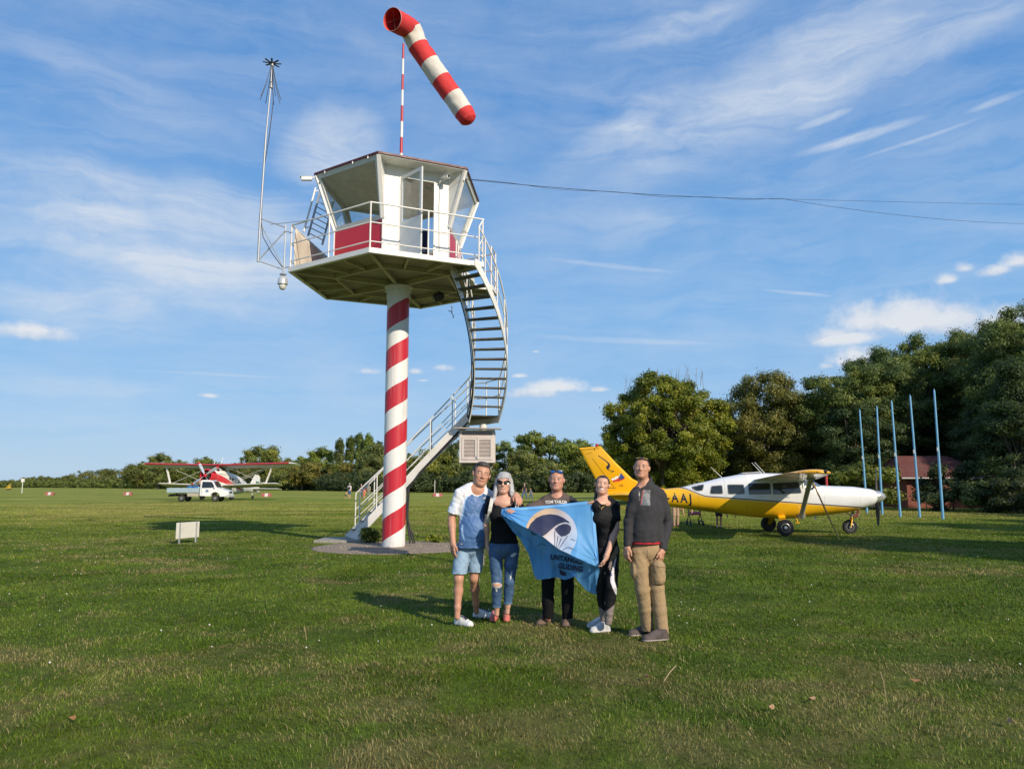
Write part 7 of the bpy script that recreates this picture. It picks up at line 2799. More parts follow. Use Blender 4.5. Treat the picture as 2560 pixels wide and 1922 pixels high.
# white backpack: straps over both shoulders, the pack behind her
bpk = thing('backpack', 'backpack with white straps worn by the grey haired woman', 'backpack', Vector((J['shl'].x, D + .15, 1.2)))
bpm = M('pack_white', (.64, .62, .56), .6, var=.06, bump=.2)
for xs_, xe_ in ((524, 516), (742, 762)):
    a, b, c = c5(xs_ + (14 if xs_ < 600 else -6), 402, D + .03), c5(xs_ + 2, 440, D - .10), c5(xe_ - 6, 520, D - .125)
    rows = []
    pth = [c5(xs_ + (20 if xs_ < 600 else -14), 400, D + .09), a + Vector((0, 0, .012)), a.lerp(b, .5) + Vector((0, -.03, .012)), b, b.lerp(c, .5) + Vector((0, -.012, 0)), c, c5(xe_ - (18 if xe_ < 600 else -12), 600, D - .06), c5(xe_ - (26 if xe_ < 600 else -20), 660, D + .02)]
    st2 = MB()
    st2.loft([[q + Vector((-.02, -.006, 0)), q + Vector((.02, -.006, 0)), q + Vector((.02, .004, 0)), q + Vector((-.02, .004, 0))] for q in pth])
    obj('strap', st2, bpm, bpk, bevel=.002)
sdf_mesh('pack', [elp((c5(630, 560, D).x, D + .20, 1.22), (.125, .075, .17), .05)], .008, [bpm], None, None, bpk)

# ------------------------------------------------------------------ man in brown t-shirt behind the flag
D = 8.75
p3 = person('man in brown t-shirt and black trousers standing behind the blue flag', c6(310, 1460, D))
h = Head(c6(302, 322, D - .08), c6(311, 146, D - .04), -9, 0)
J = dict(shl=c6(168, 425, D), shr=c6(452, 415, D), ell=c6(62, 500, D - .12), wrl=c6(-22, 505, D - .34), elr=c6(492, 600, D - .05), wrr=c6(540, 505, D - .36),
         hl=c6(255, 840, D), hr=c6(385, 840, D), kl=c6(236, 1130, D - .05), kr=c6(404, 1130, D - .05), al=c6(238, 1405, D), ar=c6(402, 1400, D - .02))
slope(J, .040)
tors = dict(chest=(.180, .122), waist=(.160, .122), hips=(.150, .12))
prim = torso_prims(J['shl'], J['shr'], J['hl'], J['hr'], **tors, g=-.012) + h.prims() + arm_prims(J['shl'], J['ell'], J['wrl'], s=1.02) + arm_prims(J['shr'], J['elr'], J['wrr'], s=1.02)
prim += [cap(h.w(0, -.08, -.22), c6(316, 375, D + .02), .054, .060, .04), cap(c6(316, 380, D + .02), c6(230, 412, D), .048, .042, .05), cap(c6(316, 380, D + .02), c6(400, 410, D), .048, .042, .05)]
prim += hand_prims(J['wrl'], (-.5, -.45, .12), (.2, .5, -.6), (0, .2, 1), .8, 1.0, .5) + hand_prims(J['wrr'], (.5, -.4, .1), (-.2, .5, -.6), (0, .2, 1), .8, 1.0, .5)
prim += leg_prims(J['hl'], J['kl'], J['al']) + leg_prims(J['hr'], J['kr'], J['ar'])
sdf_mesh('body', prim, VB, [SKIN_C, LIPD, BROWG, EYE], lambda fc, nr: h.region(fc, 0, 1, 2, 3), None, p3)
hair_mesh(h, [], hair_mat('hair_brown', (.050, .036, .026), (.11, .085, .062)), p3, face=(.05, .33), shell=(.345, .425, .385), seed=21, wr=.004)
MIRB = M('mirror_blue', (.10, .28, .62), .08, metal=.8)
sunglasses(h, 'blue mirrored sunglasses pushed up on the brown shirted man\'s hair', .385, .27, MIRB, FRB, 28, -.1, 1.15, .075)
hem = c6(310, 860, D).z
BRN = M('brown_cotton', (.105, .072, .060), .85, var=.10, scale=9, bump=.2, bscale=90)
sp = torso_prims(J['shl'], J['shr'], J['hl'], J['hr'], **tors, g=.014) + [cap(J['shl'], J['shl'].lerp(J['ell'], .70), .070, .075, .03), cap(J['shr'], J['shr'].lerp(J['elr'], .75), .070, .075, .03), cap(c6(318, 760, D), c6(318, 860, D), .165, .168, .06, .8)]
sp += [cap(c6(316, 378, D + .02), c6(225, 412, D), .064, .058, .05), cap(c6(316, 378, D + .02), c6(405, 408, D), .064, .058, .05)]
nk3 = c6(313, 338, D - .05)
sp.append(('s', .006, lambda P: np.sqrt(((P - v3(nk3)) ** 2 * np.array([1, .6, .95])).sum(-1)) - .070, None, None))
sp += [half((0, 0, hem), (0, 0, -1))]
s3 = D / 1920 * .29495


def reg3(fc, nr):
    x = 310 + (fc[:, 0] - c6(310, 500, D).x) / s3
    y = 500 - (fc[:, 2] - c6(310, 500, D).z) / s3
    o = np.zeros(len(fc))
    o[(x > 412 + np.maximum(0, 400 - y) * .35)] = 1
    o[(x < 215) & (y < 392 + (x - 130) * -.0) & (nr[:, 2] > .75)] = 1
    return o


sh3 = sdf_mesh('shirt', sp, VC, [BRN, M('charcoal_cotton', (.022, .021, .023), .85, var=.15)], reg3, folds(23, .004, 26, 80, 9, 1.0), p3)
bv = BVHTree.FromPolygons([tuple(v.co + p3.location) for v in sh3.data.vertices], [tuple(q.vertices) for q in sh3.data.polygons])
c_ = c6(302, 424, D)
tmb = text_mb('TOM TAILOR', .046, lambda x, y: onto(bv, c_.x + x, c_.z + y + .010 * (1 - (x / .13) ** 2) - .004, 7.5), sx=.90, cuts=1, spacing=1.0, offset=.0014)
obj('lettering', tmb, M('print_white', (.74, .72, .68), .7, var=.2, scale=60), sh3)
BLKT = M('black_trouser', (.009, .009, .010), .85, spec=.15, var=.25, scale=8)
pp_ = [elp((J['hl'] + J['hr']) / 2 + Vector((0, .01, .02)), (.160, .13, .14), .05)]
for a, b, c in (('hl', 'kl', 'al'), ('hr', 'kr', 'ar')):
    pp_ += limb([J[a], J[a].lerp(J[b], .5), J[b], J[b].lerp(J[c], .5), J[c]], [.092, .080, .070, .066, .060], .012)
pp_ += [half((0, 0, .085), (0, 0, -1)), half((0, 0, hem + .06), (0, 0, 1))]
sdf_mesh('trousers', pp_, VC, [BLKT], None, folds(25, .004, 30, 100, 9, 1.0), p3)
BOOT = M('boot_brown', (.16, .105, .075), .85, var=.2, scale=20, bump=.3)
BSOL = M('boot_sole', (.055, .043, .036), .9)
for kx, ky, dx_ in ((238, 1445, -.22), (398, 1452, -.06)):
    g_ = ground_at(1300 + kx * .29495, 1130 + ky * .29495)
    shoe('boot', g_ + Vector((-dx_ * .1, .0, 0)), g_ + Vector((dx_, -.4, 0)), None, [BOOT, BSOL, M('boot_lace', (.07, .05, .04), .8), BOOT], p3, 1.05, .026, .115, lace='plain')

# ------------------------------------------------------------------ young woman in black
D = 8.30
p4 = person('smiling young woman with dark ponytail and black top holding the flag\'s right', c6(720, 1500, D))
h = Head(c6(688, 354, D - .09), c6(706, 190, D - .05), -8, 2)
J = dict(shl=c6(652, 440, D - .10), shr=c6(806, 444, D + .06), ell=c6(598, 590, D + .08), wrl=c6(600, 468, D - .01), elr=c6(812, 655, D - .05), wrr=c6(734, 878, D - .20),
         hl=c6(702, 850, D - .03), hr=c6(772, 858, D + .06), kl=c6(690, 1160, D + .06), kr=c6(778, 1140, D - .10), al=c6(712, 1425, D + .12), ar=c6(748, 1440, D - .06))
slope(J, .022, .004)
tors = dict(chest=(.116, .098), waist=(.098, .088), hips=(.128, .118))
bust = [c6(672, 560, D - .085), c6(722, 562, D - .06)]
prim = torso_prims(J['shl'], J['shr'], J['hl'], J['hr'], **tors, g=-.010, s=.8) + h.prims(True, 1.0, .90) + arm_prims(J['shl'], J['ell'], J['wrl'], s=.80) + arm_prims(J['shr'], J['elr'], J['wrr'], s=.92)
prim += [cap(h.w(0, -.10, -.25), c6(712, 415, D), .045, .054, .04), cap(c6(712, 412, D), c6(670, 428, D - .05), .044, .04, .05), cap(c6(712, 412, D), c6(770, 428, D + .03), .044, .04, .05), elp(c6(700, 440, D - .05), (.075, .05, .045), .05)]
prim += hand_prims(J['wrl'], c6(594, 415, D - .08) - J['wrl'], (.05, -.9, -.1), (1, .1, 0), 1.1, .90, 1.0)
prim += hand_prims(J['wrr'], c6(702, 960, D - .17) - J['wrr'], (-.9, .2, 0), (.1, -1, 0), .55, .92, .2)
prim += leg_prims(J['hl'], J['kl'], J['al'], s=.86) + leg_prims(J['hr'], J['kr'], J['ar'], s=.90)
sdf_mesh('body', prim, VB, [SKIN_B, M('lip_rose', (.50, .21, .17), .45), BROW, EYE, TEETH, EYEW], lambda fc, nr: h.region(fc, 0, 1, 2, 3, 1.0, 4, 5), None, p4)
HDK = hair_mat('hair_black_brown', (.016, .010, .008), (.045, .028, .020), .35)
hx = [h.cap((.10, -.36, .12), (.26, -.42, -.25), .10, .11, .05), h.cap((.26, -.42, -.25), (.30, -.36, -.95), .11, .05, .05)]
hair_mesh(h, hx, HDK, p4, face=(.13, .30), shell=(.350, .43, .385), seed=31, wr=.003, low=-.1)
BLK2 = M('black_sport', (.012, .012, .014), .7, spec=.2, var=.15)
hem = c6(720, 800, D).z
sp = torso_prims(J['shl'], J['shr'], J['hl'], J['hr'], **tors, g=.006, bust=bust, s=.8) + [cap(J['shl'], J['shl'].lerp(J['ell'], .55), .053, .052, .03), cap(J['shr'], J['shr'].lerp(J['elr'], .52), .056, .057, .03)]
sp += [cap(c6(712, 425, D), c6(670, 445, D - .05), .044, .044, .05), cap(c6(712, 425, D), c6(780, 440, D + .04), .046, .046, .05)]
nk4 = c6(702, 392, D - .10)
sp.append(('s', .006, lambda P: np.sqrt(((P - v3(nk4)) ** 2 * np.array([1.3, .35, 1.05])).sum(-1)) - .066, None, None))
sp += [half((0, 0, hem), (0, 0, -1))]
sdf_mesh('shirt', sp, VC, [BLK2], None, folds(33, .004, 20, 60, 9, 1.6), p4)
pp_ = [elp((J['hl'] + J['hr']) / 2 + Vector((0, .01, .03)), (.134, .124, .14), .05)]
for a, b, c, s_ in (('hl', 'kl', 'al', .88), ('hr', 'kr', 'ar', .94)):
    pp_ += [(q_[0], .012) + q_[2:] for q_ in leg_prims(J[a], J[b], J[c], .006, s_)]
pp_ += [half((0, 0, .10), (0, 0, -1)), half((0, 0, hem + .06), (0, 0, 1))]
s4 = D / 1920 * .29495


def reg4(fc, nr):
    x = 720 + (fc[:, 0] - c6(720, 1000, D).x) / s4
    y = 1000 - (fc[:, 2] - c6(720, 1000, D).z) / s4
    front = ((fc[:, 0] - J['kl'].x) > ((J['kr'].x - J['kl'].x) * .5 + (fc[:, 1] - (J['kl'].y + J['kr'].y) / 2) * .6))
    o = np.zeros(len(fc))
    o[front & inpoly(x, y, [(808, 785), (792, 830), (762, 880), (742, 960), (752, 1010), (776, 925), (806, 885), (830, 850), (826, 800)])] = 1
    o[front & inpoly(x, y, [(808, 880), (782, 950), (756, 1020), (750, 1080), (770, 1140), (800, 1190), (826, 1245), (832, 1200), (800, 1130), (782, 1070), (786, 1000), (800, 940), (815, 900)])] = 2
    o[front & (y > 1300 - (x - 735) * .72)] = 1
    o[(~front) & (y > 1290 + (x - 650) * .62)] = 1
    o[(~front) & inpoly(x, y, [(722, 1230), (732, 1260), (736, 1330), (726, 1330), (718, 1270)])] = 2
    return o


sdf_mesh('leggings', pp_, VC, [BLK2, M('taupe_sport', (.23, .19, .17), .7), M('lilac_white', (.66, .63, .68), .6)], reg4, folds(35, .0022, 40, 90, 8, 2.0), p4)
TRN = M('trainer_grey', (.50, .51, .52), .7, var=.12, scale=20, dirt=(.06, .06, .06), dirt_amt=.5)
TRS = M('trainer_sole', (.62, .60, .60), .6)
for kx, ky, dx_, dy_ in ((768, 1518, -.24, -.10), (742, 1478, -.24, -.09)):
    g_ = ground_at(1300 + kx * .29495, 1130 + ky * .29495)
    shoe('shoe', g_, g_ + Vector((dx_, dy_, 0)), None, [TRN, TRS, M('lace_white', (.75, .74, .72), .7), TRN], p4, .95, .030, .10, lace='plain')
    sdf_mesh('sock', [cap((g_.x - .045, g_.y - .02, .06), (g_.x - .03, g_.y - .01, .15), .040, .040, .01)], .006, [M('sock_dark', (.02, .012, .02), .9)], None, None, p4)
nc_ = [c6(662, 428, D - .12), c6(674, 462, D - .165), c6(690, 476, D - .175), c6(712, 462, D - .16), c6(738, 430, D - .10)]
obj('necklace', MB().tube(nc_, .0022, 5).lathe([(.002, -.016), (.005, -.008), (.002, 0)], nc_[2] + Vector((0, -.004, -.002)), 6), M('gold', (.60, .42, .16), .3, metal=.8), p4, smooth=60)

# ------------------------------------------------------------------ tall man in grey fleece jacket
D = 8.05
p5 = person('tall man in dark grey half-zip fleece and khaki cargo trousers, right of the group', c6(1120, 1560, D))
h = Head(c6(1018, 217, D - .08), c6(1034, 40, D - .04), -17, 0)
J = dict(shl=c6(968, 345, D - .03), shr=c6(1196, 340, D + .06), ell=c6(922, 590, D - .02), wrl=c6(912, 790, D - .06), elr=c6(1252, 600, D + .10), wrr=c6(1206, 818, D - .04),
         hl=c6(1005, 850, D), hr=c6(1130, 850, D + .04), kl=c6(1038, 1170, D - .02), kr=c6(1162, 1150, D - .02), al=c6(1086, 1490, D + .08), ar=c6(1208, 1520, D - .02))
slope(J, .042, .014)
tors = dict(chest=(.165, .122), waist=(.150, .118), hips=(.150, .12))
prim = torso_prims(J['shl'], J['shr'], J['hl'], J['hr'], **tors, g=-.014) + h.prims(False, .4) + arm_prims(J['shl'], J['ell'], J['wrl']) + arm_prims(J['shr'], J['elr'], J['wrr'])
prim += [cap(h.w(0, -.08, -.22), c6(1062, 290, D + .02), .052, .060, .04), cap(c6(1062, 288, D + .02), c6(1010, 320, D - .01), .055, .05, .05), cap(c6(1062, 288, D + .02), c6(1130, 320, D + .03), .055, .05, .05)]
prim += hand_prims(J['wrl'], c6(898, 880, D - .08) - J['wrl'], (.85, .4, 0), (.2, -1, 0), .6, 1.05) + hand_prims(J['wrr'], c6(1198, 905, D - .06) - J['wrr'], (-.8, .5, 0), (-.5, -.85, 0), .75, 1.08)
prim += leg_prims(J['hl'], J['kl'], J['al']) + leg_prims(J['hr'], J['kr'], J['ar'])
sdf_mesh('body', prim, VB, [SKIN_A, LIPD, BROW, EYE], lambda fc, nr: h.region(fc, 0, 1, 2, 3, .3), None, p5)
hair_mesh(h, [h.elp((0, .16, .40), (.16, .14, .06), .06)], hair_mat('hair_crop', (.040, .026, .020), (.085, .060, .046), .6), p5, face=(.06, .34), shell=(.338, .416, .378), seed=41, wr=.002)
MIRY = M('mirror_yellow', (.72, .42, .05), .1, metal=.75)
sunglasses(h, 'yellow mirrored sunglasses pushed up on the jacketed man\'s head', .44, .24, MIRY, FRB, 40, -.35, 1.15, .058)
FLE = M('fleece_grey', (.034, .033, .038), .9, var=.12, scale=12, bump=.3, bscale=200)
FLD = M('fleece_black', (.017, .018, .022), .9, var=.15)
hem = c6(1060, 757, D).z
sp = torso_prims(J['shl'], J['shr'], J['hl'], J['hr'], **tors, g=.016) + [cap(c6(1062, 700, D), c6(1062, 760, D), .158, .160, .05, .82)]
sp += [half((0, 0, hem), (0, 0, -1))]
sp += limb([J['shl'], J['shl'].lerp(J['ell'], .5), J['ell'], J['ell'].lerp(J['wrl'], .97)], [.066, .063, .053, .042], .02) + limb([J['shr'], J['shr'].lerp(J['elr'], .5), J['elr'], J['elr'].lerp(J['wrr'], .97)], [.066, .064, .055, .043], .02)
sp += [cap(c6(1062, 300, D + .02), c6(1064, 240, D + .025), .080, .072, .03), cap(c6(1062, 310, D + .02), c6(1000, 345, D - .01), .066, .064, .05), cap(c6(1062, 310, D + .02), c6(1150, 340, D + .03), .066, .064, .05)]
nk5 = c6(1052, 236, D - .03)
axn = (Vector(nk5) - Vector(c6(1052, 320, D + .02)))
sp.append(cap(c6(1054, 318, D + .0), c6(1056, 150, D + .01), .060, .064, .006, 1.0, 's'))
vn = [c6(992, 268, D), c6(1012, 342, D), c6(1052, 262, D)]
sp.append(cap(c6(1010, 352, D - .125), c6(1030, 252, D - .09), .020, .066, .006, 1.0, 's'))
cuff_l, cuff_r = J['wrl'].z - .0, J['wrr'].z
s5 = D / 1920 * .29495


def reg5(fc, nr):
    x = 1060 + (fc[:, 0] - c6(1060, 500, D).x) / s5
    y = 500 - (fc[:, 2] - c6(1060, 500, D).z) / s5
    o = np.zeros(len(fc))
    fr_ = (nr[:, 1] < .1)
    o[fr_ & (np.abs(x - 1150 - (y - 400) * .03) < 3) & (y > 400) & (y < 750)] = 1
    o[fr_ & (np.abs(y - 375 + (x - 960) * .9) < 3) & (x < 1000) & (x > 940)] = 1
    o[fr_ & inpoly(x, y, [(1044, 322), (1098, 326), (1086, 452), (1006, 446), (1012, 430)])] = 2
    o[fr_ & inpoly(x, y, [(1036, 322), (1044, 322), (1016, 440), (1006, 444)])] = 3
    o[fr_ & (np.abs(x - 1002 - np.maximum(0, 330 - y) * .1) < 4) & (y > 330) & (y < 405)] = 4
    return o


POK = M('pocket_silver', (.13, .14, .15), .45, var=.35, scale=14, bump=.6, bscale=45)
sdf_mesh('jacket', sp, VC, [FLE, FLD, POK, M('zip_red', (.32, .05, .05), .6), M('zip_dark', (.09, .09, .10), .4)], reg5, folds(43, .0045, 24, 80, 9, 1.0), p5)
REDT = M('red_cotton', (.42, .022, .035), .85, var=.1)
ip = torso_prims(J['shl'], J['shr'], J['hl'], J['hr'], **tors, g=.004) + [cap(c6(1060, 700, D), c6(1060, 780, D), .152, .153, .05, .82), half((0, 0, c6(1060, 776, D).z), (0, 0, -1))]
ip.append(('s', .006, lambda P: np.sqrt(((P - v3(c6(1040, 238, D - .05))) ** 2).sum(-1)) - .085, None, None))
sdf_mesh('undershirt', ip, VC, [REDT], None, None, p5)
KHA = M('khaki_cotton', (.36, .25, .135), .9, var=.12, scale=6, bump=.35, bscale=70, dirt=(.20, .13, .07), dirt_amt=.35)
pp_ = [elp((J['hl'] + J['hr']) / 2 + Vector((0, .01, .03)), (.162, .132, .14), .05)]
for a, b, c in (('hl', 'kl', 'al'), ('hr', 'kr', 'ar')):
    pp_ += limb([J[a], J[a].lerp(J[b], .5), J[b], J[b].lerp(J[c], .5), J[c] + Vector((0, 0, -.03))], [.094, .084, .073, .069, .062], .012)
pk_ = c6(1162, 1020, D - .05)
pp_ += [cap(pk_ + Vector((.010, -.020, .060)), pk_ + Vector((.014, -.016, -.060)), .070, .068, .008), elp(c6(962, 1000, D - .02), (.03, .06, .09), .015)]
pp_ += [half((0, 0, .055), (0, 0, -1)), half((0, 0, hem + .05), (0, 0, 1))]


def reg5t(fc, nr):
    x = 1060 + (fc[:, 0] - c6(1060, 1000, D).x) / s5
    y = 1000 - (fc[:, 2] - c6(1060, 1000, D).z) / s5
    o = np.zeros(len(fc))
    f = nr[:, 1] < .1
    o[f & (np.abs(y - 962 + (x - 1160) * -.12) < 3) & (x > 1095) & (x < 1225)] = 1
    o[f & (np.abs(x - 1098 - (y - 1000) * .05) < 2.4) & (y > 940) & (y < 1105)] = 1
    o[f & (np.abs(y - 1108) < 2.5) & (x > 1100) & (x < 1215)] = 1
    o[f & (np.abs(x - 1066 - (y - 800) * .02) < 2.0) & (y > 775) & (y < 900)] = 1
    return o


sdf_mesh('trousers', pp_, VC, [KHA, M('khaki_seam', (.17, .11, .06), .9)], reg5t, folds(46, .0042, 22, 90, 10, .9), p5)
TRD = M('trainer_brown', (.085, .065, .06), .75, var=.15, scale=15)
for kx, ky, dx_, dy_ in ((1118, 1548, -.26, -.075), (1238, 1590, -.25, -.09)):
    g_ = ground_at(1300 + kx * .29495, 1130 + ky * .29495)
    shoe('shoe', g_ + Vector((.02, 0, 0)), g_ + Vector((dx_, dy_, 0)), None, [TRD, M('sole_pale', (.40, .36, .32), .7), M('lace_brown', (.12, .10, .09), .8), TRD, M('stripe_black', (.012, .012, .013), .6)], p5, 1.08, .022, .10, lace='stripes')


# ------------------------------------------------------------------ people further off
def small_person(label, u, D, ht, top, legs, hairc, face=1, walk=0.0, bend=0.0, skinm=SKIN_B, shorts=True, group=None, arms=0.0, x=None, vox=None):
    """a complete small figure; bend leans the trunk forward"""
    base = P(u, D)
    p = thing('person', label, 'person', base, group=group)
    s = ht / 1.75
    vx = vox or max(.012, D * .00022)
    f = Vector((math.sin(walk) if False else 0, -1, 0)) * face
    sd_ = Vector((1, 0, 0))
    hip = base + Vector((0, 0, .90 * s))
    bd = Vector((math.sin(bend), 0, math.cos(bend)))
    sh_ = hip + bd * .52 * s
    hdc = sh_ + bd * .26 * s + Vector((0, 0, -.06 * bend))
    b = [elp(hip.lerp(sh_, .45), (.15 * s, .10 * s, .30 * s), .05), cap(sh_ - sd_ * .15 * s, sh_ + sd_ * .15 * s, .055 * s, .055 * s, .04), cap(sh_, hdc, .05 * s, .05 * s, .03), elp(hdc, (.075 * s, .095 * s, .115 * s), .02)]
    tp = [elp(hip.lerp(sh_, .42), (.165 * s, .115 * s, .31 * s), .05), cap(sh_ - sd_ * .15 * s, sh_ + sd_ * .15 * s, .065 * s, .065 * s, .04)]
    tr = [elp(hip, (.155 * s, .12 * s, .11 * s), .04)]
    for q in (-1, 1):
        st_ = walk * q
        kn = base + Vector((q * .08 * s + st_ * .6, f.y * .03, .48 * s))
        an = base + Vector((q * .08 * s + st_ * 1.2, 0, .07 * s))
        b += [cap(hip + sd_ * q * .08 * s, kn, .075 * s, .05 * s, .03), cap(kn, an, .052 * s, .035 * s, .02), cap(an, an + f * .14 * s + Vector((0, 0, -.03 * s)), .04 * s, .035 * s, .02)]
        tr += [cap(hip + sd_ * q * .08 * s, kn if not shorts else kn + Vector((0, 0, .06 * s)), .09 * s, .072 * s, .03)] + ([] if shorts else [cap(kn, an, .068 * s, .055 * s, .03)])
        el = sh_ + sd_ * q * (.20 * s) + Vector((arms * q * .1, f.y * .05 * s, -.28 * s))
        wr = el + Vector((-.02 * q, f.y * (.08 + .15 * arms), -.22 * s + .2 * arms))
        b += [cap(sh_ + sd_ * q * .17 * s, el, .045 * s, .035 * s, .02), cap(el, wr, .035 * s, .026 * s, .02), elp(wr + Vector((0, 0, -.06 * s)), (.03 * s, .025 * s, .06 * s), .01)]
        tp += [cap(sh_ + sd_ * q * .16 * s, (sh_ + sd_ * q * .17 * s).lerp(el, .55), .062 * s, .055 * s, .02)]
    tp += [half(hip + Vector((0, 0, .0)), (0, 0, -1))]
    tr += [half(base + Vector((0, 0, .05 * s)), (0, 0, -1))]
    sdf_mesh('body', b, vx, [skinm], None, None, p)
    if bend < .8:
        sdf_mesh('shirt', tp, vx, [top], None, None, p)
    else:
        sdf_mesh('shirt', tp[:-1], vx, [top], None, None, p)
    sdf_mesh('shorts' if shorts else 'trousers', tr, vx, [legs], None, None, p)
    sdf_mesh('hair', [elp(hdc + Vector((0, -f.y * .025 * s, .03 * s)), (.083 * s, .10 * s, .105 * s), .02)], vx, [hairc], None, None, p)
    return p


GF = 'people far across the field'
PW, PD, PB = M('cloth_white', (.66, .66, .68), .8), M('cloth_dark', (.025, .025, .03), .8), M('cloth_blue', (.05, .10, .25), .8)
PR, PT = M('cloth_coral', (.62, .16, .12), .8), M('cloth_tan', (.40, .28, .18), .8)
HB, HG = hair_mat('hair_brown', 0, 0), hair_mat('hair_silver', 0, 0)
sp1 = small_person('distant man seen from behind in white shirt and blue shorts with a backpack', 874, 92, 1.78, PW, PB, HG, face=-1, group=GF)
bpk2 = Vector((sp1.location.x, 92 - .20, 1.25))
tag(sdf_mesh('backpack', [elp(bpk2, (.14, .10, .20), .03)], .02, [M('pack_navy', (.015, .02, .05), .8)]), 'small dark backpack on the distant man in white shirt', 'backpack')
small_person('distant adult in dark top and pale trousers left of the stair rail', 903.5, 92, 1.72, PD, M('cloth_pale', (.50, .42, .38), .8), HB, shorts=False, group=GF)
small_person('distant child in coral clothes beside the dark topped adult', 911.5, 91.5, 1.30, PR, PR, HB, group=GF)
small_person('distant person in grey green behind the stair rail post', 922, 93, 1.75, M('cloth_grey_green', (.20, .23, .18), .8), M('cloth_grey_green', (0, 0, 0), .8), HB, shorts=False, group=GF)
small_person('distant person sitting low on the grass beside the man with backpack', 864.5, 92, .95, PT, PD, HB, bend=.5, group=GF)
small_person('distant man in black top and jeans walking behind the grey haired woman', 1311, 84, 1.75, PD, PB, HB, walk=.18, shorts=False, group=GF)
small_person('distant child in jeans walking beside the man in black top', 1327, 84, 1.20, M('cloth_teal', (.08, .13, .17), .8), PB, HB, walk=.12, shorts=False, group=GF)
small_person('bare-armed man standing on the truck bed reaching to the biplane\'s engine', 500, 76.4, 1.32, PT, PD, HB, group=GF, arms=1.0).location.z = .93
small_person('person in tan trousers bending behind the yellow fuselage near the jacketed man', 1687, 29.5, 1.55, PT, PT, HB, bend=1.25, shorts=False, skinm=SKIN_A)
small_person('bare-legged person bending behind the middle of the yellow fuselage', 1794, 28.6, 1.5, PD, PD, HB, bend=1.3, skinm=SKIN_C)

# pushchair under the fuselage
sb_ = P(1734, 30.2)
stl = thing('stroller', 'black pushchair with pink seat under the yellow fuselage', 'stroller', sb_)
mb = MB()
for q in (-.22, .22):
    mb.tube([sb_ + Vector((q, -.32, .12)), sb_ + Vector((q, .05, .55)), sb_ + Vector((q, .42, 1.0))], .018, 6)
    mb.tube([sb_ + Vector((q, .32, .12)), sb_ + Vector((q, -.10, .62))], .018, 6)
    mb.tube([sb_ + Vector((q, -.30, .16)), sb_ + Vector((q, .30, .16))], .015, 6)
mb.tube([sb_ + Vector((-.22, .42, 1.0)), sb_ + Vector((.22, .42, 1.0))], .02, 6)
mb.tube([sb_ + Vector((-.22, -.30, .2)), sb_ + Vector((.22, -.30, .2))], .015, 6)
obj('frame', mb, TBK, stl, smooth=50)
sdf_mesh('seat', [cap(sb_ + Vector((-.15, -.05, .48)), sb_ + Vector((.15, -.05, .48)), .07, .07, .03), cap(sb_ + Vector((-.15, .10, .72)), sb_ + Vector((.15, .10, .72)), .09, .09, .03)], .015, [M('pink_cloth', (.60, .17, .24), .8, var=.3, scale=20)], None, None, stl)
sdf_mesh('canopy', [elp(sb_ + Vector((0, .12, .88)), (.24, .22, .12), .02), half(sb_ + Vector((0, 0, .84)), (0, 0, -1))], .015, [TBK], None, None, stl)
for q in (-.24, .24):
    for y in (-.32, .32):
        wheel(stl, (q, y, .10), .10, .05, RIM, TYRE, (1, 0, 0))
# dark bag on the grass behind the young woman
bg_ = P(1463, 33)
tag(sdf_mesh('bag', [elp(bg_ + Vector((0, 0, .22)), (.30, .2, .24), .03), cap(bg_ + Vector((-.2, 0, .4)), bg_ + Vector((.2, 0, .42)), .05, .05, .05)], .02, [PD]), 'dark bag lying on the grass left of the young woman\'s face', 'bag')

# ================================================================== THE BLUE FLAG
FK = 280 / 1789


def poly_y(pts, x):
    pts = sorted(pts)
    if x <= pts[0][0]:
        return pts[0][1]
    for a, b in zip(pts, pts[1:]):
        if x <= b[0]:
            return a[1] + (b[1] - a[1]) * (x - a[0]) / (b[0] - a[0] + 1e-9)
    return pts[-1][1]


F_TOP = [(95, 192), (400, 178), (800, 148), (1200, 108), (1440, 80), (1562, 108)]
F_DIA = [(80, 285), (300, 412), (510, 522), (740, 642), (1000, 850), (1300, 985), (1600, 1118), (1650, 1100)]


def d_up(x, y):
    t0, t1 = poly_y(F_TOP, x), poly_y(F_DIA, x)
    t = min(1.15, max(-.1, (y - t0) / (t1 - t0 + 20)))
    hx_ = max(0, 1 - x / 500)
    rad = math.hypot(x - 90, y - 230)
    an_ = math.atan2(y - 230, x - 90)
    rip = .016 * math.sin(an_ * 26 + 1.0) * math.exp(-rad / 420) * min(1, rad / 60)
    rad2 = math.hypot(x - 1640, y - 1060)
    an2 = math.atan2(y - 1060, x - 1640)
    rip += .010 * math.sin(an2 * 20) * math.exp(-rad2 / 300) * min(1, rad2 / 60)
    rip += .006 * math.sin(x * .006 + y * .010) + .004 * math.sin(x * .017 - y * .004)
    return 8.37 - .19 * max(0, t) ** 1.1 * (1 - .8 * hx_) * (1 - .75 * max(0, (x - 1300) / 350)) + rip - .17 * max(0, (x - 500) / 1100)


F_EDGE = [(80, 292), (300, 500), (640, 800), (820, 940), (1000, 1120), (1250, 1272)]
F_BOT = [(610, 1262), (625, 1312), (690, 1335), (850, 1312), (940, 1290), (1100, 1336), (1240, 1290), (1310, 1352), (1440, 1500), (1560, 1562), (1676, 1576)]


def d_mid(x, y):
    t0 = poly_y(F_DIA, x)
    t = max(0, (y - t0) / 450)
    return d_up(x, t0) + .05 + .24 * min(t, 1.2) + .016 * math.sin(x * .012 - y * .006) + .008 * math.sin(x * .03 + y * .004)


def d_rear(x, y):
    return d_mid(x, poly_y(F_EDGE, x)) + .055 + .020 * math.sin(x * .016 + y * .003) + .01 * math.sin(x * .034) + .10 * max(0, (y - poly_y(F_EDGE, x)) / 500)


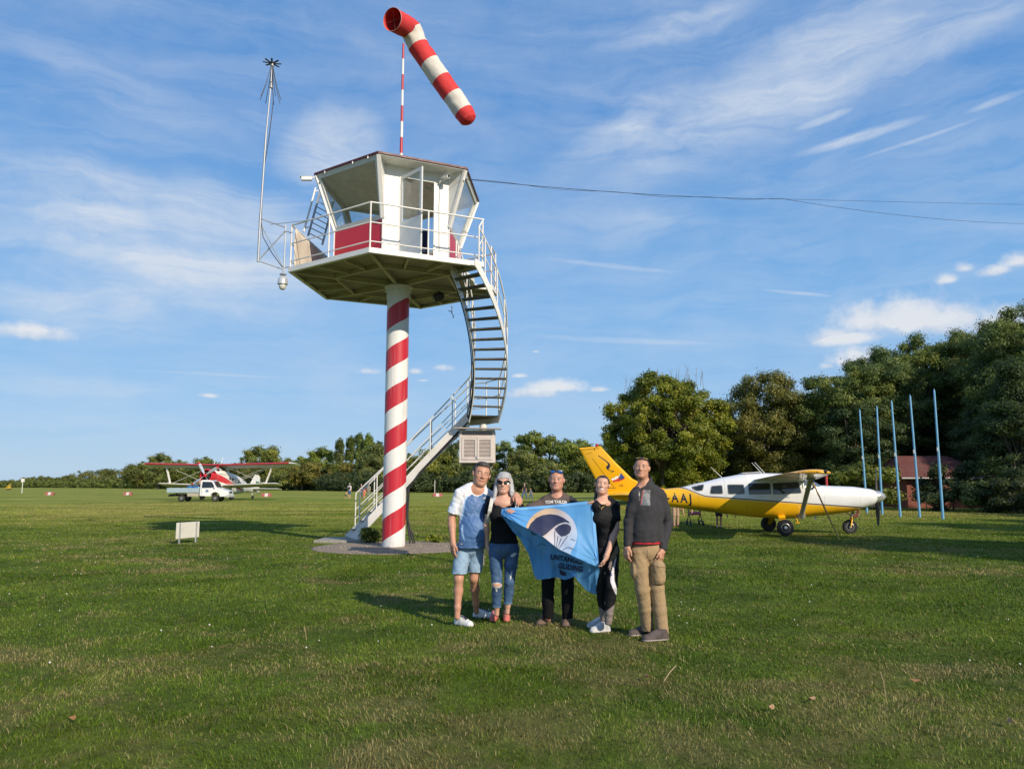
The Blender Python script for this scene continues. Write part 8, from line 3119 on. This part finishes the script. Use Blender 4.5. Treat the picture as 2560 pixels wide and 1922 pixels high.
def fpt(x, y, d):
    return at(1240 + x * FK, 1240 + y * FK, d)


flag = thing('flag', 'large light blue flag with dark paraglider emblem and lettering, held out by the group', 'flag', flat(fpt(900, 700, 8.3)))
fm = MB()
NU, NV = 90, 40
rows = []
for j in range(NV + 1):
    t = j / NV
    row = []
    for i in range(NU + 1):
        s = i / NU
        xt, xb = 95 + (1562 - 95) * s, 80 + (1645 - 80) * s
        x = xt + (xb - xt) * t
        yt, yb = poly_y(F_TOP, xt), poly_y(F_DIA, xb)
        y = yt + (yb - yt) * t
        row.append(fpt(x, y, d_up(x, y)))
    rows.append(row)
fm.grid(rows)
# folded-under part: from the taut diagonal down to the loose lower hems
rows = []
MBOT = [(80, 292), (300, 500), (640, 800), (820, 940), (1000, 1120), (1250, 1272), (1310, 1352), (1440, 1500), (1560, 1562), (1676, 1576)]
cum_ = [0]
for a, b in zip(MBOT, MBOT[1:]):
    cum_.append(cum_[-1] + math.hypot(b[0] - a[0], b[1] - a[1]))


def along(pts, cum, f):
    L = f * cum[-1]
    for k in range(len(pts) - 1):
        if L <= cum[k + 1] + 1e-6:
            t = (L - cum[k]) / (cum[k + 1] - cum[k])
            return pts[k][0] + (pts[k + 1][0] - pts[k][0]) * t, pts[k][1] + (pts[k + 1][1] - pts[k][1]) * t
    return pts[-1]


for j in range(31):
    t = j / 30
    row = []
    for i in range(NU + 1):
        s = i / NU
        xt = 80 + (1652 - 80) * s
        yt = poly_y(F_DIA, xt)
        xb, yb = along(MBOT, cum_, s)
        x, y = xt + (xb - xt) * t, yt + (yb - yt) * t
        row.append(fpt(x, y, d_mid(x, y) - .048 * (1 - min(1, t * 4)) ** 2))
    rows.append(row)
fm.grid(rows)
rows = []
RTOP = [(80, 292), (300, 500), (640, 800), (820, 940), (1000, 1120), (1250, 1272)]
RBOT = [(80, 300), (270, 560), (390, 690), (520, 920), (610, 1262), (625, 1312), (690, 1335), (850, 1312), (940, 1290), (1100, 1336), (1240, 1290)]
c1_, c2_ = [0], [0]
for a, b in zip(RTOP, RTOP[1:]):
    c1_.append(c1_[-1] + math.hypot(b[0] - a[0], b[1] - a[1]))
for a, b in zip(RBOT, RBOT[1:]):
    c2_.append(c2_[-1] + math.hypot(b[0] - a[0], b[1] - a[1]))
for j in range(21):
    t = j / 20
    row = []
    for i in range(NU + 1):
        s = i / NU
        xt, yt = along(RTOP, c1_, s)
        xb, yb = along(RBOT, c2_, s)
        x, y = xt + (xb - xt) * t, yt + (yb - yt) * t
        row.append(fpt(x, y, d_rear(x, y) - .05 * (1 - min(1, t * 3)) ** 2))
    rows.append(row)
fm.grid(rows)


def flag_mat():
    m = bpy.data.materials.new('flag_cloth')
    m.use_nodes = True
    t = NT(m.node_tree)
    t.n.clear()
    o = t.node('ShaderNodeOutputMaterial')
    co = t.node('ShaderNodeTexCoord').outputs['Object']
    c = t.mix(t.maprange(t.noise(co, 6, 5), .3, .7), (.12, .385, .76), (.15, .43, .82))
    df = t.node('ShaderNodeBsdfPrincipled', {'Base Color': c, 'Roughness': .5, 'Specular IOR Level': .3})
    tl = t.node('ShaderNodeBsdfTranslucent', {'Color': c})
    bn = t.node('ShaderNodeBump', {'Strength': .25, 'Distance': .01, 'Height': t.noise(co, 22, 4)})
    t.l.new(bn.outputs[0], df.inputs['Normal'])
    mx = t.node('ShaderNodeMixShader', {0: .25, 1: df.outputs[0], 2: tl.outputs[0]})
    t.l.new(mx.outputs[0], o.inputs[0])
    return m


me = new_mesh('cloth', fm.v, fm.f, [flag_mat()])
me.polygons.foreach_set('use_smooth', np.ones(len(me.polygons), dtype=bool))
cl_ = put('cloth', me, flag)


def print_on(name, polys, dfn, mat, clip=None, off=.004, fine=24.0):
    """printed shapes laid on the cloth: filled, refined and draped with it"""
    mb = MB()
    for poly in polys:
        bm = bmesh.new()
        vs = [bm.verts.new((x, y, 0)) for x, y in poly]
        bm.faces.new(vs).normal_update()
        bmesh.ops.triangulate(bm, faces=bm.faces)
        for _ in range(6):
            ed = [e for e in bm.edges if e.calc_length() > fine]
            if not ed:
                break
            bmesh.ops.subdivide_edges(bm, edges=ed, cuts=1)
            bmesh.ops.triangulate(bm, faces=bm.faces)
        bm.verts.index_update()
        mb.add([fpt(v.co.x, v.co.y, dfn(v.co.x, v.co.y) - off) for v in bm.verts], [tuple(v.index for v in f.verts) for f in bm.faces])
        bm.free()
    me = new_mesh(name, mb.v, mb.f, [mat])
    me.polygons.foreach_set('use_smooth', np.ones(len(me.polygons), dtype=bool))
    return put(name, me, flag)


def stroke(pts, w_):
    out = []
    for a, b in zip(pts, pts[1:]):
        dx_, dy_ = b[0] - a[0], b[1] - a[1]
        L = math.hypot(dx_, dy_)
        nx_, ny_ = -dy_ / L * w_ / 2, dx_ / L * w_ / 2
        out.append([(a[0] + nx_, a[1] + ny_), (b[0] + nx_, b[1] + ny_), (b[0] - nx_, b[1] - ny_), (a[0] - nx_, a[1] - ny_)])
    return out


def sun_disc_mat():
    m = bpy.data.materials.new('print_sun_disc')
    m.use_nodes = True
    t = NT(m.node_tree)
    b = t.n['Principled BSDF']
    s = t.node('ShaderNodeSeparateXYZ', {0: t.node('ShaderNodeTexCoord').outputs['Generated']})
    k = t.math('ADD', t.math('MULTIPLY', s.outputs[0], .65), t.math('MULTIPLY', t.math('SUBTRACT', 1.0, s.outputs[2]), .45))
    c = t.ramp(k, [(.08, (.60, .40, .21)), (.35, (.55, .40, .28)), (.6, (.47, .45, .50)), (.9, (.36, .48, .66))])
    t.l.new(c, b.inputs['Base Color'])
    b.inputs['Roughness'].default_value = .55
    return m


NAVYF = M('print_navy', (.018, .024, .070), .6)
arc = [(880 + 418 * math.cos(a), 612 + 418 * math.sin(a)) for a in np.linspace(R(196), R(400), 40)]
arc = [(x, min(y, poly_y(F_DIA, x) - 6)) for x, y in arc]
dia = [(x, poly_y(F_DIA, x) - 6) for x in np.linspace(1195, 485, 16)]
print_on('sun_emblem', [arc + dia], d_up, sun_disc_mat(), off=.005)
wing1 = [(515, 516), (560, 430), (640, 350), (740, 302), (860, 285), (980, 300), (1080, 345), (1160, 402), (1218, 470), (1180, 428), (1110, 408), (1030, 425), (960, 465), (880, 535), (800, 605), (748, 636), (650, 588)]
wing2 = [(940, 520), (1000, 470), (1080, 440), (1150, 445), (1195, 480), (1202, 530), (1172, 590), (1120, 625), (1050, 640), (1000, 600), (958, 552)]
lines_ = stroke([(940, 556), (943, 812)], 8) + stroke([(992, 630), (965, 826)], 7) + stroke([(1045, 668), (980, 836)], 7) + stroke([(1145, 632), (1002, 846)], 8)
print_on('paraglider_emblem', [wing1, wing2] + lines_, d_up, NAVYF, off=.011)
birds = stroke([(1190, 690), (1216, 684), (1240, 702)], 6) + stroke([(1240, 704), (1265, 706)], 6) + stroke([(1065, 855), (1100, 842), (1118, 822), (1160, 815), (1196, 828), (1240, 846)], 7)
print_on('cloud_lines', birds, d_up, NAVYF, off=.011)
m1 = stroke([(660, 795), (700, 775), (722, 762), (752, 765), (770, 785), (802, 784)], 7)
print_on('cloud_lines', m1, d_mid, NAVYF, off=.012)
print_on('paraglider_emblem', [[(545, 560), (600, 590), (662, 625), (610, 622), (565, 600)]], d_mid, NAVYF, off=.014)
print_on('figure_print', [[(1010, 1165), (1060, 1180), (1110, 1215), (1120, 1265), (1075, 1272), (1020, 1245)]], d_rear, NAVYF, off=.012)


def ftext(body, cx, cy, size, ang, sx=1.0):
    ca, sa = math.cos(R(ang)), math.sin(R(ang))

    def fn(x, y):
        X, Y = cx + x * ca + y * sa, cy + x * sa - y * ca
        return fpt(X, Y, d_mid(X, Y) - .014)
    return text_mb(body, size, fn, sx=sx, cuts=1, spacing=1.06, offset=5.0)


obj('lettering', ftext('UNTANGLE', 1130, 1010, 112, 9, .86), NAVYF, flag)
obj('lettering', ftext('GLIDING', 1190, 1140, 112, 9, .86), NAVYF, flag)
# paler hems and eyelets
HEM = M('flag_hem', (.16, .43, .80), .55)
print_on('hem', [[(x, poly_y(F_TOP, x) + 2) for x in np.linspace(130, 1540, 30)] + [(x, poly_y(F_TOP, x) + 46) for x in np.linspace(1520, 150, 30)]], d_up, HEM, off=.0035)
print_on('hem', [[(1520, 120), (1558, 118), (1642, 1060), (1590, 1075)]], d_up, HEM, off=.0035)
for x, y, fn in ((640, 1292, d_rear), (1648, 1552, d_mid)):
    e_ = MB().lathe([(.011, -.004), (.016, 0), (.011, .004), (.006, 0)], fpt(x, y, fn(x, y) - .006), 12, axis=Matrix.Rotation(R(90), 3, 'X'))
    obj('eyelet', e_, GREY, flag)

# ================================================================== SMALL THINGS ON THE LAWN
FG = 'dry fallen leaves on the lawn'
LFC = [M('fallen_leaf_a', (.30, .15, .06), .8, var=.3, scale=60), M('fallen_leaf_b', (.36, .22, .11), .8, var=.3, scale=60)]
for i, (u, v, l) in enumerate(((1620, 1704, 'orange leaf on the lawn left of the bent straw'), (1922, 1781, 'pale brown leaf in the centre of the right foreground lawn'), (2290, 1716, 'small brown leaf on the lawn right of centre'),
                               (2528, 1820, 'tan leaf on the lawn near the right edge'), (178, 1812, 'orange-tan leaf on the lawn at the lower left'), (2036, 1762, 'small leaf right of the pale brown leaf'))):
    g_ = ground_at(u, v)
    rg_ = random.Random(i)
    a = rg_.uniform(0, 6)
    lf_ = MB()
    L_ = rg_.uniform(.025, .038)
    pts_ = [Vector((math.cos(t) * L_, math.sin(t) * L_ * .55 * (1 + .25 * math.sin(5 * t)), .010 * math.cos(2 * t) + .045)) for t in np.linspace(0, 2 * PI, 16, endpoint=False)]
    rot = Matrix.Rotation(a, 4, 'Z') @ Matrix.Rotation(R(rg_.uniform(-15, 30)), 4, 'X')
    lf_.prism([Matrix.Translation(g_) @ rot @ q for q in pts_], (0, 0, .002))
    tag(obj('fallen_leaf', lf_, LFC[i % 2], origin=g_), l, 'leaf', FG)
g0, g1 = ground_at(1660, 1712), ground_at(1690, 1686)
tag(obj('straw', MB().tube([g0 + Vector((0, 0, .03)), g0.lerp(g1, .5) + Vector((.0, 0, .06)), g1 + Vector((0, 0, .07))], .004, 5), M('straw_dry', (.42, .30, .17), .8), origin=g0), 'bent dry straw stalk lying on the foreground lawn', 'straw')
for i, (u, v, h_, l) in enumerate(((2216, 1752, .20, 'single tall pale grass stalk in the right foreground'), (766, 1600, .13, 'single tall straw stalk left of centre in the lawn'))):
    g_ = ground_at(u, v)
    tag(obj('grass_stalk', MB().tube([g_, g_ + Vector((-.01, 0, h_ * .6)), g_ + Vector((-.03, 0, h_))], [.003, .0025, .004], 5), M('straw_dry', (0, 0, 0)), origin=g_), l, 'stalk')
# dandelion clocks and clover heads dotted over the grass
rg_ = random.Random(77)
cm_ = MB()
for k in range(150):
    d_, a_ = rg_.uniform(7.5, 26), rg_.uniform(-.62, .62)
    x, y = d_ * math.sin(a_), d_ * math.cos(a_)
    if (Vector((x, y, 0)) - DISC_C).length < 2.2:
        continue
    z = rg_.uniform(.03, .045)
    r = rg_.uniform(.006, .011)
    cm_.lathe([(r * .3, -r), (r, 0), (r * .7, r * .6), (.001, r)], (x, y, z), 6)
tag(obj('clover_flowers', cm_, M('clover_white', (.62, .60, .52), .8)), kind='stuff')
